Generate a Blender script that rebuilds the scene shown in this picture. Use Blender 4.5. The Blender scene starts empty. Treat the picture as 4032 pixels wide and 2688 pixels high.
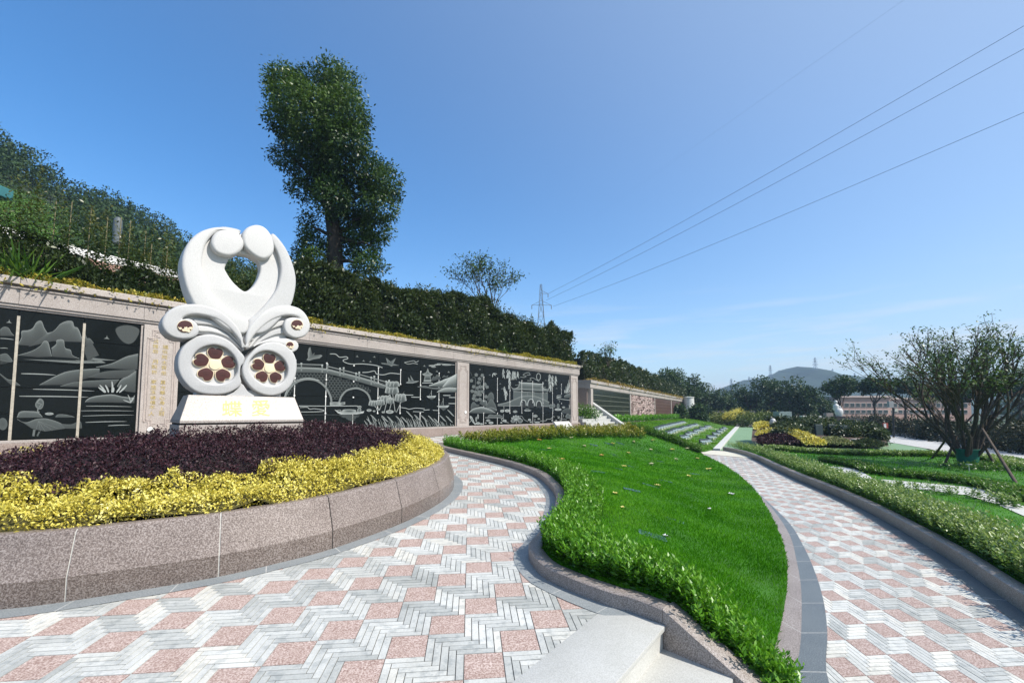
import bpy, bmesh, math, random
import numpy as np
from mathutils import Vector, Matrix, geometry
from mathutils.bvhtree import BVHTree

# ------------------------------------------------------------------ camera, sky, sun, exposure
SC = bpy.context.scene
COL = SC.collection
FPX, CX, CY, EYE = 1700.0, 2016.0, 1512.0, 1.6
PITCH = math.atan(112 / 1700)
cam_d = bpy.data.cameras.new('camera'); cam = bpy.data.objects.new('camera', cam_d); COL.objects.link(cam)
cam.location = (0, 0, EYE); cam.rotation_euler = (math.pi / 2 + PITCH, 0, 0)
cam_d.sensor_width = 36; cam_d.lens = 36 * FPX / 4032
cam_d.shift_y = 168 / 4032
cam_d.clip_start = .05; cam_d.clip_end = 6000
SC.camera = cam

HAZE_SUN, HAZE_HOR = .92, .9
SUN_AZ, SUN_EL = math.radians(113), math.radians(47)
W = bpy.data.worlds.new('World'); SC.world = W; W.use_nodes = True
nt = W.node_tree; nt.nodes.clear()
def N(t, typ, **kw):
    n = t.nodes.new(typ)
    for k, v in kw.items(): setattr(n, k, v)
    return n
sky = N(nt, 'ShaderNodeTexSky', sky_type='NISHITA', sun_disc=False)
sky.sun_elevation = SUN_EL; sky.sun_rotation = SUN_AZ
sky.altitude = 0; sky.air_density = 1.0; sky.dust_density = .35; sky.ozone_density = 2.5
bg = N(nt, 'ShaderNodeBackground'); bg.inputs[1].default_value = .15
hs = N(nt, 'ShaderNodeHueSaturation'); hs.inputs['Saturation'].default_value = 1.32
nt.links.new(sky.outputs[0], hs.inputs['Color'])
# thin streaks of high cloud near the horizon
tc = N(nt, 'ShaderNodeTexCoord'); sx = N(nt, 'ShaderNodeSeparateXYZ'); nt.links.new(tc.outputs['Generated'], sx.inputs[0])
mp = N(nt, 'ShaderNodeMapping'); mp.inputs['Scale'].default_value = (2.2, 2.2, 22); mp.inputs['Rotation'].default_value = (0, math.radians(-6), 0)
nt.links.new(tc.outputs['Generated'], mp.inputs[0])
cn = N(nt, 'ShaderNodeTexNoise'); cn.inputs['Scale'].default_value = 1.6; cn.inputs['Detail'].default_value = 5; cn.inputs['Roughness'].default_value = .55
nt.links.new(mp.outputs[0], cn.inputs['Vector'])
cr = N(nt, 'ShaderNodeValToRGB'); cr.color_ramp.elements[0].position = .5; cr.color_ramp.elements[1].position = .72
nt.links.new(cn.outputs[0], cr.inputs[0])
band = N(nt, 'ShaderNodeMapRange'); band.inputs['From Min'].default_value = .26; band.inputs['From Max'].default_value = .10
nt.links.new(sx.outputs[2], band.inputs['Value'])
mu = N(nt, 'ShaderNodeMath', operation='MULTIPLY'); nt.links.new(cr.outputs[0], mu.inputs[0]); nt.links.new(band.outputs[0], mu.inputs[1])
mu2 = N(nt, 'ShaderNodeMath', operation='MULTIPLY'); nt.links.new(mu.outputs[0], mu2.inputs[0]); mu2.inputs[1].default_value = .75
mx = N(nt, 'ShaderNodeMix', data_type='RGBA'); nt.links.new(mu2.outputs[0], mx.inputs[0])
# humid air: the sky pales towards the horizon and towards the side of the sun
dp = N(nt, 'ShaderNodeVectorMath', operation='DOT_PRODUCT'); nt.links.new(tc.outputs['Generated'], dp.inputs[0])
dp.inputs[1].default_value = (math.sin(SUN_AZ) * math.cos(SUN_EL), math.cos(SUN_AZ) * math.cos(SUN_EL), math.sin(SUN_EL))
def mth(op, a, b=None):
    n = N(nt, 'ShaderNodeMath', operation=op); n.use_clamp = False
    for k, v in enumerate((a, b)):
        if v is None: continue
        if hasattr(v, 'node'): nt.links.new(v, n.inputs[k])
        else: n.inputs[k].default_value = v
    return n.outputs[0]
g = mth('MULTIPLY', mth('POWER', mth('MAXIMUM', mth('ADD', mth('MULTIPLY', dp.outputs['Value'], .5), .5), 0), 3.4), HAZE_SUN)
h_ = mth('MULTIPLY', mth('POWER', mth('MAXIMUM', mth('SUBTRACT', 1.0, sx.outputs[2]), 0), 7.0), HAZE_HOR)
hz = mth('MINIMUM', mth('ADD', g, h_), .93)
mh = N(nt, 'ShaderNodeMix', data_type='RGBA'); nt.links.new(hz, mh.inputs[0]); gn = N(nt, 'ShaderNodeMix', data_type='RGBA', blend_type='MULTIPLY'); gn.inputs[0].default_value = 1; gn.inputs[7].default_value = (.94, 1.03, 1.06, 1)
nt.links.new(hs.outputs[0], gn.inputs[6]); nt.links.new(gn.outputs[2], mh.inputs[6]); mh.inputs[7].default_value = (3.12, 3.55, 3.95, 1)
nt.links.new(mh.outputs[2], mx.inputs[6]); mx.inputs[7].default_value = (4.2, 4.35, 4.5, 1)
nt.links.new(mx.outputs[2], bg.inputs[0])
wo = N(nt, 'ShaderNodeOutputWorld'); nt.links.new(bg.outputs[0], wo.inputs[0])
S = Vector((math.sin(SUN_AZ) * math.cos(SUN_EL), math.cos(SUN_AZ) * math.cos(SUN_EL), math.sin(SUN_EL)))
sl = bpy.data.lights.new('sun', 'SUN'); sl.energy = 4.3; sl.angle = math.radians(.5); sl.color = (1, .945, .865)
so = bpy.data.objects.new('sun', sl); so.rotation_euler = S.to_track_quat('Z', 'Y').to_euler(); COL.objects.link(so)
SC.view_settings.view_transform = 'Standard'; SC.view_settings.look = 'None'
SC.view_settings.exposure = 0.5; SC.view_settings.gamma = 1
SC.render.engine = 'CYCLES'
try:
    SC.cycles.use_denoising = True; SC.cycles.max_bounces = 6; SC.cycles.diffuse_bounces = 3
    SC.cycles.transparent_max_bounces = 4; SC.cycles.volume_bounces = 0
except Exception: pass

# ------------------------------------------------------------------ measuring: a pixel of the survey photo to a ray, a ray to a place
CP, SP = math.cos(PITCH), math.sin(PITCH)
O0 = Vector((0, 0, EYE))
def ray(px, py):
    u = (px - CX) / FPX; v = -(py - CY) / FPX
    return Vector((u, CP - v * SP, SP + v * CP))
def at_y(px, py, y):
    r = ray(px, py); return O0 + r * (y / r.y)
def at_z(px, py, z):
    r = ray(px, py); return O0 + r * ((z - EYE) / r.z)
def proj(p):
    d = p[1] * CP + (p[2] - EYE) * SP; return CX + FPX * p[0] / d, CY - FPX * ((p[2] - EYE) * CP - p[1] * SP) / d
SL = .05
def zl(y): return SL * (min(y, 17.6) - 3.5)          # the upper path climbs gently towards the wall
ZR = -.35                                            # the lower path is level
def at_l(px, py, h=0):
    r = ray(px, py); t = (-SL * 3.5 + h - EYE) / (r.z - SL * r.y); return O0 + r * t
def at_r(px, py, h=0): return at_z(px, py, ZR + h)
class Plane:
    def __init__(s, o, az):
        s.o = Vector(o); s.t = Vector((math.sin(az), math.cos(az), 0)); s.n = Vector((math.cos(az), -math.sin(az), 0))
    def sz(s, px, py, out=0):
        r = ray(px, py); t = ((s.o + s.n * out) - O0).dot(s.n) / r.dot(s.n); p = O0 + r * t
        return ((p - s.o).dot(s.t), p.z)
    def P(s, a, z, out=0):
        p = s.o + s.t * a + s.n * out; return Vector((p.x, p.y, z))
def zm(sc, ox, oy): return lambda x, y: (ox + x / sc, oy + y / sc)

# ------------------------------------------------------------------ materials
def new_mat(name):
    m = bpy.data.materials.new(name); m.use_nodes = True; t = m.node_tree
    return m, t, t.nodes['Principled BSDF']
def L(t, a, b): t.links.new(a, b)
def ramp(t, fac, stops):
    r = N(t, 'ShaderNodeValToRGB'); e = r.color_ramp.elements
    while len(e) < len(stops): e.new(.5)
    for k, (p, c) in enumerate(stops): e[k].position = p; e[k].color = (*c, 1)
    L(t, fac, r.inputs[0]); return r.outputs[0]
def noise(t, scale, detail=3, rough=.55, vec=None):
    n = N(t, 'ShaderNodeTexNoise'); n.inputs['Scale'].default_value = scale; n.inputs['Detail'].default_value = detail; n.inputs['Roughness'].default_value = rough
    if vec is None:
        g = N(t, 'ShaderNodeNewGeometry'); vec = g.outputs['Position']
    L(t, vec, n.inputs['Vector']); return n.outputs[0]
def mix(t, fac, a, b, mode='MIX'):
    m = N(t, 'ShaderNodeMix', data_type='RGBA', blend_type=mode)
    for s, v in ((0, fac), (6, a), (7, b)):
        if hasattr(v, 'node'): L(t, v, m.inputs[s])
        elif s == 0: m.inputs[0].default_value = v
        else: m.inputs[s].default_value = (*v, 1)
    return m.outputs[2]
def bump(t, b, h, strength=.3, dist=.01):
    n = N(t, 'ShaderNodeBump'); n.inputs['Strength'].default_value = strength; n.inputs['Distance'].default_value = dist
    L(t, h, n.inputs['Height']); L(t, n.outputs[0], b.inputs['Normal'])
def stone(name, dark, mid, light, speck=90, big=2.5, rough=.5, amt=.25, stain=(.5, .5, .5), bmp=.12):
    """speckled granite: fine grains over broad tonal drift"""
    m, t, b = new_mat(name)
    f = noise(t, speck, 2, .7)
    c = ramp(t, f, [(.36, dark), (.5, mid), (.62, light)])
    g = noise(t, big, 5, .6)
    r2 = ramp(t, g, [(.35, stain), (.6, (1, 1, 1))])
    c = mix(t, amt, c, r2, 'MULTIPLY')
    oi = N(t, 'ShaderNodeObjectInfo'); c = mix(t, 1, c, ramp(t, oi.outputs['Random'], [(0, (.86, .86, .87)), (1, (1.08, 1.07, 1.06))]), 'MULTIPLY')
    L(t, c, b.inputs['Base Color']); b.inputs['Roughness'].default_value = rough
    if bmp: bump(t, b, f, bmp, .004)
    return m
def plain(name, c, rough=.5, var=.15, scale=6, metal=0, bmp=0):
    m, t, b = new_mat(name)
    f = noise(t, scale, 4)
    lo = tuple(x * (1 - var) for x in c); hi = tuple(min(1, x * (1 + var)) for x in c)
    L(t, ramp(t, f, [(.3, lo), (.7, hi)]), b.inputs['Base Color'])
    b.inputs['Roughness'].default_value = rough; b.inputs['Metallic'].default_value = metal
    if bmp: bump(t, b, f, bmp, .02)
    return m
def leafmat(name, cols, rough=.42, trans=.3, spec=.5, big=None):
    """each leaf carries its own random value; light passes partly through the blade"""
    m, t, b = new_mat(name)
    a = N(t, 'ShaderNodeAttribute', attribute_name='rnd')
    k = len(cols)
    c = ramp(t, a.outputs['Fac'], [(i / (k - 1), cols[i]) for i in range(k)])
    if big:
        c = mix(t, .55, c, ramp(t, noise(t, big, 3), [(.35, (.55, .6, .5)), (.65, (1.25, 1.2, 1.1))]), 'MULTIPLY')
    L(t, c, b.inputs['Base Color']); b.inputs['Roughness'].default_value = rough
    b.inputs['Specular IOR Level'].default_value = spec
    if trans:
        tr = N(t, 'ShaderNodeBsdfTranslucent'); L(t, mix(t, 1, c, (1.1, 1.15, .6), 'MULTIPLY'), tr.inputs[0])
        ms = N(t, 'ShaderNodeMixShader'); ms.inputs[0].default_value = trans
        L(t, b.outputs[0], ms.inputs[1]); L(t, tr.outputs[0], ms.inputs[2])
        L(t, ms.outputs[0], t.nodes['Material Output'].inputs['Surface'])
    return m

# ------------------------------------------------------------------ objects
def thing(name, label, cat, loc=(0, 0, 0), group=None):
    o = bpy.data.objects.new(name, None); COL.objects.link(o); o.location = loc; o.empty_display_size = .2
    o['label'] = label; o['category'] = cat
    if group: o['group'] = group
    return o
def tag(o, label, cat, group=None, kind=None):
    o['label'] = label; o['category'] = cat
    if group: o['group'] = group
    if kind: o['kind'] = kind
    return o
def root_of(o):
    while o.parent: o = o.parent
    return o
def link(name, me, mat=None, parent=None, label=None, loc=None):
    """mesh data in world coordinates becomes one object (under a thing, relative to the thing's base)"""
    o = bpy.data.objects.new(name, me); COL.objects.link(o)
    if mat is not None:
        for m in (mat if isinstance(mat, (list, tuple)) else [mat]): me.materials.append(m)
    off = Vector(loc) if loc is not None else None
    if parent is not None:
        o.parent = parent; off = root_of(parent).location
    elif loc is not None: o.location = loc
    if off is not None: me.transform(Matrix.Translation(-off))
    if label: o['label'] = label
    return o
def structure(o): o['kind'] = 'structure'; return o
class MB:
    """collects faces and links them as one mesh"""
    def __init__(s): s.v = []; s.f = []; s.m = []; s.c = []; s.usec = False
    def add(s, vs, fs, mi=0, c=None):
        k = len(s.v); s.v += [tuple(v) for v in vs]
        s.f += [tuple(i + k for i in f) for f in fs]; s.m += [mi] * len(fs)
        if c is not None: s.usec = True
        s.c += (list(c) if hasattr(c, '__len__') else [c if c is not None else 0] * len(vs))
        return s
    def hexa(s, lo, hi, mi=0, c=None):
        """lo, hi: four corners each, same order"""
        return s.add(list(lo) + list(hi), [(3, 2, 1, 0), (4, 5, 6, 7), (0, 1, 5, 4), (1, 2, 6, 5), (2, 3, 7, 6), (3, 0, 4, 7)], mi, c)
    def box(s, a, b, mi=0, c=None):
        x0, y0, z0 = a; x1, y1, z1 = b
        return s.hexa([(x0, y0, z0), (x1, y0, z0), (x1, y1, z0), (x0, y1, z0)], [(x0, y0, z1), (x1, y0, z1), (x1, y1, z1), (x0, y1, z1)], mi, c)
    def pbox(s, pl, s0, s1, z0, z1, o0, o1, mi=0, c=None):
        """box along a wall plane"""
        lo = [pl.P(s0, z0, o1), pl.P(s1, z0, o1), pl.P(s1, z0, o0), pl.P(s0, z0, o0)]
        hi = [pl.P(s0, z1, o1), pl.P(s1, z1, o1), pl.P(s1, z1, o0), pl.P(s0, z1, o0)]
        return s.hexa(lo, hi, mi, c)
    def tube(s, pts, rad, n=8, mi=0, cap=True):
        pts = [Vector(p) for p in pts]; k0 = len(s.v); m = len(pts)
        rad = rad if hasattr(rad, '__len__') else [rad] * m
        ref = None; vs = []
        for i, p in enumerate(pts):
            d = (pts[min(i + 1, m - 1)] - pts[max(i - 1, 0)]).normalized()
            if ref is None: ref = d.orthogonal().normalized()
            else:
                ref = ref - d * ref.dot(d)
                ref = ref.normalized() if ref.length > 1e-6 else d.orthogonal().normalized()
            q = d.cross(ref)
            for j in range(n):
                a = 2 * math.pi * j / n; vs.append(p + (ref * math.cos(a) + q * math.sin(a)) * rad[i])
        fs = [(i * n + j, i * n + (j + 1) % n, (i + 1) * n + (j + 1) % n, (i + 1) * n + j) for i in range(m - 1) for j in range(n)]
        if cap: fs += [tuple(range(n - 1, -1, -1)), tuple((m - 1) * n + j for j in range(n))]
        return s.add(vs, fs, mi)
    def lathe(s, prof, c, n=20, mi=0, sx=1, sy=1):
        """prof: (radius, z) pairs turned about a vertical axis at c"""
        vs = [(c[0] + r * sx * math.cos(2 * math.pi * j / n), c[1] + r * sy * math.sin(2 * math.pi * j / n), c[2] + z) for r, z in prof for j in range(n)]
        fs = [(i * n + j, i * n + (j + 1) % n, (i + 1) * n + (j + 1) % n, (i + 1) * n + j) for i in range(len(prof) - 1) for j in range(n)]
        fs += [tuple(range(n - 1, -1, -1)), tuple((len(prof) - 1) * n + j for j in range(n))]
        return s.add(vs, fs, mi)
    def sweep(s, sects, closed=False, mi=0):
        """strip of quads between successive equal-length cross sections (each closed when closed=True)"""
        n = len(sects[0]); vs = [p for q in sects for p in q]; fs = []
        for i in range(len(sects) - 1):
            for j in range(n if closed else n - 1):
                k = (j + 1) % n; fs.append((i * n + j, i * n + k, (i + 1) * n + k, (i + 1) * n + j))
        if closed: fs += [tuple(range(n - 1, -1, -1)), tuple((len(sects) - 1) * n + j for j in range(n))]
        return s.add(vs, fs, mi)
    def mesh(s, name, smooth=None):
        me = bpy.data.meshes.new(name); me.from_pydata(s.v, [], s.f)
        if any(s.m): me.polygons.foreach_set('material_index', s.m)
        if s.usec:
            a = me.attributes.new('rnd', 'FLOAT', 'POINT'); a.data.foreach_set('value', np.array(s.c, 'f'))
        me.update()
        if smooth is not None:
            me.polygons.foreach_set('use_smooth', [True] * len(me.polygons))
            me.set_sharp_from_angle(angle=math.radians(smooth))
        return me
    def build(s, name, mat=None, parent=None, smooth=None, label=None, bevel=None, fix=True):
        me = s.mesh(name, smooth)
        if fix:
            b = bmesh.new(); b.from_mesh(me); bmesh.ops.recalc_face_normals(b, faces=b.faces)
            if bevel:
                bmesh.ops.remove_doubles(b, verts=b.verts, dist=1e-5)
                bmesh.ops.bevel(b, geom=[e for e in b.edges if len(e.link_faces) == 2 and e.calc_face_angle(0) > .4], offset=bevel, segments=2, profile=.6, affect='EDGES')
            b.to_mesh(me); b.free()
            if smooth is not None: me.set_sharp_from_angle(angle=math.radians(smooth))
        return link(name, me, mat, parent, label)
def cr(pts, n=6, closed=False):
    """Catmull-Rom resampling"""
    P_ = [np.array(p, float) for p in pts]; m = len(P_); out = []
    for i in range(m if closed else m - 1):
        g = (lambda k: P_[k % m]) if closed else (lambda k: P_[min(max(k, 0), m - 1)])
        a, b, c, d = g(i - 1), g(i), g(i + 1), g(i + 2)
        for k in range(n):
            t = k / n
            out.append(.5 * (2 * b + (c - a) * t + (2 * a - 5 * b + 4 * c - d) * t * t + (3 * b - a - 3 * c + d) * t ** 3))
    if not closed: out.append(P_[-1])
    return [tuple(p) for p in out]
def resample(pts, step):
    p = np.array(pts, float); d = np.r_[0, np.cumsum(np.linalg.norm(np.diff(p[:, :2], axis=0), axis=1))]
    k = max(2, int(round(d[-1] / step)) + 1); q = np.linspace(0, d[-1], k)
    return [tuple(np.array([np.interp(x, d, p[:, c]) for c in range(p.shape[1])])) for x in q]
def offset(pts, d):
    """offset a plan polyline to its left (d>0)"""
    p = np.array(pts, float); t = np.gradient(p[:, :2], axis=0); t /= np.linalg.norm(t, axis=1)[:, None] + 1e-9
    q = p.copy(); q[:, 0] -= t[:, 1] * d; q[:, 1] += t[:, 0] * d; return [tuple(a) for a in q]
def inside(poly, X, Y):
    poly = np.array(poly)[:, :2]; r = np.zeros(len(X), bool); n = len(poly); j = n - 1
    for i in range(n):
        xi, yi = poly[i]; xj, yj = poly[j]
        c = ((yi > Y) != (yj > Y)) & (X < (xj - xi) * (Y - yi) / (yj - yi + 1e-12) + xi); r ^= c; j = i
    return r
def edge_dist(line, X, Y, closed=False):
    p = np.array(line)[:, :2]; q = np.roll(p, -1, 0) if closed else p[1:]; p = p if closed else p[:-1]
    best = np.full(len(X), 1e9)
    for a, b in zip(p, q):
        d = b - a; t = np.clip(((X - a[0]) * d[0] + (Y - a[1]) * d[1]) / (d @ d + 1e-12), 0, 1)
        best = np.minimum(best, np.hypot(X - a[0] - t * d[0], Y - a[1] - t * d[1]))
    return best
def vn(x, y, seed=0):
    """smooth value noise 0..1"""
    def h(i, j): 
        k = np.sin(i * 127.1 + j * 311.7 + seed * 74.7) * 43758.5453; return k - np.floor(k)
    i = np.floor(x); j = np.floor(y); u = x - i; v = y - j; u = u * u * (3 - 2 * u); v = v * v * (3 - 2 * v)
    return (h(i, j) * (1 - u) + h(i + 1, j) * u) * (1 - v) + (h(i, j + 1) * (1 - u) + h(i + 1, j + 1) * u) * v
def np_mesh(name, V, quads, rnd=None, smooth=False):
    me = bpy.data.meshes.new(name); nv, nf = len(V), len(quads); k = quads.shape[1]
    me.vertices.add(nv); me.vertices.foreach_set('co', np.ascontiguousarray(V, 'f').ravel())
    me.loops.add(nf * k); me.loops.foreach_set('vertex_index', np.ascontiguousarray(quads, 'i').ravel())
    me.polygons.add(nf); me.polygons.foreach_set('loop_start', np.arange(0, nf * k, k, dtype='i'))
    me.update(calc_edges=True)
    if rnd is not None:
        a = me.attributes.new('rnd', 'FLOAT', 'POINT'); a.data.foreach_set('value', np.ascontiguousarray(rnd, 'f'))
    if smooth: me.polygons.foreach_set('use_smooth', np.ones(nf, bool))
    return me
def unit(a): return a / (np.linalg.norm(a, axis=1)[:, None] + 1e-9)
def leaves(C, size, rng, aspect=.42, dirs=None, norm=None, spread=1.0, fold=.12, rnd=None, droop=0):
    """arrays for one folded four-corner blade per point"""
    C = np.asarray(C, float); n = len(C)
    d = rng.normal(size=(n, 3)) * spread
    if dirs is not None: d = d + dirs
    d[:, 2] -= droop; d = unit(d)
    q = rng.normal(size=(n, 3)) * .7 + (norm if norm is not None else np.array([0, 0, 1.0]))
    s = unit(np.cross(d, q)); nn = np.cross(s, d)
    Ls = (size * (.7 + .6 * rng.random(n)))[:, None] if np.ndim(size) == 0 else (np.asarray(size) * (.75 + .5 * rng.random(n)))[:, None]
    w = Ls * (aspect if np.ndim(aspect) == 0 else np.asarray(aspect)[:, None]) * .5
    V = np.stack([C, C + d * Ls * .48 + s * w + nn * Ls * fold, C + d * Ls, C + d * Ls * .48 - s * w + nn * Ls * fold], 1).reshape(-1, 3)
    Q = np.arange(4 * n).reshape(-1, 4)
    r = rng.random(n) if rnd is None else np.clip(rnd, 0, 1)
    return V, Q, np.repeat(r, 4)
def join(parts):
    V = []; Q = []; R = []; k = 0
    for v, q, r in parts: V.append(v); Q.append(q + k); R.append(r); k += len(v)
    return np.concatenate(V), np.concatenate(Q), np.concatenate(R)
def fill_poly(poly, zfun, name, step=.3, mat=None):
    """triangulated sheet over a plan polygon"""
    poly = [tuple(p[:2]) for p in poly]; P2 = np.array(poly)
    x0, y0 = P2.min(0); x1, y1 = P2.max(0)
    gx, gy = np.meshgrid(np.arange(x0 + step / 2, x1, step), np.arange(y0 + step / 2, y1, step)); gx = gx.ravel(); gy = gy.ravel()
    k = inside(poly, gx, gy) & (edge_dist(poly, gx, gy, True) > step * .4)
    vs = [Vector(p) for p in poly] + [Vector((a, b)) for a, b in zip(gx[k], gy[k])]
    n = len(poly); r = geometry.delaunay_2d_cdt(vs, [(i, (i + 1) % n) for i in range(n)], [], 1, 1e-5)
    X = np.array([v.x for v in r[0]]); Y = np.array([v.y for v in r[0]]); Z = zfun(X, Y)
    me = bpy.data.meshes.new(name); me.from_pydata(list(zip(X, Y, Z)), [], r[2]); me.update()
    if len(me.polygons) and sum(p.normal.z for p in me.polygons) < 0: me.flip_normals()
    me.polygons.foreach_set('use_smooth', [True] * len(me.polygons))
    return me
def sample_poly(poly, n, rng, dens=None):
    P2 = np.array([p[:2] for p in poly]); x0, y0 = P2.min(0); x1, y1 = P2.max(0); X = []; Y = []; tot = 0
    for _ in range(400):
        x = rng.uniform(x0, x1, 4 * n); y = rng.uniform(y0, y1, 4 * n); k = inside(P2, x, y)
        if dens is not None: k &= rng.random(4 * n) < dens(x, y)
        X.append(x[k]); Y.append(y[k]); tot += k.sum()
        if tot >= n: break
    return np.concatenate(X)[:n], np.concatenate(Y)[:n]
def idw(B):
    B = np.array(B, float)
    def f(X, Y):
        X = np.atleast_1d(X); Y = np.atleast_1d(Y); out = np.empty(len(X))
        for a in range(0, len(X), 4000):
            d2 = (X[a:a + 4000, None] - B[None, :, 0]) ** 2 + (Y[a:a + 4000, None] - B[None, :, 1]) ** 2 + 1e-6
            w = d2 ** -1.3; out[a:a + 4000] = (w * B[None, :, 2]).sum(1) / w.sum(1)
        return out
    return f
# ------------------------------------------------------------------ shared materials
M_PINK = stone('pink_granite_paver', (.25, .165, .14), (.40, .295, .26), (.56, .465, .42), 85, 9, .7, .5, (.75, .70, .66))
def grey_paver():
    m, t, b = new_mat('grey_stone_paver')
    a = N(t, 'ShaderNodeAttribute', attribute_name='rnd')
    c = ramp(t, a.outputs['Fac'], [(0, (.40, .41, .39)), (.35, (.52, .525, .50)), (.75, (.61, .61, .575)), (1, (.65, .63, .57))])
    f = noise(t, 13, 5, .62)
    c = mix(t, .5, c, ramp(t, f, [(.38, (.55, .585, .61)), (.48, (.98, .98, .98)), (.7, (1.05, 1.05, 1.04))]), 'MULTIPLY')
    c = mix(t, .5, c, ramp(t, noise(t, 70, 2), [(.35, (.82, .83, .84)), (.65, (1.08, 1.08, 1.08))]), 'MULTIPLY')
    c = mix(t, .6, c, ramp(t, noise(t, 1.1, 6, .65), [(.38, (.74, .735, .71)), (.56, (1.02, 1.02, 1.02))]), 'MULTIPLY')
    L(t, c, b.inputs['Base Color']); b.inputs['Roughness'].default_value = .6; bump(t, b, f, .2, .004); return m
M_GREY = grey_paver()
M_GROUT = plain('sand_joint', (.16, .155, .145), .9, .2, 30)
M_BAND = stone('slate_border_stone', (.085, .10, .105), (.125, .142, .15), (.20, .22, .225), 110, 3, .45, .4, (.7, .72, .75))
M_BANDL = stone('grey_border_stone', (.20, .22, .225), (.26, .28, .285), (.33, .35, .35), 110, 3, .5, .5, (.75, .78, .8))
M_KERB = stone('kerb_granite', (.17, .14, .12), (.29, .245, .22), (.43, .385, .355), 110, 2.4, .5, .4, (.62, .6, .58))
M_BED = stone('brown_granite', (.115, .09, .078), (.22, .178, .157), (.36, .315, .29), 80, 1.4, .42, .5, (.6, .57, .55))
M_BEDSHADE = stone('shaded_brown_granite', (.085, .066, .057), (.165, .132, .116), (.27, .235, .215), 80, 1.4, .25, .5, (.6, .57, .55))  # darker copy of the brown granite: shade of the upright foot painted in
M_WALL = stone('beige_granite', (.33, .285, .255), (.43, .38, .345), (.51, .465, .43), 60, 1.0, .5, .45, (.66, .63, .62))
M_WALLB = stone('plinth_granite', (.19, .145, .125), (.27, .21, .185), (.36, .30, .27), 60, 1.2, .45, .4, (.65, .62, .6))
M_WHITE = stone('white_statue_stone', (.50, .50, .495), (.54, .54, .535), (.58, .58, .575), 80, 3, .5, .12, (.85, .85, .85), .05)
M_STEP = stone('white_step_stone', (.45, .45, .42), (.53, .53, .50), (.59, .59, .56), 120, 5, .6, .3, (.8, .8, .77), .05)
M_CONC = stone('pale_concrete', (.50, .49, .46), (.58, .57, .54), (.64, .63, .6), 20, .6, .8, .4, (.75, .73, .7))
M_MORT = plain('mortar_joint', (.5, .49, .46), .85, .2, 40)
M_DARKJ = plain('open_joint', (.02, .018, .016), .9)
M_GOLD = plain('gilded_lettering', (.66, .52, .09), .45, .1, 30)
M_BROWN = stone('brown_polished_inlay', (.055, .016, .014), (.075, .024, .02), (.10, .04, .034), 200, 6, .3, .2)
M_CREAM = plain('cream_inlay', (.78, .66, .46), .45, .05)
M_SOIL = plain('soil', (.075, .05, .035), .95, .4, 20)
M_GREENP = stone('green_rubber_path', (.13, .235, .125), (.165, .28, .155), (.20, .325, .19), 40, .5, .85, .3, (.82, .82, .82))
M_TURF = plain('turf', (.032, .125, .005), .9, .35, 1.3)
M_WOOD = plain('bark', (.075, .055, .042), .9, .35, 14, 0, .4)
M_STEEL = plain('galvanised_steel', (.23, .25, .27), .5, .1, 3, .6)

# ------------------------------------------------------------------ ground, paths
gm = MB(); gm.add([(-2500, -200, -.62), (2500, -200, -.62), (2500, 4500, -.62), (-2500, 4500, -.62)], [(0, 1, 2, 3)])
structure(gm.build('ground', plain('far_ground', (.07, .085, .04), .95, .4, .05), fix=False))

BEDBASE = [(-8.3, 5.2), (-7.7, 4.1), (-6.9, 3.55), (-6, 3.35), (-5, 3.43), (-4.15, 3.61), (-3.82, 3.71), (-3.33, 3.94), (-2.81, 4.22), (-2.42, 4.54), (-2.01, 4.97), (-1.47, 5.9), (-1.15, 6.9), (-1.06, 7.8), (-1.2, 8.75), (-1.65, 9.6), (-2.4, 10.25), (-3.4, 10.5), (-4.6, 10.3), (-5.8, 9.6), (-7.0, 8.5), (-8.0, 7.0)]
KERB = [at_l(*p).to_2d()[:] for p in [(1773, 1782), (1872, 1805), (2008, 1839), (2110, 1877), (2165, 1924), (2188, 1965), (2185, 2020), (2168, 2067), (2117, 2142), (2082, 2186), (2097, 2231), (2144, 2278), (2219, 2316), (2287, 2346), (2416, 2394), (2484, 2411)]]
KERB = [(-2.35, 13.9), (-2.2, 13.2)] + [(x, y) for x, y in KERB] + [(1.14, 3.375)]
KERBF = resample(cr(KERB, 8), .06)                       # far end to the top of the steps
KERBS = [(1.14, 3.375), (1.44, 3.055), (1.80, 2.67)]      # the sloping end beside the steps
ST0 = Vector((.79, 3.69)); ST1 = Vector((.05, 2.74)); STD = (ST1 - ST0).normalized()
STN = Vector((-STD.y, STD.x))                            # towards the steps (lower side)
if STN.x < 0: STN = -STN

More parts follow.
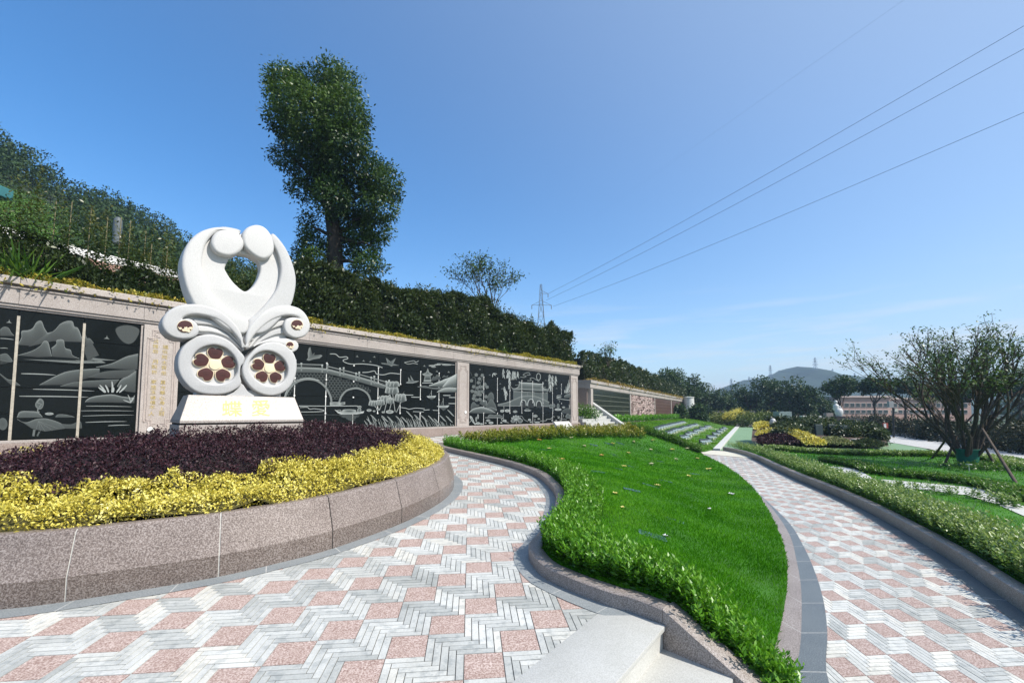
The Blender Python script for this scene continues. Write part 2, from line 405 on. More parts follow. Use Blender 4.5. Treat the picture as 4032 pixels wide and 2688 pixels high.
def pip(poly, x, y):
    r = False; j = len(poly) - 1
    for i in range(len(poly)):
        xi, yi = poly[i][0], poly[i][1]; xj, yj = poly[j][0], poly[j][1]
        if (yi > y) != (yj > y) and x < (xj - xi) * (y - yi) / (yj - yi) + xi: r = not r
        j = i
    return r
def pavers(name, o, a, b, N_, irange, jrange, zf, keep, mirror=False):
    rng = random.Random(7); mb = MB(); o = Vector(o); a = Vector(a); b = Vector(b); g = .012
    def put(x0, x1, y0, y1, mi, c):
        cx = o + a * ((x0 + x1) / 2) + b * ((y0 + y1) / 2)
        if not keep(cx.x, cx.y): return
        q = [o + a * x + b * y for x, y in ((x0 + g, y0 + g), (x1 - g, y0 + g), (x1 - g, y1 - g), (x0 + g, y1 - g))]
        h = rng.uniform(-.0012, .0012)
        top = [(p.x, p.y, zf(p.x, p.y) + h) for p in q]; bot = [(p.x, p.y, zf(p.x, p.y) - .009) for p in q]
        fs = [(0, 1, 2, 3)] + [(k, k + 4, (k + 1) % 4 + 4, (k + 1) % 4) for k in range(4)]
        if (a.x * b.y - a.y * b.x) < 0: fs = [f[::-1] for f in fs]
        mb.add(top + bot, fs, mi, c)
    for i in range(*irange):
        for j in range(*jrange):
            if (i - j) % 3: continue
            put(i, i + 1, j, j + 1, 0, rng.random())
            t1, t2 = rng.random(), rng.random()
            for k in range(N_):
                put(i + 1 + k / N_, i + 2 + k / N_, j + 1 - (k + 1) / N_, j + 1 - k / N_, 1, min(1, max(0, t1 + rng.uniform(-.22, .22))))
                put(i + 1 + k / N_, i + 1 + (k + 1) / N_, j - (k + 1) / N_, j + 1 - (k + 1) / N_, 1, min(1, max(0, t2 + rng.uniform(-.22, .22))))
    return structure(mb.build(name, [M_PINK, M_GREY], fix=False))
WALL = Plane((-.186 * 17, 17, 0), math.radians(40.3))
BP = np.array(BEDBASE)
BPS = [tuple(p) for p in (BP - BP.mean(0)) * .93 + BP.mean(0)]
LEFTC = offset(KERBF, .08)[::4] + [(1.3, 3.4), (6, 3.4), (6, 20), (3.2, 18.5), (.8, 16.9), (-2.1, 14.9)]

def keep_l(x, y):
    if (Vector((x, y)) - ST0).dot(STN) > .12: return False
    if (Vector((x, y, 0)) - WALL.o).dot(WALL.n) < .3: return False
    if x > 1.3 or pip(LEFTC, x, y): return False
    return not pip(BPS, x, y)
A0 = at_l(1516.8, 2591.7)
az = math.radians(-5.6); ce = .26
pavers('path_upper', A0.to_2d(), (ce * math.cos(az), -ce * math.sin(az)), (ce * math.sin(az), ce * math.cos(az)), 5, (-32, 14), (-8, 60), lambda x, y: zl(y), keep_l)
bedpoly = [(-13, 1), (-.6, 1), (-.05, 2.6), (.72, 3.62), (1.0, 3.45)] + offset(KERBF, .06)[::-4] + [(-2.3, 14.3), (-1.5, 15.2), (2, 17.2), (4, 19.2), (7, 24), (7, 30), (-13, 30)]
bedp = fill_poly(bedpoly, lambda X, Y: np.array([zl(y) for y in Y]) - .007, 'path_bedding', 1.0)
structure(link('path_bedding', bedp, M_GROUT))

def rpt(px, py): p = at_r(px, py); return (p.x, p.y)
RK = [rpt(*p) for p in [(2977, 1810), (3053, 1848), (3141, 1889), (3267, 1943), (3393, 2002), (3519, 2072), (3645, 2147), (3771, 2226), (3897, 2317), (4032, 2412)]]
RK = [(10.9, 22.5), (10.75, 20.5)] + RK + [(4.62, 3.6), (4.3, 2.9)]
RKF = resample(cr(RK, 8), .08)                            # base of the right kerb, far to near
LI = [rpt(*p) for p in [(2760, 1787), (2858, 1836), (2954, 1911), (3015, 1993), (3063, 2088), (3093, 2176), (3100, 2278), (3090, 2380), (3069, 2482), (3042, 2584), (3015, 2680)]] + [(1.80, 2.93)]
LM = [rpt(*p) for p in [(2996, 1952), (3055, 2020), (3110, 2108), (3137, 2210), (3154, 2312), (3156, 2448), (3148, 2571), (3124, 2688)]] + [(1.96, 2.7)]
LO = [rpt(*p) for p in [(2996, 1950), (3103, 2053), (3166, 2154), (3210, 2254), (3242, 2362), (3258, 2488), (3264, 2688)]] + [(2.18, 2.7)]
LIF, LMF, LOF = (resample(cr(q, 8), .12) for q in (LI, LM, LO))
rp_poly = [(8.9, 20.6)] + [p for p in LIF] + [(1.5, 1.2), (4.3, 1.2), (4.3, 2.9)] + [p for p in RKF[::-1] if p[1] < 19.2]
RPL = [(8.9, 20.6)] + LIF[::5] + [LIF[-1], (1.5, 1.2), (4.3, 1.2), (4.3, 2.9)] + [p for p in RKF[::-6] if p[1] < 19.2]
def keep_r(x, y): return pip(RPL, x, y)
B0 = at_r(3492, 2574.5)
d1 = math.radians(5.5); bw, bl = .188, .247
av = Vector((-1, -.098)).normalized() * bw; bv = Vector((math.sin(d1), math.cos(d1))) * bl
org = B0.to_2d() + av * -1 - bv
pavers('path_lower', org, av, bv, 5, (-42, 26), (-16, 70), lambda x, y: ZR, keep_r)
m = MB(); m.add([(x, y, ZR - .007) for x, y in [(.2, 1), (5.2, 1), (5.2, 4), (11.5, 19.4), (8.5, 20.5), (3, 5.2), (1.4, 2.9)]], [tuple(range(7))])
structure(m.build('path_lower_bedding', M_GROUT, fix=False))

# flush borders of the lower path: pink-brown strip, slate strip
def strip(name, a, b, z, mat, n=60, lift=.004):
    ra = np.array(a)[:, :2]; rb = np.array(b)[:, :2]
    def par(p, n):
        d = np.r_[0, np.cumsum(np.linalg.norm(np.diff(p, axis=0), axis=1))]; q = np.linspace(0, d[-1], n)
        return np.stack([np.interp(q, d, p[:, 0]), np.interp(q, d, p[:, 1])], 1)
    ra, rb = par(ra, n), par(rb, n)
    mb = MB(); zf = z if callable(z) else (lambda x, y: z)
    for k in range(n - 1):
        if k % 5 == 4:      # a pale pointed joint every few stones
            mi = 1; 
        else: mi = 0
        pa, pb, qa, qb = ra[k], rb[k], ra[k + 1], rb[k + 1]
        if mi == 1:
            ma = pa * .95 + qa * .05; mbp = pb * .95 + qb * .05
            mb.add([(*pa, zf(*pa) + lift), (*pb, zf(*pb) + lift), (*mbp, zf(*mbp) + lift), (*ma, zf(*ma) + lift)], [(0, 1, 2, 3)], 1); pa, pb = ma, mbp
        mb.add([(*pa, zf(*pa) + lift), (*pb, zf(*pb) + lift), (*qb, zf(*qb) + lift), (*qa, zf(*qa) + lift)], [(0, 1, 2, 3)], 0)
    o = mb.build(name, [mat, M_MORT]); return structure(o)
li2 = [p for p in LIF if p[1] < 10.6]; 
strip('kerb_flush', li2, LMF, ZR, M_KERB, 60, .006)
strip('path_border', LMF, LOF, ZR, M_BAND, 60, .004)
rk2 = [p for p in RKF if p[1] < 19]
strip('path_border', offset(rk2, -.19), rk2, ZR, M_BAND, 90, .004)

# ------------------------------------------------------------------ raised planting bed: stone blocks on a slate border
BF = resample(cr(BEDBASE, 8, True) + [cr(BEDBASE, 8, True)[0]], .05)
BFA = np.array(BF); bd = np.r_[0, np.cumsum(np.linalg.norm(np.diff(BFA, axis=0), axis=1))]
strip('path_border', offset([p for p in BF], -.17), BF, lambda x, y: zl(y), M_BANDL, 160, .005)
tb = thing('planter_wall', 'low curved planter wall of brown granite blocks around the purple and yellow bed', 'planter wall', (-2.81, 4.22, zl(4.2)))
def at_len(P_, D, s): return np.array([np.interp(s, D, P_[:, 0]), np.interp(s, D, P_[:, 1])])
s_ref = bd[np.argmin(np.hypot(BFA[:, 0] + 2.81, BFA[:, 1] - 4.22))]
inner = np.array(offset(BF, 1.0)) - BFA
blk = 1.075; k0 = -int(s_ref / blk)
nblk = int(bd[-1] / blk)
PROF = [(0, -.05), (0, .205), (.105, .555), (.13, .575), (.25, .575), (.25, -.05)]
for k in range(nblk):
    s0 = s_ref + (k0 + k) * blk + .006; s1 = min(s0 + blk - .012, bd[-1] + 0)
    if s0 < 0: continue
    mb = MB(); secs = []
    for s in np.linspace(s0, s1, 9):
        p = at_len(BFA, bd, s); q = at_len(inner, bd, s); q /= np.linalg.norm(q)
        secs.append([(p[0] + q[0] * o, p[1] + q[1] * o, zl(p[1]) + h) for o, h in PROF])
    mb.sweep(secs, True); mb.m = [1 if q % 6 == 0 and q < 48 else 0 for q in range(len(mb.f))]; mb.build('stone_block', [M_BED, M_BEDSHADE], tb, 8, bevel=None)
    for e, mt in ((s1, M_MORT if k + k0 in (-2, -1) else M_DARKJ),):
        mb = MB(); secs = []
        for s in (e, e + .012):
            p = at_len(BFA, bd, s); q = at_len(inner, bd, s); q /= np.linalg.norm(q)
            secs.append([(p[0] + q[0] * (o + .006), p[1] + q[1] * (o + .006), zl(p[1]) + h - (.004 if h > .1 else 0)) for o, h in PROF])
        mb.sweep(secs, True); mb.build('joint', mt, tb)
BEDIN = offset(BF[:-1], .2)
bed_e = lambda X, Y: edge_dist(BF, X, Y)
structure(link('bed_soil', fill_poly(BEDIN[::4], lambda X, Y: np.array([zl(y) for y in Y]) + .5, 'bed_soil', .5), M_SOIL))

# ------------------------------------------------------------------ lawn between the two paths
KIN = offset(KERBF, .15)                                   # inner edge of the left kerb
ks_in = [(1.25, 3.50), (1.56, 3.17), (1.78, 2.93)]
far_edge = [at_z(1800, 1742, .6).to_2d()[:], at_l(2100, 1718).to_2d()[:], (3.2, 18.4), (5.4, 20.0)]
slope_edge = [(5.4, 20.0, .8), (6.4, 20.3, .55), (7.4, 20.5, .25), (8.4, 20.8, -.1), (8.9, 20.6, -.33)]
bnd = [(x, y, zl(y) + .10) for x, y in KIN] + [(ks_in[0][0], ks_in[0][1], .06), (ks_in[1][0], ks_in[1][1], -.16), (ks_in[2][0], ks_in[2][1], -.33)]
bnd2 = [(x, y, zl(y) + .03) for x, y in resample(far_edge, .4)]
bnd3 = resample(slope_edge, .3); bnd4 = [(x, y, ZR + .012) for x, y in LIF]
LAWNB = bnd + bnd2 + bnd3 + bnd4
LAWN = [p[:2] for p in bnd[::-1]] + [p[:2] for p in bnd2] + [p[:2] for p in bnd3] + [p[:2] for p in bnd4]
lawn_z = idw(LAWNB)
lawn_me = fill_poly(LAWN[::2], lawn_z, 'lawn', .35)
lawn = structure(link('lawn', lawn_me, M_TURF))
lawn_bvh = BVHTree.FromPolygons([v.co[:] for v in lawn_me.vertices], [p.vertices[:] for p in lawn_me.polygons])
def at_lawn(px, py):
    h = lawn_bvh.ray_cast(O0, ray(px, py)); return h[0]

# kerb of the lawn: level run and sloping end
tk = thing('lawn_kerb', 'raised granite kerb winding along the left edge of the lawn', 'kerb', (KERBF[-1][0], KERBF[-1][1], 0))
def kerb_sects(line, zb, zt, w):
    inn = offset(line, w); s = []
    for (x, y), (u, v) in zip(line, inn):
        b = zb(x, y); t = zt(x, y); dx, dy = (u - x) * .1, (v - y) * .1
        s.append([(x, y, b), (x, y, t - .012), (x + dx, y + dy, t), (u - dx, v - dy, t), (u, v, t - .012), (u, v, b)])
    return s
n0 = 0; kl = len(KERBF); seg = 25
for a in range(0, kl - 1, seg):
    part = KERBF[a:min(a + seg, kl - 1) + 1]
    if len(part) < 3: continue
    p = [np.array(q) for q in part]; p[0] = p[0] * .97 + p[1] * .03; p[-1] = p[-1] * .95 + p[-2] * .05
    MB().sweep(kerb_sects([tuple(q) for q in p], lambda x, y: zl(y) - .06, lambda x, y: zl(y) + .128, .15), True).build('kerb_stone', M_KERB, tk, 40)
ksl = resample(KERBS, .1); d0 = np.array(KERBS[0])
ztop = lambda x, y: .124 - .50 * (math.hypot(x - d0[0], y - d0[1]))
MB().sweep(kerb_sects(ksl, lambda x, y: -.6, ztop, .2), True).build('sloping_kerb_stone', M_KERB, tk, 40)
strip('path_border', KERBF, offset(KERBF, -.16), lambda x, y: zl(y), M_BANDL, 130, .005)

# right kerb
tr_ = thing('lawn_kerb', 'grey granite kerb along the right side of the lower path', 'kerb', (RKF[-1][0], RKF[-1][1], ZR))
RKT = RKF[::-1]                                            # near to far, so that the lawn lies to the right
for a in range(0, len(RKT) - 1, 16):
    part = [np.array(q) for q in RKT[a:a + 17]]
    if len(part) < 3: continue
    part[-1] = part[-1] * .95 + part[-2] * .05
    MB().sweep(kerb_sects([tuple(q) for q in part], lambda x, y: ZR - .05, lambda x, y: ZR + .19, -.15), True).build('kerb_stone', M_KERB, tr_, 40)

# ------------------------------------------------------------------ white steps down to the lower path
ts = thing('steps', 'white stone steps going down beside the sloping kerb in the foreground', 'steps', (.6, 3.2, -.4))
LT = (Vector((1.14, 3.375)) - ST0).length
wd = (Vector((1.14, 3.375)) - ST0).normalized()            # along the tread depth, towards the lower path
sd = Vector((.05, 2.74)) - ST0; sd = sd.normalized()
def tread(k, z):
    o = ST0 + wd * (LT * k) if k else ST0
    d = LT + .0
    a = o - wd * (.02 if k else 0); b = o + wd * (d - .003); ln = 2.6
    c = [a, b, b + sd * ln, a + sd * ln]; c2 = [a, o + wd * (d + .022), o + wd * (d + .022) + sd * ln, a + sd * ln]
    mb = MB(); mb.hexa([(p.x, p.y, z - .6) for p in c], [(p.x, p.y, z - .036) for p in c])
    mb.build('riser', M_STEP, ts)
    mb = MB(); mb.hexa([(p.x, p.y, z - .035) for p in c2], [(p.x, p.y, z) for p in c2]); mb.build('tread', M_STEP, ts, 30, bevel=.006)
tread(0, .006); tread(1, -.172)
# ------------------------------------------------------------------ main memorial wall
def granite_black(name='black_granite'):
    m, t, b = new_mat(name)
    f = noise(t, 120, 2); L(t, ramp(t, f, [(.4, (.006, .008, .008)), (.7, (.014, .017, .017))]), b.inputs['Base Color'])
    b.inputs['Roughness'].default_value = .1; b.inputs['Specular IOR Level'].default_value = .12; return m
M_BLACK = granite_black()
def etch_mat():
    m, t, b = new_mat('etched_granite'); a = N(t, 'ShaderNodeAttribute', attribute_name='rnd')
    c = ramp(t, a.outputs['Fac'], [(0, (.010, .013, .013)), (.5, (.062, .075, .072)), (1, (.44, .475, .46))])
    c = mix(t, .5, c, ramp(t, noise(t, 60, 3), [(.35, (.72, .72, .72)), (.65, (1.15, 1.15, 1.15))]), 'MULTIPLY')
    L(t, c, b.inputs['Base Color']); b.inputs['Roughness'].default_value = .55; return m
M_ETCH = etch_mat()
M_ROD = plain('joint_strip', (.42, .38, .31), .5, .2, 20)
M_BEAD = plain('joint_bead', (.75, .75, .72), .4)
wS = lambda px, py, out=0: WALL.sz(px, py, out)
s_end = wS(2279, 1500)[0]
s_lo = wS(0, 1500)[0] - 4.5
tw = thing('memorial_wall', 'long beige granite columbarium wall with black panels etched with landscapes', 'memorial wall', WALL.P(0, .55))
ZT = 4.36
def wbox(name, a, b, z0, z1, o0, o1, mat, bevel=None, sm=None): 
    return MB().pbox(WALL, a, b, z0, z1, o0, o1).build(name, mat, tw, sm, bevel=bevel)
# body, plinth, frieze and coping
wbox('wall_core', s_lo, s_end - .12, .4, 4.1, -1.2, -.22, M_WALLB)
mb = MB()
cuts = np.arange(s_end, s_lo, -1.75)
for a, b in zip(cuts[:-1], cuts[1:]): mb.pbox(WALL, b + .004, a - .004, .4, .98, -.3, .10)
mb.build('plinth', M_WALLB, tw, None, bevel=.006)
wbox('plinth_cap', s_lo, s_end, .982, 1.04, -.3, .075, M_WALL, .008)
mb = MB(); fc = np.arange(s_end, s_lo, -1.98)
for a, b in zip(fc[:-1], fc[1:]): mb.pbox(WALL, b + .002, a - .002, 3.82, 4.13, -1.3, .06)
mb.build('frieze', M_WALL, tw, None, bevel=.004)
mb = MB(); mb.pbox(WALL, s_lo, s_end - .03, 3.765, 3.818, -.25, .03); mb.pbox(WALL, s_lo, s_end - .06, 3.72, 3.763, -.25, -.005); mb.build('frieze_moulding', M_WALL, tw)
mb = MB(); mb.pbox(WALL, s_lo, s_end + .02, 4.132, 4.172, -1.3, .085); mb.build('fillet', M_WALL, tw, None, bevel=.006)
mb = MB(); mb.pbox(WALL, s_lo, s_end, 4.174, 4.215, -1.3, .05); mb.build('recess_band', M_WALLB, tw)
mb = MB()
for a, b in zip(fc[:-1], fc[1:]): mb.pbox(WALL, b + .002, a - .002, 4.217, ZT, -1.3, .14)
mb.build('coping', M_WALL, tw, None, bevel=.012)

# pilasters with carved fret borders
z7 = zm(2.703, 0, 1180); z5 = zm(3.136, 1100, 1280); z6 = zm(4.612, 1800, 1380)
pil = [(wS(*z7(1512, 700))[0], wS(703, 1440)[0]), (wS(1798.5, 1560)[0], wS(1845, 1560)[0]), (wS(2247.5, 1560)[0], wS(2274, 1560)[0])]
def sbox(mb, a, b, z0, z1, o): mb.pbox(WALL, a, b, z0, z1, -.02, o)
for k, (a, b) in enumerate(pil):
    wbox('pilaster', a, b, 1.042, 3.718, -.24, .03, M_WALL, .006)
    wbox('pilaster_edge', a - .05, a - .006, 1.042, 3.70, -.24, -.03, M_WALL, .004)
    mb = MB(); w = b - a
    for f, t in ((.09, .022), (.16, .018)):
        i, j = a + w * f, b - w * f; z0, z1 = 1.12 + f * .6, 3.66 - f * .6
        sbox(mb, i, i + t, z0 + .2, z1 - .2, .042); sbox(mb, j - t, j, z0 + .2, z1 - .2, .042)
        sbox(mb, i + w * .16, j - w * .16, z0, z0 + t, .042); sbox(mb, i + w * .16, j - w * .16, z1 - t, z1, .042)
        for e, sg in ((i, 1), (j, -1)):           # stepped corners of the fret
            for zz, up in ((z0, 1), (z1, -1)):
                xs = sorted((e, e + sg * w * .16)); zc = zz + up * .2
                sbox(mb, xs[0], xs[1], min(zc, zc + up * t), max(zc, zc + up * t), .042)
                xe = e + sg * w * .16; x2 = sorted((xe, xe - sg * t)); z2 = sorted((zz, zz + up * .2))
                sbox(mb, x2[0], x2[1], z2[0], z2[1], .042)
                x3 = sorted((xe, xe + sg * w * .12)); z3 = zz + up * .11
                sbox(mb, x3[0], x3[1], min(z3, z3 + up * t), max(z3, z3 + up * t), .042)
    mb.build('fret_border', plain('carved_border', (.42, .355, .32), .6), tw)
    c = (a + w * .3 if k == 0 else b - w * .3)
    mb = MB(); zz = 1.2 if k == 0 else 1.62
    if k < 2:
        n = 20; pts = []
        vs = [WALL.P(c + .06 * math.cos(2 * math.pi * q / n), zz + .06 * math.sin(2 * math.pi * q / n), o) for o in (.02, .05) for q in range(n)]
        mb.add(vs, [tuple(range(n, 2 * n))] + [(q, (q + 1) % n, n + (q + 1) % n, n + q) for q in range(n)]); mb.build('round_stud', M_BEAD, tw, 40)

def glyph(ch, pl_fn, parent, name, mat, size=(1, 1), depth=.006):
    """one carved character: font outline as real relief; pl_fn(u, v, h) maps glyph square 0..1 to a place"""
    c = bpy.data.curves.new('glyph', 'FONT'); c.body = ch; c.extrude = .02; c.resolution_u = 3
    o = bpy.data.objects.new('glyph', c); COL.objects.link(o)
    me = bpy.data.meshes.new_from_object(o.evaluated_get(bpy.context.evaluated_depsgraph_get()))
    bpy.data.objects.remove(o); bpy.data.curves.remove(c)
    if not len(me.vertices): return None
    co = np.array([v.co[:] for v in me.vertices]); lo, hi = co.min(0), co.max(0)
    for v in me.vertices:
        u, w_ = (v.co.x - lo[0]) / (hi[0] - lo[0]), (v.co.y - lo[1]) / (hi[1] - lo[1])
        v.co = pl_fn(u, w_, depth if v.co.z > 0 else -.004)
    return me
def merge(mes, name, mat, parent):
    b = bmesh.new()
    for me in mes:
        if me: b.from_mesh(me); bpy.data.meshes.remove(me)
    bmesh.ops.recalc_face_normals(b, faces=b.faces)
    me = bpy.data.meshes.new(name); b.to_mesh(me); b.free(); return link(name, me, mat, parent)
zi = zm(3.733, 540, 1260)
mes = []
for col in ([('云', 275, 310), ('雅', 270, 385), ('后', 268, 458), ('月', 262, 610), ('到', 250, 685), ('祈', 252, 765), ('家', 245, 905), ('笼', 240, 985), ('玉', 234, 1055), ('得', 232, 1140), ('偉', 230, 1210), ('不', 222, 1285), ('人', 208, 1372)],
            [('福', 415, 395), ('伝', 408, 465), ('阿', 405, 545), ('太', 400, 625), ('若', 393, 695), ('坐', 390, 775), ('直', 380, 910), ('方', 378, 992), ('華', 372, 1065), ('心', 365, 1145), ('身', 368, 1215), ('上', 362, 1303), ('冠', 358, 1375)]):
    for ch, x, y in col:
        s_, z_ = wS(*zi(x, y), .03)
        mes.append(glyph(ch, lambda u, v, h, s_=s_, z_=z_: WALL.P(s_ + (u - .5) * .105, z_ + (v - .5) * .095, .031 + h), tw, 'g', M_GOLD))
merge(mes, 'inscription', plain('worn_gilding', (.52, .40, .15), .6, .3, 30), tw)

# niche panels: tiles of polished black granite in five courses
ZP0, ZP1 = 1.045, 3.715; RH = (ZP1 - ZP0) / 5
colpx = [[55 - 0, 320], [1161, 1285, 1393, 1490, 1578, 1657, 1730], [1906, 1960, 2009, 2056, 2099, 2139, 2177, 2212]]
c1 = [wS(60, 1430)[0], wS(324, 1415)[0]]; cw = c1[1] - c1[0]
bay1 = [c1[0] - cw * 3, c1[0] - cw * 2, c1[0] - cw, c1[0], c1[1], pil[0][0] - .052]
b2 = [wS(p, 1530)[0] for p in colpx[1]]; d2 = np.mean(np.diff(b2))
nl = int(round((b2[0] - pil[0][1]) / d2)); dl = (b2[0] - pil[0][1]) / nl
bay2 = [pil[0][1] + dl * k for k in range(nl)] + b2 + [pil[1][0] - .052]
bay3 = [pil[1][1]] + [wS(p, 1560)[0] for p in colpx[2]] + [pil[2][0] - .052]
PO = -.03                                                   # panels sit back from the pilasters
for bay in (bay1, bay2, bay3):
    mb = MB()
    for a, b in zip(bay[:-1], bay[1:]):
        for r in range(5):
            mb.pbox(WALL, a + .005, b - .005, ZP0 + RH * r + .005, ZP0 + RH * (r + 1) - .005, -.2, PO)
    mb.build('niche_panels', M_BLACK, tw, None, bevel=.003)
for bay, w, thick in ((bay1, .022, 1), (bay2, .010, 0), (bay3, .008, 0)):
    for s in bay[1:-1]:
        mb = MB()
        if thick: mb.pbox(WALL, s - w, s + w, ZP0, ZP1 - .13, PO - .01, PO + .02)
        else:
            for r in range(5):
                if random.Random(int(s * 100) + r).random() < .75 and r < 4: mb.pbox(WALL, s - w, s + w, ZP0 + RH * r + .01, ZP0 + RH * (r + 1) - .01, PO - .01, PO + .008)
            for r in range(1, 5): mb.pbox(WALL, s - w * 2.2, s + w * 2.2, ZP0 + RH * r - .022, ZP0 + RH * r + .022, PO - .01, PO + .018)
        mb.build('joint_strip', M_ROD if thick else M_BEAD, tw)

# etched drawings: pale frosted lines and shaded planes on the black granite
class Etch:
    def __init__(s, zf): s.mb = MB(); s.zf = zf; s.k = 0
    def p(s, x, y):
        a, z = wS(*s.zf(x, y), PO); return WALL.P(a, min(max(z, ZP0 + .01), ZP1 - .01), PO + .0035 + s.k * .00002)
    def stroke(s, pts, w=5, tone=.8, smooth=True, taper=False):
        s.k += 1; q = np.array(cr(pts, 5) if smooth and len(pts) > 2 else pts, float); t = np.gradient(q, axis=0); t /= np.linalg.norm(t, axis=1)[:, None] + 1e-9
        n = len(q); ws = np.full(n, w * .41)
        if taper: ws *= np.sin(np.linspace(.12, .98, n) * math.pi) ** .6
        l = [s.p(a - c[1] * h, b + c[0] * h) for (a, b), c, h in zip(q, t, ws)]; r = [s.p(a + c[1] * h, b - c[0] * h) for (a, b), c, h in zip(q, t, ws)]
        s.mb.add(l + r, [(i, i + 1, n + i + 1, n + i) for i in range(n - 1)], 0, tone)
    def fill(s, pts, tone=.6, edge=None, smooth=True):
        """closed shape, brighter at its rim when edge is given"""
        s.k += 1; q = cr(pts, 4, True) if smooth else pts; c = np.mean(np.array(q), 0); n = len(q)
        s.mb.add([s.p(*c)] + [s.p(*a) for a in q], [(0, i + 1, (i + 1) % n + 1) for i in range(n)], 0, [tone] + [edge if edge is not None else tone] * n)
    def shade(s, top, bot, t0=.75, t1=.1, line=3):
        """a ridge lit along its crest and fading into the dark stone below"""
        s.k += 1; a = np.array(cr(top, 4)); n = len(a); b = np.array(bot, float); u = np.linspace(0, 1, n)
        d = np.r_[0, np.cumsum(np.linalg.norm(np.diff(b, axis=0), axis=1))]; bb = np.stack([np.interp(u * d[-1], d, b[:, 0]), np.interp(u * d[-1], d, b[:, 1])], 1)
        m_ = a * .6 + bb * .4; vs = [s.p(*x) for x in a] + [s.p(*x) for x in m_] + [s.p(*x) for x in bb]
        fs = [(i, i + 1, n + i + 1, n + i) for i in range(n - 1)] + [(n + i, n + i + 1, 2 * n + i + 1, 2 * n + i) for i in range(n - 1)]
        s.mb.add(vs, fs, 0, [t0] * n + [t0 * .5 + t1 * .5] * n + [t1] * n)
        if line: s.stroke(top, line, min(1, t0 + .15))
    def ell(s, x, y, rx, ry, tone=.5, edge=.8): s.fill([(x + rx * math.cos(a), y + ry * math.sin(a)) for a in np.linspace(0, 2 * math.pi, 13)[:-1]], tone, edge)
    def bird(s, x, y, r, f=1):
        s.fill([(x - r * f, y + r * .3), (x - r * .1 * f, y - r * .15), (x + r * .1 * f, y - r * .9), (x + r * .3 * f, y - r * .1), (x + r * f, y + r * .5), (x + r * .1 * f, y + r * .35)], .7, .55, False)
    def blade(s, x, y, x2, y2, w, tone=.75): s.stroke([(x, y), ((x + x2) / 2 - (y2 - y) * .06, (y + y2) / 2), (x2, y2)], w, tone, True, True)
    def lotus(s, x, y, r, tone=.5):
        for a in (-60, -30, 30, 60, 0):
            c, d = math.sin(math.radians(a)), math.cos(math.radians(a)); s.fill([(x, y), (x + (c - .35 * d) * r * .7, y - (d + .35 * c) * r * .7), (x + c * r * 1.15, y - d * r * 1.15), (x + (c + .35 * d) * r * .7, y - (d - .35 * c) * r * .7)], tone * .7, min(1, tone + .3))
    def done(s): return s.mb.build('etched_drawing', M_ETCH, tw, fix=False)
rg = random.Random(3)
E = Etch(z7)                                                # misty mountains and lotus pond
E.shade([(195, 470), (230, 400), (232, 335), (300, 325), (350, 300), (390, 240), (440, 228), (470, 300), (505, 355)], [(200, 480), (330, 490), (505, 430)], .6, .08)
E.shade([(505, 355), (580, 330), (640, 260), (710, 228), (770, 232), (790, 285), (830, 305), (868, 400), (880, 440)], [(300, 500), (560, 440), (880, 450)], .6, .12)
E.shade([(905, 355), (925, 410), (955, 412), (995, 460)], [(905, 490), (950, 500), (990, 470)], .5, .1)
E.shade([(190, 590), (340, 545), (430, 490), (470, 440), (510, 450), (530, 520), (550, 600)], [(190, 592), (400, 610), (552, 606)], .6, .1)
E.shade([(548, 515), (600, 470), (605, 430), (675, 430), (690, 510), (750, 535), (770, 590), (845, 625)], [(556, 606), (700, 615), (845, 628)], .6, .1)
E.shade([(0, 320), (40, 290), (90, 300), (120, 350), (150, 380)], [(0, 385), (150, 385)], .5, .1)
E.fill([(240, 632), (800, 652), (805, 640), (850, 642), (1030, 660), (1050, 645), (975, 628), (990, 618), (1250, 645), (1070, 640), (1125, 672), (820, 676)], .55, .6, False)
E.shade([(420, 905), (520, 850), (640, 790), (760, 755), (980, 735), (1060, 735)], [(420, 908), (700, 905), (940, 830), (1060, 790)], .6, .06)
E.shade([(935, 825), (1050, 780), (1180, 755), (1440, 745)], [(940, 828), (1150, 840), (1440, 830)], .35, .06)
E.shade([(1020, 718), (1180, 680), (1270, 640), (1360, 600), (1470, 575)], [(1040, 722), (1250, 735), (1460, 745)], .6, .12)
E.shade([(640, 920), (780, 880), (960, 862), (1270, 848)], [(640, 922), (900, 930), (1200, 930)], .5, .04)
E.shade([(1245, 925), (1290, 850), (1370, 810), (1450, 755)], [(1255, 930), (1340, 975), (1440, 985)], .6, .15)
for x in (1045, 1060, 1120, 1190, 1210, 1290, 1350): E.blade(1190 + (x - 1190) * .5, 985, x, 905 if x in (1060, 1120, 1350, 1290) else (865 if x == 1190 else 930), 22, .85)
E.shade([(905, 1085), (960, 1040), (1090, 1015), (1200, 1008), (1300, 1030), (1430, 1045)], [(905, 1090), (1150, 1092), (1430, 1098)], .65, .08)
for x, h in ((1310, 1065), (1360, 1008), (1410, 1035), (1432, 1015)): E.blade(1390, 1095, x, h, 12, .8)
for a, b, y0, y1, w in ((225, 592, 785, 800, 12), (350, 1005, 950, 970, 10), (205, 940, 1025, 1035, 12), (915, 1405, 1130, 1137, 7), (860, 1425, 1180, 1182, 6), (880, 1425, 1235, 1225, 6), (910, 1350, 1303, 1293, 8), (0, 150, 410, 425, 8), (0, 85, 515, 517, 7), (1150, 1380, 1338, 1333, 8)): E.stroke([(a, y0), ((a + b) / 2, (y0 + y1) / 2 - 3), (b, y1)], w, .8, True, True)
E.shade([(0, 585), (70, 575), (130, 645), (100, 660), (0, 640)], [(0, 690), (60, 680), (0, 690)], .5, .15); E.shade([(0, 785), (80, 845), (140, 855), (215, 912)], [(0, 800), (120, 910), (215, 915)], .5, .15)
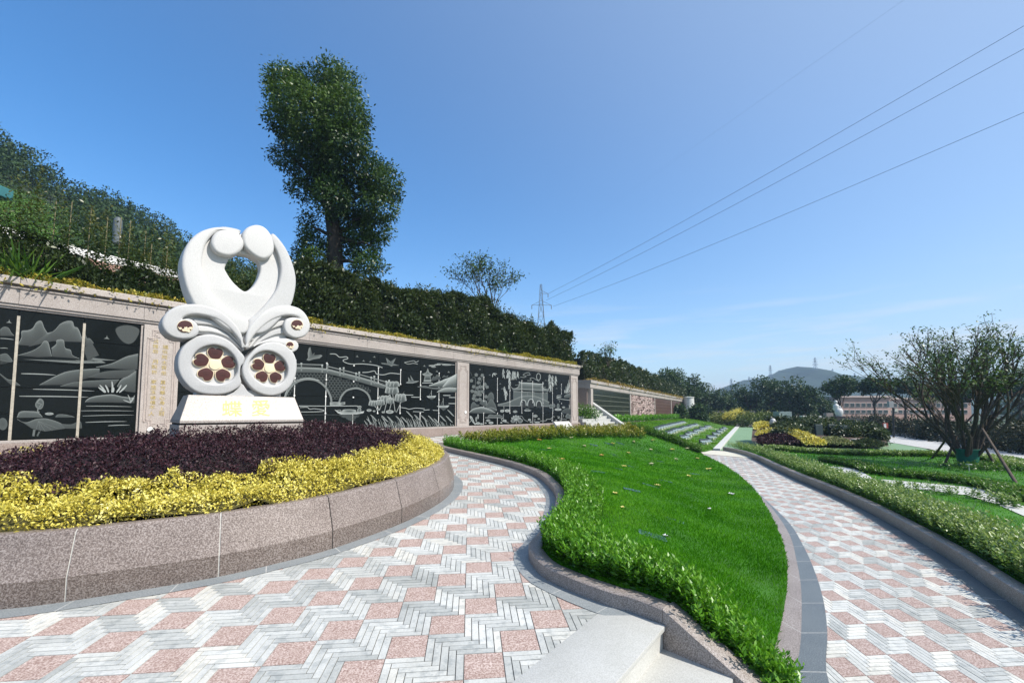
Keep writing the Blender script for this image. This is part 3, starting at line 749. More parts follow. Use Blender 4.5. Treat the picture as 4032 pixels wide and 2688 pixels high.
E.fill([(375, 1110), (395, 1070), (425, 1048), (460, 1070), (465, 1110), (450, 1150), (420, 1165), (385, 1145)], .35, .6); E.stroke([(420, 1060), (400, 1095), (440, 1110), (415, 1140)], 4, .8); E.stroke([(405, 1160), (400, 1185), (420, 1195)], 16, .6)
E.ell(525, 1212, 46, 14, .6, .75)
E.shade([(182, 1250), (215, 1190), (320, 1185), (400, 1195), (452, 1245)], [(185, 1255), (450, 1250)], .6, .35)
E.shade([(182, 1268), (240, 1300), (300, 1300), (390, 1268), (500, 1265), (640, 1310), (700, 1360)], [(200, 1275), (340, 1370), (480, 1400), (690, 1370)], .55, .3)
for q in ((380, 1390), (430, 1400), (480, 1398), (560, 1390), (620, 1370)): E.stroke([(410, 1290), q], 3, .6)
E.shade([(590, 1245), (620, 1220), (700, 1222), (790, 1245)], [(590, 1250), (800, 1250)], .5, .3); E.shade([(650, 1320), (760, 1325), (850, 1290), (870, 1360)], [(700, 1370), (870, 1370)], .4, .2)
E.stroke([(365, 1380), (355, 1450)], 30, .55); E.stroke([(420, 1400), (395, 1450)], 22, .5)
E.bird(95, 235, 32); E.bird(1135, 405, 32); E.bird(1300, 380, 32)
E.fill([(1230, 310), (1350, 270), (1480, 315), (1440, 430), (1365, 470), (1280, 420)], .28, .3); E.fill([(985, 470), (1055, 590), (930, 640), (900, 560), (905, 500)], .2, .2, False)
E.ell(30, 1320, 50, 65, .3, .5)
E.done()
E = Etch(z5)                                                # arched bridge, lotus, boats and reeds
def arch(pts, w, tone): E.stroke(pts, w, tone)
for r in range(11):                                         # bridge masonry: outlined bricks
    for c in range(-10, 26):
        x = 30 + c * 42 + (r % 2) * 21; y = 600 + r * 30
        top = 585 if x < 585 else 600 + (x - 585) * .30
        if y < top + 8 or x > 1300: continue
        if (x - 375) ** 2 / 260 ** 2 + (y - 925) ** 2 / 265 ** 2 < 1 or (x - 925) ** 2 / 215 ** 2 + (y - 950) ** 2 / 190 ** 2 < 1: continue
        if (x - 60) ** 2 / 130 ** 2 + (y - 930) ** 2 / 200 ** 2 < 1 and x < 60: continue
        E.stroke([(x - 19, y - 11), (x + 19, y - 11)], 5, .45, False); E.stroke([(x - 19, y + 11), (x + 19, y + 11)], 5, .45, False); E.stroke([(x - 18, y - 12), (x - 18, y + 12)], 6, .45, False); E.stroke([(x + 18, y - 12), (x + 18, y + 12)], 6, .45, False)
E.shade([(-260, 545), (0, 525), (230, 520), (540, 535), (760, 585), (980, 640), (1200, 705), (1310, 745)], [(-260, 620), (0, 595), (230, 582), (560, 592), (760, 640), (980, 700), (1200, 765), (1290, 785)], .7, .3)
E.stroke([(-260, 505), (0, 490), (230, 482), (530, 490)], 12, .65); E.stroke([(580, 505), (740, 545), (920, 590), (1120, 645), (1330, 705)], 13, .65)
E.stroke([(-260, 530), (0, 512), (230, 503), (530, 512)], 5, .4); E.stroke([(590, 535), (740, 572), (920, 618), (1120, 672), (1330, 730)], 5, .45)
for x, y in ((-200, 500), (-80, 490), (55, 480), (268, 470), (525, 490), (590, 480), (745, 530), (790, 525), (943, 590), (982, 580), (1130, 640), (1168, 630), (1315, 690), (1350, 680)): E.stroke([(x, y), (x, y + 95)], 20, .6, False); E.stroke([(x, y - 6), (x, y + 14)], 26, .8, False)
E.stroke([(65, 885), (110, 800), (180, 720), (280, 675), (375, 668), (470, 690), (560, 760), (620, 860), (640, 945)], 30, .6)
E.stroke([(60, 885), (95, 790), (165, 705), (270, 662), (385, 655), (490, 680)], 6, .9)
E.stroke([(735, 950), (760, 880), (820, 810), (900, 782), (970, 780), (1050, 815), (1100, 870), (1125, 950)], 28, .6)
E.stroke([(-130, 885), (-180, 780), (-260, 700)], 28, .5)
E.fill([(620, 948), (745, 948), (745, 990), (620, 990)], .5, .75, False); E.fill([(745, 955), (808, 945), (808, 975), (745, 990)], .4, .75, False)
E.stroke([(235, 995), (600, 997), (965, 995)], 10, .8, True); E.stroke([(250, 1015), (340, 1012), (370, 1035), (430, 1030), (535, 1045), (540, 1060), (450, 1068), (260, 1070)], 9, .8)
E.stroke([(280, 1105), (540, 1103), (900, 1108)], 5, .45)
E.stroke([(620, 355), (690, 358), (740, 395), (820, 390), (840, 412), (785, 430), (800, 455), (880, 480), (1020, 478), (1180, 495), (1270, 525)], 11, .8)
E.stroke([(1020, 583), (1090, 580), (1170, 565), (1195, 600), (1280, 612), (1370, 592), (1485, 603)], 11, .8)
E.stroke([(1540, 460), (1600, 448), (1660, 440), (1680, 458), (1715, 440)], 7, .8); E.stroke([(1540, 462), (1590, 480), (1650, 470), (1705, 482)], 7, .8)
for x, y, w in ((1880, 500, 42), (1950, 488, 40), (2060, 490, 60), (1900, 515, 30)): E.ell(x, y, w, 9, .6, .7)
E.stroke([(1840, 500), (1940, 488), (1960, 475), (2160, 490)], 7, .8)
E.fill([(345, 345), (360, 285), (378, 270), (385, 330), (395, 375), (430, 340), (420, 380), (510, 365), (528, 380), (490, 410), (420, 420), (360, 440), (330, 430), (350, 400)], .4, .6, False)
E.fill([(1250, 465), (1330, 475), (1310, 400), (1370, 450), (1435, 405), (1400, 475), (1475, 498), (1400, 498), (1380, 510), (1340, 490), (1260, 478)], .4, .6, False)
E.fill([(1555, 710), (1590, 690), (1585, 640), (1625, 690), (1612, 615), (1655, 685), (1725, 688), (1690, 705), (1640, 718), (1580, 718)], .4, .65, False)
for x, y in ((955, 385), (1035, 440), (1118, 450), (1168, 392), (1785, 503), (1940, 570), (2085, 578)): E.bird(x, y, 20)
E.fill([(1828, 530), (1845, 580), (1890, 605), (1865, 625), (1785, 625), (1757, 605), (1810, 580)], .45, .7, False); E.fill([(1790, 628), (1865, 628), (1870, 700), (1775, 700)], .35, .6, False)
E.stroke([(1800, 660), (1855, 660)], 18, .1, False); E.stroke([(1780, 685), (1870, 685)], 14, .75, False); E.stroke([(1760, 713), (1890, 713)], 9, .85, False)
E.shade([(1870, 680), (1900, 630), (1915, 645), (1945, 612), (1990, 655)], [(1880, 690), (1990, 665)], .4, .1); E.shade([(2005, 640), (2030, 620), (2050, 632), (2080, 620)], [(2005, 650), (2080, 645)], .4, .1)
E.shade([(1840, 745), (1920, 715), (2000, 685), (2030, 670), (2110, 640), (2185, 600)], [(1850, 755), (2000, 765), (2185, 760)], .85, .35)
E.shade([(2010, 760), (2060, 700), (2100, 660), (2180, 610)], [(2020, 770), (2185, 765)], .85, .4)
E.shade([(1700, 760), (1800, 752), (1900, 775), (2100, 770)], [(1720, 768), (1950, 800), (2100, 790)], .6, .1)
E.shade([(1940, 825), (2010, 785), (2090, 770), (2185, 775)], [(1945, 830), (2180, 825)], .8, .45)
for a, b, y in ((1540, 1648, 860), (1625, 1728, 887), (2018, 2108, 865), (2090, 2175, 890), (2085, 2172, 965)): E.stroke([(a, y), (b, y + 2)], 11, .8, False)
E.stroke([(1500, 1015), (1560, 1025), (1600, 1035), (1680, 1022), (1790, 1030)], 9, .8); E.stroke([(1775, 1048), (1850, 1042)], 9, .8, False); E.stroke([(1890, 1048), (1960, 1052)], 8, .8, False); E.stroke([(1645, 1065), (1780, 1070)], 8, .8, False)
for x, y, r in ((1872, 880, 1), (2017, 1000, 1.3)): E.fill([(x - 60 * r, y - 5), (x + 60 * r, y - 12), (x + 42 * r, y + 15), (x - 40 * r, y + 15)], .55, .85, False); E.stroke([(x, y - 8), (x + 2, y - 78 * r)], 5, .85, False); E.stroke([(x - 30, y - 10), (x, y - 55 * r)], 4, .6, False); E.fill([(x - 35 * r, y + 18), (x + 40 * r, y + 18), (x + 5, y + 42 * r)], .2, .4, False)
E.fill([(675, 1040), (720, 1062), (800, 1078), (900, 1080), (1045, 1060), (1030, 1085), (950, 1098), (760, 1100), (720, 1085)], .5, .9, False)
E.fill([(790, 1040), (930, 1042), (925, 1080), (785, 1075)], .35, .75); E.fill([(955, 1055), (975, 1015), (1000, 1015), (1005, 1060), (980, 1085)], .4, .7); E.stroke([(960, 1010), (985, 998), (1010, 1008)], 12, .8); E.ell(735, 1055, 25, 14, .3, .7)
for k in range(14): E.stroke([(745 + k * 12 + rg.uniform(-20, 10), 1112 + k * 6.5), (985 - k * 8 + rg.uniform(-20, 20), 1112 + k * 6.5)], 5, .5, False)
def lily(x, y, w, h):
    for d in (-1, 0, 1): E.shade([(x + d * w * .6 - w * .55, y + h * .25), (x + d * w * .6 - w * .3, y - h * .5), (x + d * w * .6 + w * .3, y - h * .5), (x + d * w * .6 + w * .55, y + h * .25)], [(x + d * w * .3, y + h * .5), (x + d * w * .3 + 2, y + h * .5)], .75, .3)
for x, y, w, h, bx, by in ((1385, 810, 75, 95, 1425, 1070), (1395, 735, 75, 70, 1400, 800), (1490, 905, 65, 100, 1440, 1075), (1310, 915, 65, 80, 1290, 1075), (1365, 940, 40, 70, 1355, 1045), (1160, 970, 55, 70, 1215, 1035), (1245, 960, 45, 70, 1232, 1045)): lily(x, y, w, h); E.stroke([(x + 10, y + h * .4), (bx, by)], 10, .7)
E.stroke([(1500, 870), (1540, 815)], 10, .7, True, True); E.ell(1358, 878, 12, 24); E.ell(1232, 890, 9, 18)
for x, y, a, b in ((1103, 1050, 30, 16), (1165, 1060, 16, 10), (1278, 1073, 20, 12), (1358, 1068, 48, 22), (1215, 1038, 24, 12)): E.ell(x, y, a, b, .5, .8)
for k in range(105):
    x = 1060 + k * 10.5 + rg.uniform(-9, 9); h = rg.uniform(40, 165) * (1 if x > 1080 else .4); E.blade(x + rg.uniform(0, 25), 1290 + (x < 1300) * 10, x - h * rg.uniform(.1, .45), 1285 - h, rg.uniform(6, 12), rg.uniform(.45, .8))
for x, y in ((1070, 1155), (1120, 1105), (1255, 1115), (1325, 1125), (1430, 1120), (1500, 1130), (1560, 1060), (1660, 1105), (1740, 1110), (1830, 1115), (1900, 1150), (1970, 1110), (2070, 1045), (2050, 1120)):
    for q in range(5): E.blade(x + q * 12, y + q * 13, x + q * 12 + 38, y + q * 13 + 26, 13, .65)
E.done()
E = Etch(z6)                                                # palace gate, willow, blossom and lotus
E.shade([(975, 650), (1030, 690), (1110, 650), (1125, 565), (1130, 560), (1150, 580), (1540, 610), (1558, 590), (1560, 670), (1660, 700), (1680, 660), (1650, 740)], [(1020, 745), (1170, 715), (1400, 740), (1550, 745), (1640, 750)], .65, .35)
E.stroke([(1130, 562), (1155, 580), (1340, 590), (1530, 607), (1556, 590)], 14, .85); E.stroke([(1010, 690), (1165, 695), (1555, 712), (1650, 725)], 8, .8); E.stroke([(1020, 742), (1165, 745), (1555, 770), (1640, 760)], 10, .7)
E.stroke([(1050, 625), (1120, 622)], 18, .5, False); E.stroke([(1570, 662), (1615, 664)], 18, .5, False)
E.fill([(1025, 745), (1640, 770), (1640, 940), (1025, 905)], .42, .5, False)
for x in (1025, 1165, 1275, 1400, 1525, 1640): E.stroke([(x, 750), (x, 900)], 7, .6, False)
E.shade([(735, 985), (900, 945), (1060, 880), (1170, 835), (1300, 820), (1430, 835), (1560, 885), (1670, 935)], [(735, 1000), (960, 1000), (1300, 1005), (1670, 1012)], .55, .4)
E.stroke([(735, 980), (900, 942), (1060, 878), (1170, 832), (1300, 818), (1430, 832), (1560, 882), (1672, 938)], 20, .6); E.stroke([(735, 998), (960, 1003), (1150, 1005)], 6, .85); E.stroke([(1550, 1010), (1670, 1012)], 6, .85)
for x, y, w, h in ((1200, 1000, 50, 105), (1340, 1005, 58, 125), (1485, 1008, 48, 98)):
    E.fill([(x - w, y + 30), (x - w, y - h * .4), (x - w * .6, y - h * .85), (x, y - h), (x + w * .6, y - h * .85), (x + w, y - h * .4), (x + w, y + 30)], .01, .01, False); E.stroke([(x - w, y), (x - w, y - h * .4), (x - w * .6, y - h * .88), (x, y - h), (x + w * .6, y - h * .88), (x + w, y - h * .4), (x + w, y)], 12, .9)
def willow(x, y, n, ln, sp):
    for k in range(n):
        xx = x + rg.uniform(-sp, sp) * .3; yy = y
        for j in range(ln):
            yy += 30; xx += rg.uniform(-6, 6)
            for d in (-1, 1): E.blade(xx, yy, xx + d * rg.uniform(10, 26), yy + rg.uniform(45, 70), 13, rg.uniform(.65, .9))
for x, y, ln in ((840, 300, 5), (910, 310, 5), (950, 330, 11), (1000, 340, 5), (1060, 345, 4), (1100, 350, 3), (870, 620, 5), (890, 700, 5), (1690, 400, 8), (1715, 420, 6), (1780, 430, 5), (1700, 600, 3)): willow(x, y, 1, ln, 40)
for x, y, a, b in ((640, 480, 655, 420), (700, 455, 655, 415), (725, 425, 655, 385)): E.blade(b and 655, 410, x, y, 18, .8)
for x, y in ((345, 440), (455, 450), (258, 545), (405, 510), (385, 580), (297, 655), (415, 655), (360, 680), (500, 610), (540, 660), (465, 660), (270, 735), (330, 750), (390, 745), (460, 745), (415, 800), (370, 790), (295, 870), (350, 895), (410, 885), (520, 835), (310, 815)):
    for k in range(5): a = k * 72 + x; E.ell(x + 19 * math.cos(math.radians(a)), y + 19 * math.sin(math.radians(a)), 14, 14, .4, .65)
    E.ell(x, y, 7, 7, .3, .3)
E.stroke([(270, 490), (320, 490), (330, 560), (330, 640), (370, 720), (350, 800), (320, 880)], 13, .45); E.stroke([(475, 480), (440, 545), (420, 600), (430, 700), (400, 840)], 13, .45); E.stroke([(240, 390), (268, 460)], 8, .5)
E.shade([(545, 850), (580, 780), (620, 758), (655, 800), (665, 870)], [(545, 910), (665, 915)], .5, .2); E.shade([(520, 1025), (570, 930), (615, 880), (655, 920), (690, 980), (720, 1085)], [(530, 1040), (720, 1095)], .5, .2)
E.shade([(245, 1060), (260, 970), (300, 930), (345, 975), (400, 985)], [(250, 1075), (400, 1000)], .5, .15); E.shade([(215, 1120), (290, 1055), (440, 1020), (560, 1050), (640, 1090), (695, 1130)], [(218, 1128), (450, 1140), (695, 1135)], .75, .25)
E.shade([(430, 900), (520, 905), (540, 960), (520, 1000)], [(400, 960), (500, 1020)], .6, .2); E.shade([(555, 1045), (620, 1030), (700, 1060), (715, 1090)], [(580, 1060), (700, 1100)], .6, .3)
E.shade([(550, 1205), (590, 1160), (680, 1170), (740, 1160), (830, 1195)], [(555, 1210), (820, 1205)], .6, .2); E.stroke([(505, 1215), (810, 1217), (800, 1245), (830, 1280), (935, 1308)], 11, .75)
for x, y, r in ((1065, 1230, 85), (1050, 1110, 42), (560, 1270, 40), (1415, 1190, 45), (1930, 1030, 30), (1480, 1240, 25)): E.lotus(x, y + r * .4, r, .55)
E.ell(1010, 1275, 40, 32, .3, .7); E.ell(1140, 1270, 48, 40, .25, .7); E.stroke([(1110, 1195), (1170, 1190), (1215, 1250), (1285, 1290)], 13, .6); E.stroke([(1065, 1270), (1075, 1320)], 16, .7); E.stroke([(1410, 1230), (1405, 1305)], 9, .7)
for x, y, a, b in ((375, 1318, 40, 22), (440, 1330, 24, 16), (325, 1330, 18, 14), (612, 1310, 42, 22), (515, 1312, 18, 10), (800, 1305, 18, 12), (860, 1272, 34, 22), (1310, 1255, 26, 18), (1335, 1293, 18, 12), (815, 1095, 36, 24), (908, 1090, 46, 26), (1455, 1300, 46, 14), (1830, 1068, 62, 20), (1718, 1268, 10, 12), (1795, 1268, 16, 12), (1870, 1270, 10, 12)): E.ell(x, y, a, b, .55, .85)
E.fill([(225, 1190), (260, 1195), (300, 1270), (315, 1330), (280, 1300), (240, 1240)], .5, .85); E.ell(343, 1245, 13, 45); E.ell(376, 1195, 14, 45); E.stroke([(215, 1310), (255, 1265)], 10, .7); E.stroke([(845, 995), (847, 1080)], 11, .7, False); E.stroke([(838, 1150), (838, 1250)], 9, .7, False)
E.fill([(1205, 1080), (1345, 1080), (1310, 1098), (1240, 1098)], .5, .9, False); E.shade([(1225, 1075), (1260, 1048), (1300, 1055), (1310, 1075)], [(1225, 1080), (1310, 1080)], .5, .3)
E.stroke([(1500, 1275), (1610, 1270), (1620, 1245), (1690, 1240), (1720, 1220), (1735, 1195), (1770, 1200)], 11, .75); E.stroke([(1810, 1195), (1860, 1200), (1830, 1225), (1990, 1250)], 9, .75)
E.stroke([(1145, 480), (1210, 485), (1250, 465), (1195, 440), (1250, 405), (1300, 400), (1320, 440), (1260, 440)], 15, .6); E.stroke([(1270, 545), (1340, 540), (1320, 505), (1370, 495), (1430, 525), (1490, 565)], 14, .6)
E.stroke([(1475 + 36 * math.cos(a), 475 + 62 * math.sin(a)) for a in np.linspace(0, 6.3, 15)], 12, .75)
for x, y in ((410, 340), (590, 440), (778, 600), (812, 690), (1605, 540), (1803, 685), (1888, 680)): E.bird(x, y, 20)
for x, y, h in ((1960, 770, 130), (1975, 770, 180), (1985, 770, 240), (1995, 770, 200), (2010, 770, 130), (1945, 770, 60)): E.blade(x, y, x + (x - 1960) * .9 + 15, y - h, 14, .8)
E.shade([(1940, 830), (1990, 790), (2055, 790)], [(1945, 860), (2055, 850)], .6, .3); E.stroke([(1890, 815), (1820, 815), (1815, 835), (1890, 845), (1800, 855), (1890, 880), (2045, 900)], 12, .75); E.stroke([(1820, 885), (1855, 905), (1850, 940)], 9, .6)
for x, y, a, b in ((1700, 1010, 36, 40), (1755, 1000, 24, 34), (1830, 1005, 24, 45)): E.ell(x, y, a, b, .4, .6)
E.stroke([(1735, 1040), (1738, 1105)], 14, .7, False); E.shade([(1890, 1110), (1940, 1060), (2000, 1040), (2055, 1060)], [(1910, 1130), (2055, 1160)], .3, .1); E.fill([(1965, 1190), (2000, 1140), (2050, 1180), (2055, 1230), (1980, 1220)], .3, .6); E.stroke([(1890, 1120), (1930, 1180), (1915, 1210)], 10, .6); E.blade(2030, 1060, 2028, 970, 14, .7)
E.done()

# ------------------------------------------------------------------ second, lower wall further along
W2 = Plane((.1876 * 28, 28, 0), math.atan(.564))
w2 = lambda px, py, out=0: W2.sz(px, py, out)
tv = thing('memorial_wall', 'lower beige niche wall further away with one dark green and three red-brown bays', 'memorial wall', W2.P(0, .86))
sA = w2(2321, 1500)[0]; sB = w2(2691, 1600)[0]
ZB2, ZT2 = .80, w2(2482, 1528)[1] + .03
def vbox(name, a, b, z0, z1, o0, o1, mat, bevel=.006): return MB().pbox(W2, a, b, z0, z1, o0, o1).build(name, mat, tv, bevel=bevel)
vbox('wall_core', sA + .05, sB - .1, .3, ZT2 - .3, -1.4, -.2, M_WALLB)
vbox('plinth', sA, sB, .3, 1.05, -.3, .06, M_WALL)
vbox('frieze', sA, sB, ZT2 - .50, ZT2 - .2, -1.4, .05, M_WALL); vbox('moulding', sA, sB - .04, ZT2 - .56, ZT2 - .503, -.3, .0, M_WALL)
vbox('coping', sA - .03, sB + .03, ZT2 - .197, ZT2, -1.45, .12, M_WALL, .012)
pw = [w2(2330, 1600)[0], w2(2482, 1600)[0], w2(2578, 1600)[0], w2(2643, 1600)[0], w2(2689.5, 1600)[0]]
def grid_mat(name, base, lite, scale, thr, rough=.25):
    m, t, b = new_mat(name); f = noise(t, scale, 5, .65); c = ramp(t, f, [(thr - .06, base), (thr + .05, lite)])
    L(t, c, b.inputs['Base Color']); b.inputs['Roughness'].default_value = rough; return m
mats = [grid_mat('green_granite', (.025, .032, .025), (.05, .06, .045), 3, .62, .15), grid_mat('red_relief', (.10, .05, .045), (.40, .31, .28), 1.6, .53, .6), grid_mat('red_granite', (.10, .055, .048), (.16, .095, .085), 2.5, .6, .3), grid_mat('red_granite', (.10, .055, .048), (.15, .09, .08), 2.2, .62, .3)]
z20, z21 = 1.06, ZT2 - .57; 
for k in range(5):
    wdt = .42 if k == 0 else .30
    vbox('pilaster', pw[k] - wdt / 2, pw[k] + wdt / 2, 1.052, ZT2 - .562, -.25, .03, M_WALL)
for k in range(4):
    a, b = pw[k] + (.215 if k == 0 else .155), pw[k + 1] - .155; mb = MB(); ncol = 12; nr = 6; j = MB()
    for c in range(ncol):
        for r in range(nr):
            x0 = a + (b - a) * c / ncol; x1 = a + (b - a) * (c + 1) / ncol; h = (z21 - z20) / nr
            mb.pbox(W2, x0 + .012, x1 - .012, z20 + h * r + .035, z20 + h * (r + 1) - .02, -.2, -.02)
    mb.build('niche_panels', mats[k], tv)
    MB().pbox(W2, a, b, z20, z21, -.22, -.045).build('panel_back', plain('niche_joint', (.16, .17, .13) if k == 0 else ((.20, .14, .125) if k == 1 else (.12, .085, .075)), .6), tv)
# relief figures of the third bay stand out from it
mb = MB(); rg2 = random.Random(5); a, b = pw[1] + .2, pw[2] - .2
for k in range(150):
    x = rg2.uniform(a, b - .8); z = rg2.uniform(z20 + .05, z21 - .1); n = rg2.randint(3, 6); pts = [(x, z)]
    vert = rg2.random() < .6
    for q in range(n): pts.append((pts[-1][0] + (rg2.uniform(-.12, .3) if vert else rg2.uniform(.1, .45)), min(z21 - .05, max(z20 + .03, pts[-1][1] + (rg2.uniform(-.02, .2) if vert else rg2.uniform(-.05, .05))))))
    mb.tube([W2.P(min(max(p, a), b), q, -.02) for p, q in pts], [.02 + .045 * math.sin(math.pi * (i + .5) / len(pts)) for i in range(len(pts))], 5)
mb.build('carved_relief', plain('relief_stone', (.36, .27, .245), .6, .2), tv)

# white slab leaning at the foot of the main wall
a = wS(2190, 1690, .45)[0]; b = wS(2250, 1690, .45)[0]
mb = MB(); mb.hexa([WALL.P(a, .62, .75), WALL.P(b, .62, .75), WALL.P(b, .62, .5), WALL.P(a, .62, .5)], [WALL.P(a, 1.13, .3), WALL.P(b, 1.13, .3), WALL.P(b, 1.13, .2), WALL.P(a, 1.13, .2)])
o = mb.build('stone_slab', M_STEP, None, bevel=.01); tag(o, 'white stone slab leaning against the foot of the main wall near its end', 'slab')

# steps between the two walls
t3 = thing('steps', 'white steps rising between the two memorial walls beside a sloping parapet', 'steps', at_y(2330, 1670, 27))
sx0 = WALL.P(s_end + .1, 0, -.0); sx1 = W2.P(sA - .25, 0, 1.3)
base = Vector((sx0.x, sx0.y)); across = (Vector((sx1.x, sx1.y)) - base); back = Vector((-across.y, across.x)).normalized()
across_l = across.length; acn = across.normalized()
for k in range(7):
    z = .72 + .17 * (k + 1); p = base + back * (-.9 + .34 * k)
    q = [p, p + acn * across_l, p + acn * across_l + back * (.36 if k < 6 else 2), p + back * (.36 if k < 6 else 2)]
    mb = MB(); mb.hexa([(v.x, v.y, .3) for v in q], [(v.x, v.y, z) for v in q]); mb.build('step', M_STEP, t3, bevel=.008)
mb = MB(); p = base + acn * (across_l + .02); pr = []
q0 = p + back * -1.25; q1 = p + back * 2.0
mb.hexa([(q0.x, q0.y, .3), (q0.x + acn.x * .22, q0.y + acn.y * .22, .3), (q1.x + acn.x * .22, q1.y + acn.y * .22, .3), (q1.x, q1.y, .3)],
        [(q0.x, q0.y, .86), (q0.x + acn.x * .22, q0.y + acn.y * .22, .86), (q1.x + acn.x * .22, q1.y + acn.y * .22, 2.45), (q1.x, q1.y, 2.45)])
mb.build('parapet', M_STEP, t3, bevel=.01)
# ------------------------------------------------------------------ butterfly sculpture on its plinth
SAZ = math.radians(44.7)
SCU = Plane((-.627 * 7, 7, 0), SAZ)
z1 = zm(1.5675, 500, 800)
tS = thing('butterfly_sculpture', 'white stone sculpture of two leaning figures growing out of butterfly wings', 'sculpture', SCU.P(0, 1.3))
def pth(pts, out): return [SCU.sz(*z1(x, y), out) for x, y in pts]
def slab(name, outline, o0, o1, bev, mat, parent, holes=(), n=5, raw=False, res=4, label=None):
    """rounded slab of stone between two depths, outline in the plane of the sculpture"""
    c = bpy.data.curves.new(name, 'CURVE'); c.dimensions = '2D'; c.fill_mode = 'BOTH'
    for pl in [outline, *holes]:
        q = pl if raw else cr(pl, n, True)
        sp = c.splines.new('POLY'); sp.points.add(len(q) - 1); sp.use_cyclic_u = True
        for k, p in enumerate(q): sp.points[k].co = (p[0], p[1], 0, 1)
    c.bevel_depth = bev; c.bevel_resolution = res; c.offset = -bev; c.extrude = (o1 - o0) / 2 - bev
    o = bpy.data.objects.new(name, c); COL.objects.link(o)
    me = bpy.data.meshes.new_from_object(o.evaluated_get(bpy.context.evaluated_depsgraph_get()))
    bpy.data.objects.remove(o); bpy.data.curves.remove(c)
    me.name = name; mid = (o0 + o1) / 2
    for v in me.vertices: v.co = SCU.P(v.co.x, v.co.y, v.co.z + mid)
    b = bmesh.new(); b.from_mesh(me); bmesh.ops.remove_doubles(b, verts=b.verts, dist=2e-4); bmesh.ops.recalc_face_normals(b, faces=b.faces); b.to_mesh(me); b.free()
    me.polygons.foreach_set('use_smooth', [True] * len(me.polygons)); me.set_sharp_from_angle(angle=math.radians(38))
    return link(name, me, mat, parent, label)
def zs(name, pts, o0, o1, bev, mat=None, parent=None, holes=(), **k):
    return slab(name, pth(pts, o1), o0, o1, bev, mat or M_WHITE, parent or tS, [pth(h, o1) for h in holes], **k)
# the two figures: a shared plate with a heart-shaped opening, raised crescents and two heads
HOLE = [(606, 395), (615, 425), (640, 465), (675, 505), (727, 543), (770, 520), (797, 485), (815, 445), (823, 395), (800, 345), (745, 322), (690, 312), (640, 335)]
zs('torso', [(430, 640), (387, 570), (364, 510), (348, 440), (342, 380), (350, 320), (376, 258), (418, 210), (470, 178), (530, 162), (590, 158), (650, 172), (695, 190), (730, 172), (770, 155), (830, 155), (880, 188), (938, 238), (982, 296), (1010, 360), (1030, 430), (1036, 490), (1026, 560), (1005, 630), (950, 700), (860, 790), (735, 860), (620, 790), (500, 700)], -.20, -.02, .03, holes=[HOLE])
zs('figure', [(425, 640), (385, 570), (362, 510), (345, 440), (338, 380), (345, 320), (370, 255), (410, 205), (460, 170), (520, 150), (580, 144), (640, 154), (690, 175), (702, 186), (668, 174), (600, 164), (556, 178), (520, 206), (490, 250), (472, 310), (466, 380), (478, 440), (505, 510), (545, 575), (600, 630), (680, 685), (752, 722), (735, 800), (640, 790), (500, 690)], -.33, .07, .045)
zs('figure', [(885, 205), (905, 186), (950, 230), (990, 290), (1020, 360), (1040, 430), (1045, 490), (1035, 560), (1013, 630), (960, 700), (860, 790), (760, 800), (753, 726), (790, 690), (835, 645), (885, 588), (922, 530), (942, 470), (950, 400), (940, 340), (920, 285), (895, 235)], -.33, .06, .035)
zs('head', [(528, 205), (558, 172), (600, 160), (650, 168), (697, 192), (722, 232), (720, 270), (692, 304), (642, 325), (590, 320), (545, 297), (520, 252)], -.22, .10, .05, res=6)
zs('head', [(716, 185), (745, 147), (800, 130), (850, 145), (888, 186), (908, 240), (910, 288), (892, 325), (852, 345), (808, 335), (760, 302), (730, 268), (715, 225)], -.24, .09, .05, res=6)
# lower wings with round recesses
RL = [(400, 985), (412, 940), (445, 902), (495, 880), (550, 875), (610, 895), (655, 935), (680, 985), (682, 1035), (657, 1080), (610, 1105), (545, 1113), (480, 1100), (430, 1065), (405, 1020)]
RR = [(755, 1000), (768, 962), (800, 930), (845, 912), (895, 915), (945, 940), (980, 980), (994, 1025), (985, 1070), (955, 1105), (905, 1123), (850, 1115), (800, 1085), (765, 1045)]
zs('lower_wing', [(313, 985), (322, 930), (350, 880), (400, 838), (450, 815), (520, 808), (590, 825), (650, 860), (700, 912), (728, 950), (722, 985), (704, 1010), (700, 1060), (706, 1118), (650, 1160), (590, 1178), (520, 1180), (450, 1170), (390, 1140), (345, 1090), (320, 1040)], -.32, .05, .03, holes=[RL])
zs('lower_wing', [(735, 962), (765, 925), (800, 890), (850, 862), (910, 855), (970, 870), (1020, 910), (1045, 960), (1050, 1010), (1040, 1070), (1010, 1130), (960, 1170), (900, 1187), (840, 1180), (780, 1150), (738, 1105), (716, 1060), (712, 1010)], -.32, .05, .03, holes=[RR])
zs('wing_back', [(380, 985), (420, 880), (550, 850), (680, 930), (740, 960), (890, 890), (1000, 960), (1010, 1060), (900, 1150), (760, 1110), (700, 1060), (640, 1120), (540, 1140), (420, 1090)], -.30, -.045, .01)
zs('tail', [(610, 1192), (660, 1165), (706, 1112), (745, 1160), (785, 1194)], -.28, -.0, .008, n=3)
zs('foot', [(425, 1192), (425, 1150), (950, 1155), (950, 1194)], -.30, -.06, .01, raw=True)
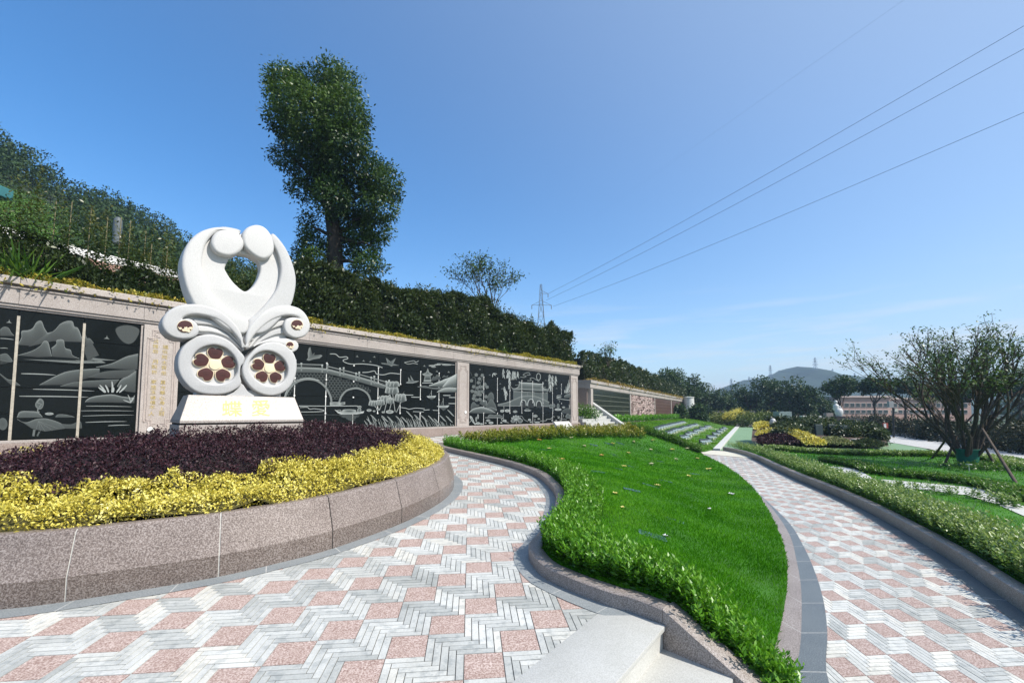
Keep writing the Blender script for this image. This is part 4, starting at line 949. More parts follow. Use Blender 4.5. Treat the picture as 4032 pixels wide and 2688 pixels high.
# upper wings
zs('upper_wing', [(724, 905), (714, 835), (692, 780), (650, 726), (600, 684), (540, 650), (470, 630), (390, 626), (320, 636), (262, 664), (232, 702), (222, 745), (240, 788), (282, 820), (340, 834), (400, 828), (440, 808), (500, 810), (560, 822), (630, 852), (690, 900)], -.32, -.05, .02)
zs('wing_scroll', [(724, 895), (714, 822), (692, 770), (650, 720), (600, 678), (540, 645), (470, 625), (390, 620), (320, 630), (260, 660), (226, 700), (215, 745), (235, 790), (280, 825), (340, 838), (400, 832), (435, 812), (447, 780), (437, 748), (412, 722), (378, 710), (345, 714), (362, 698), (405, 687), (460, 690), (540, 710), (600, 745), (650, 790), (690, 840)], -.33, .08, .035)
def ribbon(top, bot): return top + bot[::-1]
zs('wing_rib', ribbon([(415, 715), (470, 714), (540, 730), (600, 762), (650, 806), (695, 858), (720, 905)], [(432, 742), (520, 752), (600, 786), (655, 830), (703, 884), (716, 905)]), -.2, -.005, .012)
zs('wing_rib', ribbon([(436, 756), (520, 766), (600, 798), (655, 842), (700, 890)], [(446, 788), (520, 793), (600, 816), (650, 848), (690, 890)]), -.2, -.01, .012)
zs('upper_wing', [(738, 900), (742, 845), (760, 780), (800, 725), (840, 685), (895, 652), (950, 638), (1010, 638), (1066, 656), (1104, 694), (1122, 740), (1117, 783), (1090, 814), (1045, 826), (1000, 812), (985, 830), (1040, 860), (1045, 895), (1010, 905), (960, 870), (880, 858), (800, 880)], -.32, -.05, .02)
zs('wing_scroll', [(737, 890), (733, 835), (748, 775), (785, 725), (832, 678), (890, 645), (950, 630), (1010, 630), (1070, 650), (1110, 690), (1131, 740), (1126, 785), (1096, 820), (1045, 833), (1000, 816), (975, 785), (970, 745), (985, 715), (1022, 703), (1060, 706), (1028, 694), (985, 692), (940, 702), (885, 727), (830, 770), (783, 820), (748, 878)], -.33, .08, .035)
zs('wing_rib', ribbon([(750, 885), (795, 826), (850, 776), (905, 740), (965, 722)], [(766, 885), (805, 838), (850, 802), (905, 770), (965, 748)]), -.2, -.005, .01)
zs('wing_rib', ribbon([(768, 888), (815, 842), (860, 808), (910, 782), (968, 770)], [(785, 885), (830, 850), (875, 826), (925, 808), (985, 798)]), -.2, -.01, .01)
zs('small_wing', [(775, 882), (830, 852), (890, 836), (950, 833), (1010, 836), (1050, 855), (1060, 880), (1050, 904), (1020, 918), (992, 906), (980, 884), (955, 868), (890, 858), (830, 868)], -.32, .03, .02)
# dark medallions sprinkled with pale blossom
def disc(cx, cy, rx, ry, n=20): return [(cx + rx * math.cos(2 * math.pi * k / n), cy + ry * math.sin(2 * math.pi * k / n)) for k in range(n)]
for cx, cy, rx, ry, o in ((358, 760, 47, 37, .08), (1050, 750, 35, 31, .08), (1006, 877, 22, 22, .03)):
    rim = zs('medallion', disc(cx, cy, rx + 3, ry + 3), o - .02, o + .005, .003, M_CREAM)
    zs('medallion_disc', disc(cx, cy, rx, ry), o - .02, o + .011, .003, M_BROWN, rim)
    mb = MB()
    for fx, fy, r in ((.12, .38, .26), (.45, .42, .2), (.75, .3, .2), (-.2, .62, .2), (-.62, .35, .18), (.45, .75, .22), (-.85, .2, .08), (.1, .7, .16)):
        a = np.array(SCU.sz(*z1(cx + fx * rx, cy + fy * ry), o)); rr = r * ry * .0027
        n = 10; vs = [SCU.P(a[0] + rr * (1 + .18 * math.cos(5 * t)) * math.cos(t), a[1] + rr * (1 + .18 * math.cos(5 * t)) * math.sin(t), h) for h in (o + .01, o + .018) for t in np.linspace(0, 2 * math.pi, n + 1)[:-1]]
        mb.add(vs, [tuple(range(n, 2 * n))] + [(k, (k + 1) % n, n + (k + 1) % n, n + k) for k in range(n)])
    mb.build('blossom', M_CREAM, rim)
# five-petalled flowers inlaid in the lower wings
def petal(c, ang, r0, r1, w, ex=0):
    p = [(r0, .48), (r0 + (r1 - r0) * .28, .90), (r0 + (r1 - r0) * .6, 1.08), (r0 + (r1 - r0) * .85, .92), (r1, .55), (r1 - (r1 - r0) * .03, .28), (r1 - (r1 - r0) * .12, 0)]
    p = p + [(a, -b) for a, b in p[-2::-1]]; m = (r0 + r1) / 2; ca, sa = math.cos(ang), math.sin(ang); out = []
    for a, b in p:
        a = m + (a - m) * (1 + ex); b = b * w * (1 + ex); out.append((c[0] + a * ca - b * sa, c[1] + a * sa + b * ca))
    return out
for cx, cy, R in ((540, 998, 130), (874, 1020, 112)):
    o = -.045; c = SCU.sz(*z1(cx, cy), o); k = abs(SCU.sz(*z1(cx, cy - R), o)[1] - c[1])
    fl = slab('flower', [(c[0] + k * .33 * math.cos(t), c[1] + k * .33 * math.sin(t)) for t in np.linspace(0, 6.2832, 25)[:-1]], o - .01, o + .03, .004, M_CREAM, tS)
    slab('flower_centre', [(c[0] + k * .235 * math.cos(t), c[1] + k * .235 * math.sin(t)) for t in np.linspace(0, 6.2832, 25)[:-1]], o, o + .045, .006, M_CREAM, fl)
    for q in range(5):
        an = math.radians(90 + 72 * q)
        pe = slab('petal', petal(c, an, k * .27, k * .83, k * .285, .07), o - .01, o + .028, .004, M_CREAM, fl)
        slab('petal_face', petal(c, an, k * .30, k * .82, k * .28), o, o + .035, .003, M_BROWN, fl)
        m = (c[0] + k * .56 * math.cos(an), c[1] + k * .56 * math.sin(an)); mb = MB()
        for dz, w in ((.035, .115), (-.005, .10), (-.03, .08)):
            mb.pbox(SCU, m[0] - k * w * 1.2, m[0] + k * w * 1.2, m[1] + dz * k * 2.2, m[1] + dz * k * 2.2 + .004, o + .03, o + .0368)
        mb.build('engraved_line', plain('engraving', (.022, .01, .009), .6), fl)
# plinth: sloping upper block over a recessed joint and a lower block
def face_pt(px, py, out): return SCU.sz(px, py, out)
tl, tr2 = SCU.sz(742, 1557, .03), SCU.sz(1160, 1561, .03); bl_, br = SCU.sz(707, 1667, .26), SCU.sz(1195, 1658, .26)
ztp = (tl[1] + tr2[1]) / 2; zbt = (bl_[1] + br[1]) / 2
def ring(a, b, z, o0, o1): return [SCU.P(a, z, o1), SCU.P(b, z, o1), SCU.P(b, z, o0), SCU.P(a, z, o0)]
M_PL = stone('plinth_stone', (.30, .255, .225), (.41, .365, .335), (.53, .49, .455), 75, 3, .4, .3, (.8, .78, .76))
mb = MB(); lo = ring(bl_[0], br[0], zbt + .035, -.62, .26); hi = ring(tl[0], tr2[0], ztp, -.40, .03); mb.hexa(lo, hi); mb.build('plinth_block', M_PL, tS, bevel=.006)
mb = MB(); mb.hexa(ring(bl_[0], br[0], zbt, -.62, .26), ring(bl_[0], br[0], zbt + .033, -.62, .26)); mb.build('plinth_edge', M_PL, tS, bevel=.004)
mb = MB(); mb.hexa(ring(bl_[0] + .02, br[0] - .02, zbt - .03, -.6, .24), ring(bl_[0] + .02, br[0] - .02, zbt, -.6, .24)); mb.build('plinth_joint', M_DARKJ, tS)
mb = MB(); mb.hexa(ring(bl_[0] - .005, br[0] - .005, .35, -.62, .265), ring(bl_[0] - .005, br[0] - .005, zbt - .03, -.62, .265)); mb.build('plinth_base', M_WALL, tS, bevel=.006)
zt_ = zm(9.046, 840, 1550)
def slope_pt(px, py):           # where a photographed point meets the sloping face
    a = SCU.P(bl_[0], zbt + .035, .26); d = SCU.P(bl_[0], ztp, .03) - a; nn = SCU.t.cross(d).normalized()
    if nn.dot(SCU.n) < 0: nn = -nn
    r = ray(px, py); t = (a - O0).dot(nn) / r.dot(nn); return O0 + r * t, nn
mes = []
for ch, x0, y0, x1, y1 in (('蝶', 320, 245, 1030, 800), ('愛', 1375, 215, 2025, 790)):
    c00, nn = slope_pt(*zt_(x0, y1)); c10, _ = slope_pt(*zt_(x1, y1)); c01, _ = slope_pt(*zt_(x0, y0))
    mes.append(glyph(ch, lambda u, v, h, a=c00, b=c10, c=c01, nn=nn: a + (b - a) * u + (c - a) * v + nn * (h - .001), tS, 'g', M_GOLD, depth=.006))
merge(mes, 'inscription', M_GOLD, tS)
# ------------------------------------------------------------------ planting near the paths
rng = np.random.default_rng(11)
M_YEL = leafmat('golden_leaf', [(.20, .16, .02), (.56, .47, .06), (.84, .74, .17), (.92, .86, .42)], .5, .2)
M_PUR = leafmat('purple_leaf', [(.010, .005, .008), (.030, .012, .018), (.060, .022, .030), (.085, .04, .045)], .5, .12, .3)
M_LIME = leafmat('bright_green_leaf', [(.022, .085, .004), (.06, .19, .008), (.12, .32, .02), (.21, .43, .045)], .38, .35)
M_VAR = leafmat('pale_green_leaf', [(.04, .10, .02), (.09, .19, .035), (.20, .30, .08), (.36, .43, .20)], .4, .3)
M_MID = leafmat('mid_green_leaf', [(.018, .06, .006), (.04, .115, .012), (.085, .19, .02), (.14, .25, .03)], .4, .3)
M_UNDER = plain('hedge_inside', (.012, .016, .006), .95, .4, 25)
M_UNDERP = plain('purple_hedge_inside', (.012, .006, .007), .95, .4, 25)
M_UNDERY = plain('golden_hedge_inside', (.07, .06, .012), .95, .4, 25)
zlv = lambda Y: SL * (np.minimum(Y, 17.6) - 3.5)
def bedtop(X, Y, e):
    b = .07 * (vn(X * 5, Y * 5, 1) - .5) * 2 + .045 * (vn(X * 13, Y * 13, 2) - .5) * 2
    hy = .60 + .27 * np.clip((e - .12) / .6, 0, 1) ** .7
    hp = .86 + .42 * (1 - np.exp(-np.clip(e - .75, 0, 9) / 1.1)) - .11 * np.clip(-5 - X, 0, 3)
    return zlv(Y) + np.where(e < .75, hy, hp) + b
def bed_layer(name, n, size, lo, hi, mat, under, umat, label, wob=.0, deep=.10, aspect=.5):
    X, Y = sample_poly(BEDIN, n, rng, lambda x, y: (lambda e: ((e > lo) & (e < hi)) * np.where(np.hypot(x, y) > 8.5, .45, 1.0))(bed_e(x, y) + wob * (vn(x * 3, y * 3, 5) - .5)))
    e = bed_e(X, Y); Z = bedtop(X, Y, e) - np.abs(rng.normal(size=len(X))) * deep
    if lo < .3:
        k = e < .27; Z[k] = zlv(Y[k]) + .55 + rng.random(k.sum()) * (Z[k] - zlv(Y[k]) - .50)
    in_pl = (np.abs((X - SCU.o.x) * SCU.t.x + (Y - SCU.o.y) * SCU.t.y - .02) < 1.02) & (((X - SCU.o.x) * SCU.n.x + (Y - SCU.o.y) * SCU.n.y) < .30) & (((X - SCU.o.x) * SCU.n.x + (Y - SCU.o.y) * SCU.n.y) > -.66)
    C = np.stack([X, Y, Z], 1)[~in_pl]
    up = np.tile([0, 0, .55], (len(C), 1)); hue = .55 * rng.random(len(C)) + .45 * vn(C[:, 0] * 9, C[:, 1] * 9, 8)
    V, Q, R = leaves(C, size, rng, aspect, dirs=up, rnd=hue)
    o = link(name, np_mesh(name, V, Q, R), mat); tag(o, label, 'hedge')
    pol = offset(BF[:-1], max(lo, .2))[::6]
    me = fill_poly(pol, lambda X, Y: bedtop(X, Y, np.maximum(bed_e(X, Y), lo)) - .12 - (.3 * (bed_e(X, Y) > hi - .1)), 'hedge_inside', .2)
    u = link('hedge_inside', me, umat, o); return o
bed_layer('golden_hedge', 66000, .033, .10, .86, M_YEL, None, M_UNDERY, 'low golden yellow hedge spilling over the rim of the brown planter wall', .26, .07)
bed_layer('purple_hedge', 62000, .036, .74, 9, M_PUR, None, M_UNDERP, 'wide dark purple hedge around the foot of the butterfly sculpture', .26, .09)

def stems(X, Y, Z, height, nl, ll, rng, aspect=.34, lean=.3, low=.25, upr=.5):
    """upright shoots, blades in whorls up each; brighter towards the tip"""
    n = len(X); h = height * (.65 + .6 * rng.random(n)); ln = rng.normal(size=(n, 2)) * lean
    T = (np.arange(nl)[None, :] + rng.random((n, nl))) / nl; T = low + (1 - low) * T
    ang = 2.4 * np.arange(nl)[None, :] + rng.random((n, 1)) * 6.28 + rng.normal(size=(n, nl)) * .3
    P = np.stack([X[:, None] + ln[:, :1] * h[:, None] * T ** 1.5, Y[:, None] + ln[:, 1:] * h[:, None] * T ** 1.5, Z[:, None] + h[:, None] * T], 2)
    el = (upr + .75 * (T - .6))[..., None]
    D = np.concatenate([np.cos(ang)[..., None] * (1 - .5 * el), np.sin(ang)[..., None] * (1 - .5 * el), el + 0 * ang[..., None]], 2)
    S_ = ll * (1 - .25 * T)
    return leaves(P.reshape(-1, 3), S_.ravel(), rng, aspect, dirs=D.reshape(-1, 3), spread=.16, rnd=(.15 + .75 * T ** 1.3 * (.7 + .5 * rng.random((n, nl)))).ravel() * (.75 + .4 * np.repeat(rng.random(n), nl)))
def band(line, w0, w1, n, rng, dens=None):
    p = np.array(line)[:, :2]; q = np.array(offset(line, 1.0))[:, :2] - p
    d = np.r_[0, np.cumsum(np.linalg.norm(np.diff(p, axis=0), axis=1))]
    s = rng.random(n * 6) * d[-1]; x = np.interp(s, d, p[:, 0]); y = np.interp(s, d, p[:, 1])
    if dens is not None:
        k = rng.random(len(s)) < dens(x, y); s = s[k]
    s = s[:n]; w = w0 + (w1 - w0) * rng.random(len(s))
    return np.interp(s, d, p[:, 0]) + np.interp(s, d, q[:, 0]) * w, np.interp(s, d, p[:, 1]) + np.interp(s, d, q[:, 1]) * w
near = lambda k: (lambda x, y: np.clip(k / (x * x + y * y), 0, 1))
# bright green border of the lawn, along the kerb, down its sloping end and across the far side
kb = KERBF + [(1.4, 3.10), (1.82, 2.66)]
kb = [p for p in resample(kb, .1)]
X, Y = band(kb, .17, .63, 5200, rng, near(20)); Z = lawn_z(X, Y) - .01
k = (X < 1.86)
X, Y, Z = X[k], Y[k], Z[k]
pts = stems(X, Y, Z, .25, 18, .064, rng, .34, .2, .18)
o = link('border_hedge', np_mesh('border_hedge', *pts), M_LIME); tag(o, 'bright green leafy border hedge following the winding kerb of the lawn', 'hedge')
fe = [p[:2] for p in bnd2]
X, Y = band(fe, -.9, -.05, 1100, rng); parts = [stems(X, Y, lawn_z(X, Y), .34, 13, .10, rng, .45)]
o = link('border_hedge', np_mesh('border_hedge', *join(parts)), leafmat('olive_border_leaf', [(.02, .07, .008), (.09, .16, .012), (.26, .28, .03), (.38, .30, .05)], .4, .3)); tag(o, 'straight green and bronze hedge between the lawn and the main memorial wall', 'hedge')
X, Y = band([p[:2] for p in bnd3], -.35, .5, 750, rng); parts = [stems(X, Y, np.maximum(lawn_z(X, Y), -.33), .33, 13, .10, rng, .45)]
o = link('border_hedge', np_mesh('border_hedge', *join(parts)), M_MID); tag(o, 'short mid green hedge running down the slope at the far end of the lawn', 'hedge')

# grass
M_GRASS = leafmat('grass_blade', [(.02, .105, .001), (.046, .20, .003), (.08, .28, .006), (.14, .35, .02)], .7, .25, .1, None)
def grass(name, poly, zf, n, rng, label, cap=14, hgt=.036, tone=0, skip=()):
    X, Y = sample_poly(poly, n, rng, lambda x, y: np.clip(cap / (x * x + y * y), .03, 1))
    for q in skip:
        k = ~inside(q, X, Y); X, Y = X[k], Y[k]
    Z = zf(X, Y); D = np.hypot(X, Y)
    sz = hgt * (1 + .035 * D) * (.75 + .6 * vn(X * 2.2, Y * 2.2, 4)); w = .075 * (1 + .14 * D)
    t = np.clip(.02 + .45 * vn(X * .5, Y * .9, 19) + .4 * vn(X * 1.3, Y * 2.6, 9) + .25 * vn(X * 4, Y * 4, 3) + .35 * rng.random(len(X)) + tone - .15, 0, 1)
    C = np.stack([X, Y, Z - .004], 1); dirs = np.tile([.12, .05, 1.15], (len(C), 1))
    dirs[:, 0] += .6 * (vn(X * 1.5, Y * 1.5, 6) - .5); dirs[:, 1] += .6 * (vn(X * 1.5, Y * 1.5, 7) - .5)
    V, Q, R = leaves(C, sz, rng, w, dirs=dirs, spread=.42, fold=.0, norm=np.array([0, -1.0, .3]), rnd=t)
    o = link(name, np_mesh(name, V, Q, R), M_GRASS); tag(o, label, 'grass', None, 'stuff'); return o
grass('grass', LAWN[::2], lawn_z, 170000, rng, 'short bright green grass of the lawn between the two paths')

# right-hand lawn with its hedge
ZG = ZR + .15
RIN = offset(RKT, -.15)
RLAWN = [p for p in RIN[::3]] + [(11.2, 22.0), (14, 21.6), (17.5, 21.2), (19.2, 19), (22, 14.5), (25, 9), (25, 3), (8, 2.5)]
structure(link('right_lawn', fill_poly(RLAWN, lambda X, Y: np.full(len(X), ZG), 'right_lawn', 1.0), M_TURF))
X, Y = band(RKT, -.72, -.17, 4600, rng, near(60)); pts = stems(X, Y, np.full(len(X), ZG), .30, 15, .064, rng, .48, .35, .2, .35)
o = link('border_hedge', np_mesh('border_hedge', *pts), M_VAR); tag(o, 'pale green leafy hedge along the right kerb of the lower path', 'hedge')
# ------------------------------------------------------------------ things on the lawn
rq = random.Random(21)
M_PLAQ = stone('green_plaque_stone', (.02, .06, .055), (.045, .10, .095), (.09, .16, .155), 60, 4, .25, .2)
zL = zm(1.47, 1600, 1700)
place = {1: 'near the steps', 2: 'in the middle of the lawn', 3: 'towards the memorial wall'}
M_PET = {c: plain(c + '_petal', v, .6, .1) for c, v in (('yellow', (.86, .74, .26)), ('orange', (.85, .52, .16)), ('cream', (.85, .78, .55)), ('white', (.82, .82, .8)))}
M_STALK = plain('flower_stalk', (.05, .13, .02), .7)
plq = [(1425, 603, .34), (1560, 518, .28), (1502, 288, .3), (1306, 340, .3), (1412, 315, .3), (1668, 247, .3), (1310, 205, .3), (1215, 215, .3), (1110, 235, .3), (985, 155, .3), (1105, 140, .3), (1190, 132, .3), (1085, 78, .3), (1170, 70, .3), (1238, 68, .3), (805, 106, .34), (1470, 172, .3)]
for k, (x, y, w) in enumerate(plq):
    p = at_lawn(*zL(x, y))
    if p is None: continue
    t = Vector((1, -.12 + rq.uniform(-.05, .05), 0)).normalized(); u = Vector((-t.y, t.x, 0)); h = .075 if k else .09
    e = .0; zt = lambda q: float(lawn_z(q.x, q.y)[0])
    c = [p + t * a + u * b for a, b in ((-w / 2, -h), (w / 2, -h), (w / 2, h), (-w / 2, h))]
    mb = MB(); mb.hexa([(q.x, q.y, zt(q) - .03) for q in c], [(q.x, q.y, zt(q) + (.016 if k < 2 else .026)) for q in c])
    o = mb.build('grave_plaque', M_PLAQ, None, bevel=.004)
    tag(o, ('largest dark green grave plaque beside a white flower, nearest the steps' if k == 0 else 'dark green plaque half hidden in grass, second nearest the steps' if k == 1 else 'flat dark green grave plaque set in the grass'), 'grave plaque', 'grave plaques set flat in the lawn')
def posy(p, kind, r, label, name='flower_posy'):
    t = thing(name, label, 'flowers', p, 'small flowers left on the lawn'); mb = MB(); rr = random.Random(int(p.x * 997))
    for q in range(3): mb.tube([p, p + Vector((rr.uniform(-.5, .5) * r, rr.uniform(-.5, .5) * r, r * 1.2))], .004, 5)
    mb.build('stalks', M_STALK, t)
    n = 9; C = np.array([[p.x + rr.uniform(-1.5, 1.5) * r, p.y + rr.uniform(-1, 1) * r, p.z + r * rr.uniform(.4, 1.1)] for _ in range(n)])
    link('leaves', np_mesh('leaves', *leaves(C, r * 1.1, rng, .45, spread=.8)), M_MID, t)
    mb = MB()
    for b in range(rr.choice((1, 2, 2)) if r < .04 else 4):
        c = p + Vector((rr.uniform(-1, 1) * r, rr.uniform(-.8, .8) * r, r * rr.uniform(1.2, 1.7)))
        for q in range(8):
            a = q * math.pi / 4 + rr.random(); e = Vector((math.cos(a), math.sin(a), .35 + .3 * (q % 2))); s_ = Vector((-math.sin(a), math.cos(a), 0))
            mb.add([c, c + e * r * .6 + s_ * r * .36, c + e * r * 1.05, c + e * r * .6 - s_ * r * .36], [(0, 1, 2, 3)])
    mb.build('bloom', M_PET[kind], t, fix=False)
fl = [(770, 45, 'orange'), (955, 33, 'cream'), (1110, 20, 'cream'), (1235, 15, 'orange'), (1340, 6, 'cream'), (1030, 80, 'cream'), (1195, 65, 'yellow'), (1318, 55, 'cream'), (1425, 47, 'yellow'), (825, 95, 'yellow'), (900, 160, 'orange'), (1130, 135, 'orange'), (1290, 120, 'yellow'), (1415, 100, 'cream'), (1540, 100, 'yellow'), (1628, 95, 'cream'), (1260, 200, 'yellow'), (1420, 185, 'cream'), (1567, 158, 'cream'), (1685, 152, 'yellow'), (1210, 358, 'yellow'), (1265, 445, 'yellow'), (1460, 315, 'yellow'), (1632, 255, 'yellow'), (1752, 215, 'yellow'), (1882, 362, 'white'), (1752, 450, 'white'), (1512, 606, 'white')]
lab = {(1512, 606): 'white posy beside the largest grave plaque', (1752, 450): 'lone white posy on open grass, the lower of two', (1882, 362): 'lone white posy nearest the flush kerb', (1265, 445): 'pale yellow bud at the edge of the green border hedge', (1210, 358): 'yellow bloom just inside the bend of the border hedge', (1460, 315): 'pale yellow bloom at the end of a plaque in mid lawn', (900, 160): 'orange bloom poking out beside the leafy border hedge', (825, 95): 'yellow bloom beside a dark plaque near the far left border', (1752, 215): 'yellow bloom close to the edge of the lower path'}
for x, y, c in fl:
    p = at_lawn(*zL(x, y + 12))
    if p is None: p = at_lawn(*zL(x, y + 20))
    if p is None: continue
    posy(p, c, .022 + .0017 * p.length, lab.get((x, y), f'small {c} flower on a short leafy stalk in the grass'))

# ------------------------------------------------------------------ trees: crowns of leaf sprays, tapered limbs
def crown(blobs, n, size, rng, per=9, aspect=.42, droop=.25, shell=.62, spray=1.6):
    """blobs: (x, y, z, rx, ry, rz); sprays of blades spread through each, thicker towards the outside"""
    vol = np.array([b[3] * b[4] + b[4] * b[5] + b[3] * b[5] for b in blobs]); cnt = np.maximum(3, n / per * vol / vol.sum()).astype(int); parts = []
    for b, k in zip(blobs, cnt):
        d = unit(rng.normal(size=(k, 3))); r = (shell + (1 - shell) * rng.random(k)) ** .8 * (.78 + .45 * vn(d[:, 0] * 2.6 + b[0], d[:, 2] * 2.6 + d[:, 1] * 1.7 + b[2], 12))
        c = np.array(b[:3]) + d * r[:, None] * np.array(b[3:])
        C = np.repeat(c, per, 0) + rng.normal(size=(k * per, 3)) * size * spray * .55; D = np.repeat(d, per, 0)
        tone = np.clip(.02 + .3 * rng.random() + .35 * np.repeat(rng.random(k), per) + .25 * rng.random(k * per) + .12 * D[:, 2], 0, 1)
        parts.append(leaves(C, size, rng, aspect, dirs=D * .7, norm=D * 1.2 + np.array([0, 0, .5]), spread=.6, droop=droop, rnd=tone))
    return join(parts)
def limb(mb, a, b, r0, r1, rr, n=5, wob=.06, k=8):
    a, b = Vector(a), Vector(b); ln = (b - a).length
    pts = [a.lerp(b, i / n) + (Vector((rr.uniform(-1, 1), rr.uniform(-1, 1), rr.uniform(-.4, .4))) * ln * wob if 0 < i < n else Vector()) for i in range(n + 1)]
    mb.tube(pts, [r0 + (r1 - r0) * i / n for i in range(n + 1)], k); return pts
M_TREE = leafmat('camphor_leaf', [(.009, .024, .007), (.022, .054, .013), (.066, .125, .02), (.15, .22, .04)], .42, .25, .35)
M_HEDGE = leafmat('dark_hedge_leaf', [(.010, .020, .007), (.026, .046, .014), (.058, .088, .024), (.13, .145, .05)], .42, .22, .6)
M_FOREST = leafmat('forest_leaf', [(.012, .028, .012), (.024, .052, .018), (.042, .08, .024), (.07, .115, .034)], .6, .12, .2)
M_FAR = leafmat('far_tree_leaf', [(.012, .030, .011), (.026, .058, .018), (.05, .095, .026), (.095, .14, .04)], .5, .2, .3)
# the tall tree behind the wall
zt4 = zm(1.5686, 950, 200); DT = 17.5
bl = [(250, 190, 90), (300, 270, 150), (470, 250, 150), (560, 150, 100), (630, 230, 110), (430, 400, 200), (620, 390, 165), (720, 440, 80), (240, 420, 90), (350, 560, 120), (480, 600, 150), (640, 570, 140), (235, 640, 60), (290, 690, 50), (420, 760, 110), (370, 850, 70), (530, 790, 130), (700, 720, 150), (820, 780, 120), (900, 830, 90), (560, 920, 110), (720, 930, 150), (850, 960, 110), (420, 1060, 60), (390, 1130, 40), (680, 1080, 140), (830, 1100, 100), (760, 1190, 110), (430, 1200, 75), (530, 1200, 60), (640, 1220, 60), (780, 1310, 70), (720, 1350, 50), (860, 1330, 40), (440, 1300, 80), (380, 1270, 60)]
bt = thing('evergreen_tree', 'tall dark evergreen tree leaning against blue sky behind the sculpture', 'tree', at_y(*zt4(570, 1420), DT))
B3 = []
for k, (x, y, r) in enumerate(bl):
    p = at_y(*zt4(x, y), DT + rq.uniform(-.9, .9)); R = r / 1.5686 * DT / FPX; B3.append((p.x, p.y, p.z, R, R * 1.1, R))
link('crown', np_mesh('crown', *crown(B3, 54000, .135, rng, 9, .45, .35, .55)), M_TREE, bt)
tk_pts = [at_y(*zt4(x, y), DT) for x, y in ((580, 1440), (578, 1300), (575, 1150), (555, 1000), (520, 850), (500, 700), (470, 500), (440, 330))]
mb = MB(); mb.tube(tk_pts, [.36, .33, .29, .26, .22, .18, .12, .05], 10)
for (a, x, y) in ((2, 780, 1000), (2, 430, 1080), (3, 800, 820), (3, 400, 850), (4, 700, 640), (4, 300, 650), (5, 600, 400), (5, 280, 400), (2, 800, 1200), (1, 450, 1230), (1, 760, 1300)): limb(mb, tk_pts[a], at_y(*zt4(x, y), DT + rq.uniform(-.5, .5)), .11, .03, rq)
mb.build('trunk', plain('dark_bark', (.03, .024, .018), .9, .4, 12), bt, 50)

# ------------------------------------------------------------------ slope and planting behind the walls
ridge = [(-1500, 330, 44), (-900, 330, 46), (-400, 460, 49), (0, 610, 52), (163, 715, 55), (330, 795, 58), (540, 880, 62), (703, 985, 66), (1000, 1090, 72), (1320, 1150, 80), (1500, 1190, 90), (1800, 1330, 110), (2200, 1470, 150), (2600, 1580, 190)]
def wall_back(px):
    if px < 2250: a = wS(max(px, -1400), 1500)[0]; return WALL.P(a, 4.15, -1.35)
    a = w2(min(max(px, 2330), 2690), 1560)[0]; return W2.P(a, 3.55, -1.5)
NR, NT = 60, 26; rp = np.array(ridge, float); pxs = np.linspace(rp[0, 0], rp[-1, 0], NR); hv = []; HG = np.zeros((NR, NT, 3))
for i, px in enumerate(pxs):
    f = wall_back(px); q = at_y(px, np.interp(px, rp[:, 0], rp[:, 1]) + 10, np.interp(px, rp[:, 0], rp[:, 2]))
    for j in range(NT):
        t = j / (NT - 7); 
        if t <= 1: p = f.lerp(q, t); p.z = f.z + (q.z - f.z) * t ** 1.35
        else: p = f.lerp(q, t); p.z = q.z - (q.z + .6) * min(1, (t - 1) / .3) ** 1.2
        HG[i, j] = p
V = HG.reshape(-1, 3); Q = np.array([(i * NT + j, (i + 1) * NT + j, (i + 1) * NT + j + 1, i * NT + j + 1) for i in range(NR - 1) for j in range(NT - 1)])
structure(link('hill', np_mesh('hill', V, Q, smooth=True), plain('hill_soil', (.025, .04, .016), .95, .4, .5)))
def hill_at(u, t):
    i = np.clip(u * (NR - 1), 0, NR - 1.001); j = np.clip(t * (NT - 7), 0, NT - 1.001); a = i.astype(int); b = j.astype(int); fu = (i - a)[:, None]; fv = (j - b)[:, None]
    return (HG[a, b] * (1 - fu) + HG[a + 1, b] * fu) * (1 - fv) + (HG[a, b + 1] * (1 - fu) + HG[a + 1, b + 1] * fu) * fv
k = 760; u = rng.random(k) * .76; t = .26 + .78 * rng.random(k) ** .85; P_ = hill_at(u, t); bb = []
for p in P_:
    qx, qy = proj(p)
    if qx < 300 and 735 + .3 * max(0, qx) < qy < 1090: continue                # the terrace clearing
    R = rng.uniform(1.5, 3.2) * (.55 + .45 * min(1, p[1] / 45)); bb.append((p[0], p[1], p[2] + R * .25, R, R, R * rng.uniform(.75, 1.05)))
    if rng.random() < .5: bb.append((p[0] + rng.uniform(-1, 1), p[1] + rng.uniform(-1, 1), p[2] + R * .9, R * .55, R * .55, R * .5))
o = link('forest', np_mesh('forest', *crown(bb, 230000, .30, rng, 6, .6, .1, .85, 1.1)), M_FOREST); tag(o, 'dark wooded hillside rising on the left behind the wall', 'forest', None, 'stuff')
# light green shrubs on the terrace
hb = BVHTree.FromPolygons([tuple(v) for v in V], [tuple(int(i) for i in q) for q in Q]); bb = []
for _ in range(130):
    x = rng.uniform(-120, 285); h_ = hb.ray_cast(O0, ray(x, rng.uniform(765, 935) + max(0, x) * .25))[0]
    if h_ is not None: bb.append((h_.x, h_.y, h_.z + .25, *(rng.uniform(.5, 1.0, 3) * (1, 1, .8))))
for x, y in ((425, 965), (445, 985), (470, 975), (500, 1000)):
    h_ = hb.ray_cast(O0, ray(x, y))[0]
    if h_ is not None: bb.append((h_.x, h_.y, h_.z + .2, .6, .6, .5))
o = link('terrace_shrubs', np_mesh('terrace_shrubs', *crown(bb, 40000, .16, rng, 6, .5, .1, .75, 1.2)), leafmat('fresh_terrace_leaf', [(.03, .09, .01), (.07, .17, .02), (.14, .27, .035), (.26, .38, .08)], .45, .3)); tag(o, 'sunlit light green shrubs on the hillside terrace', 'shrubs', None, 'stuff')
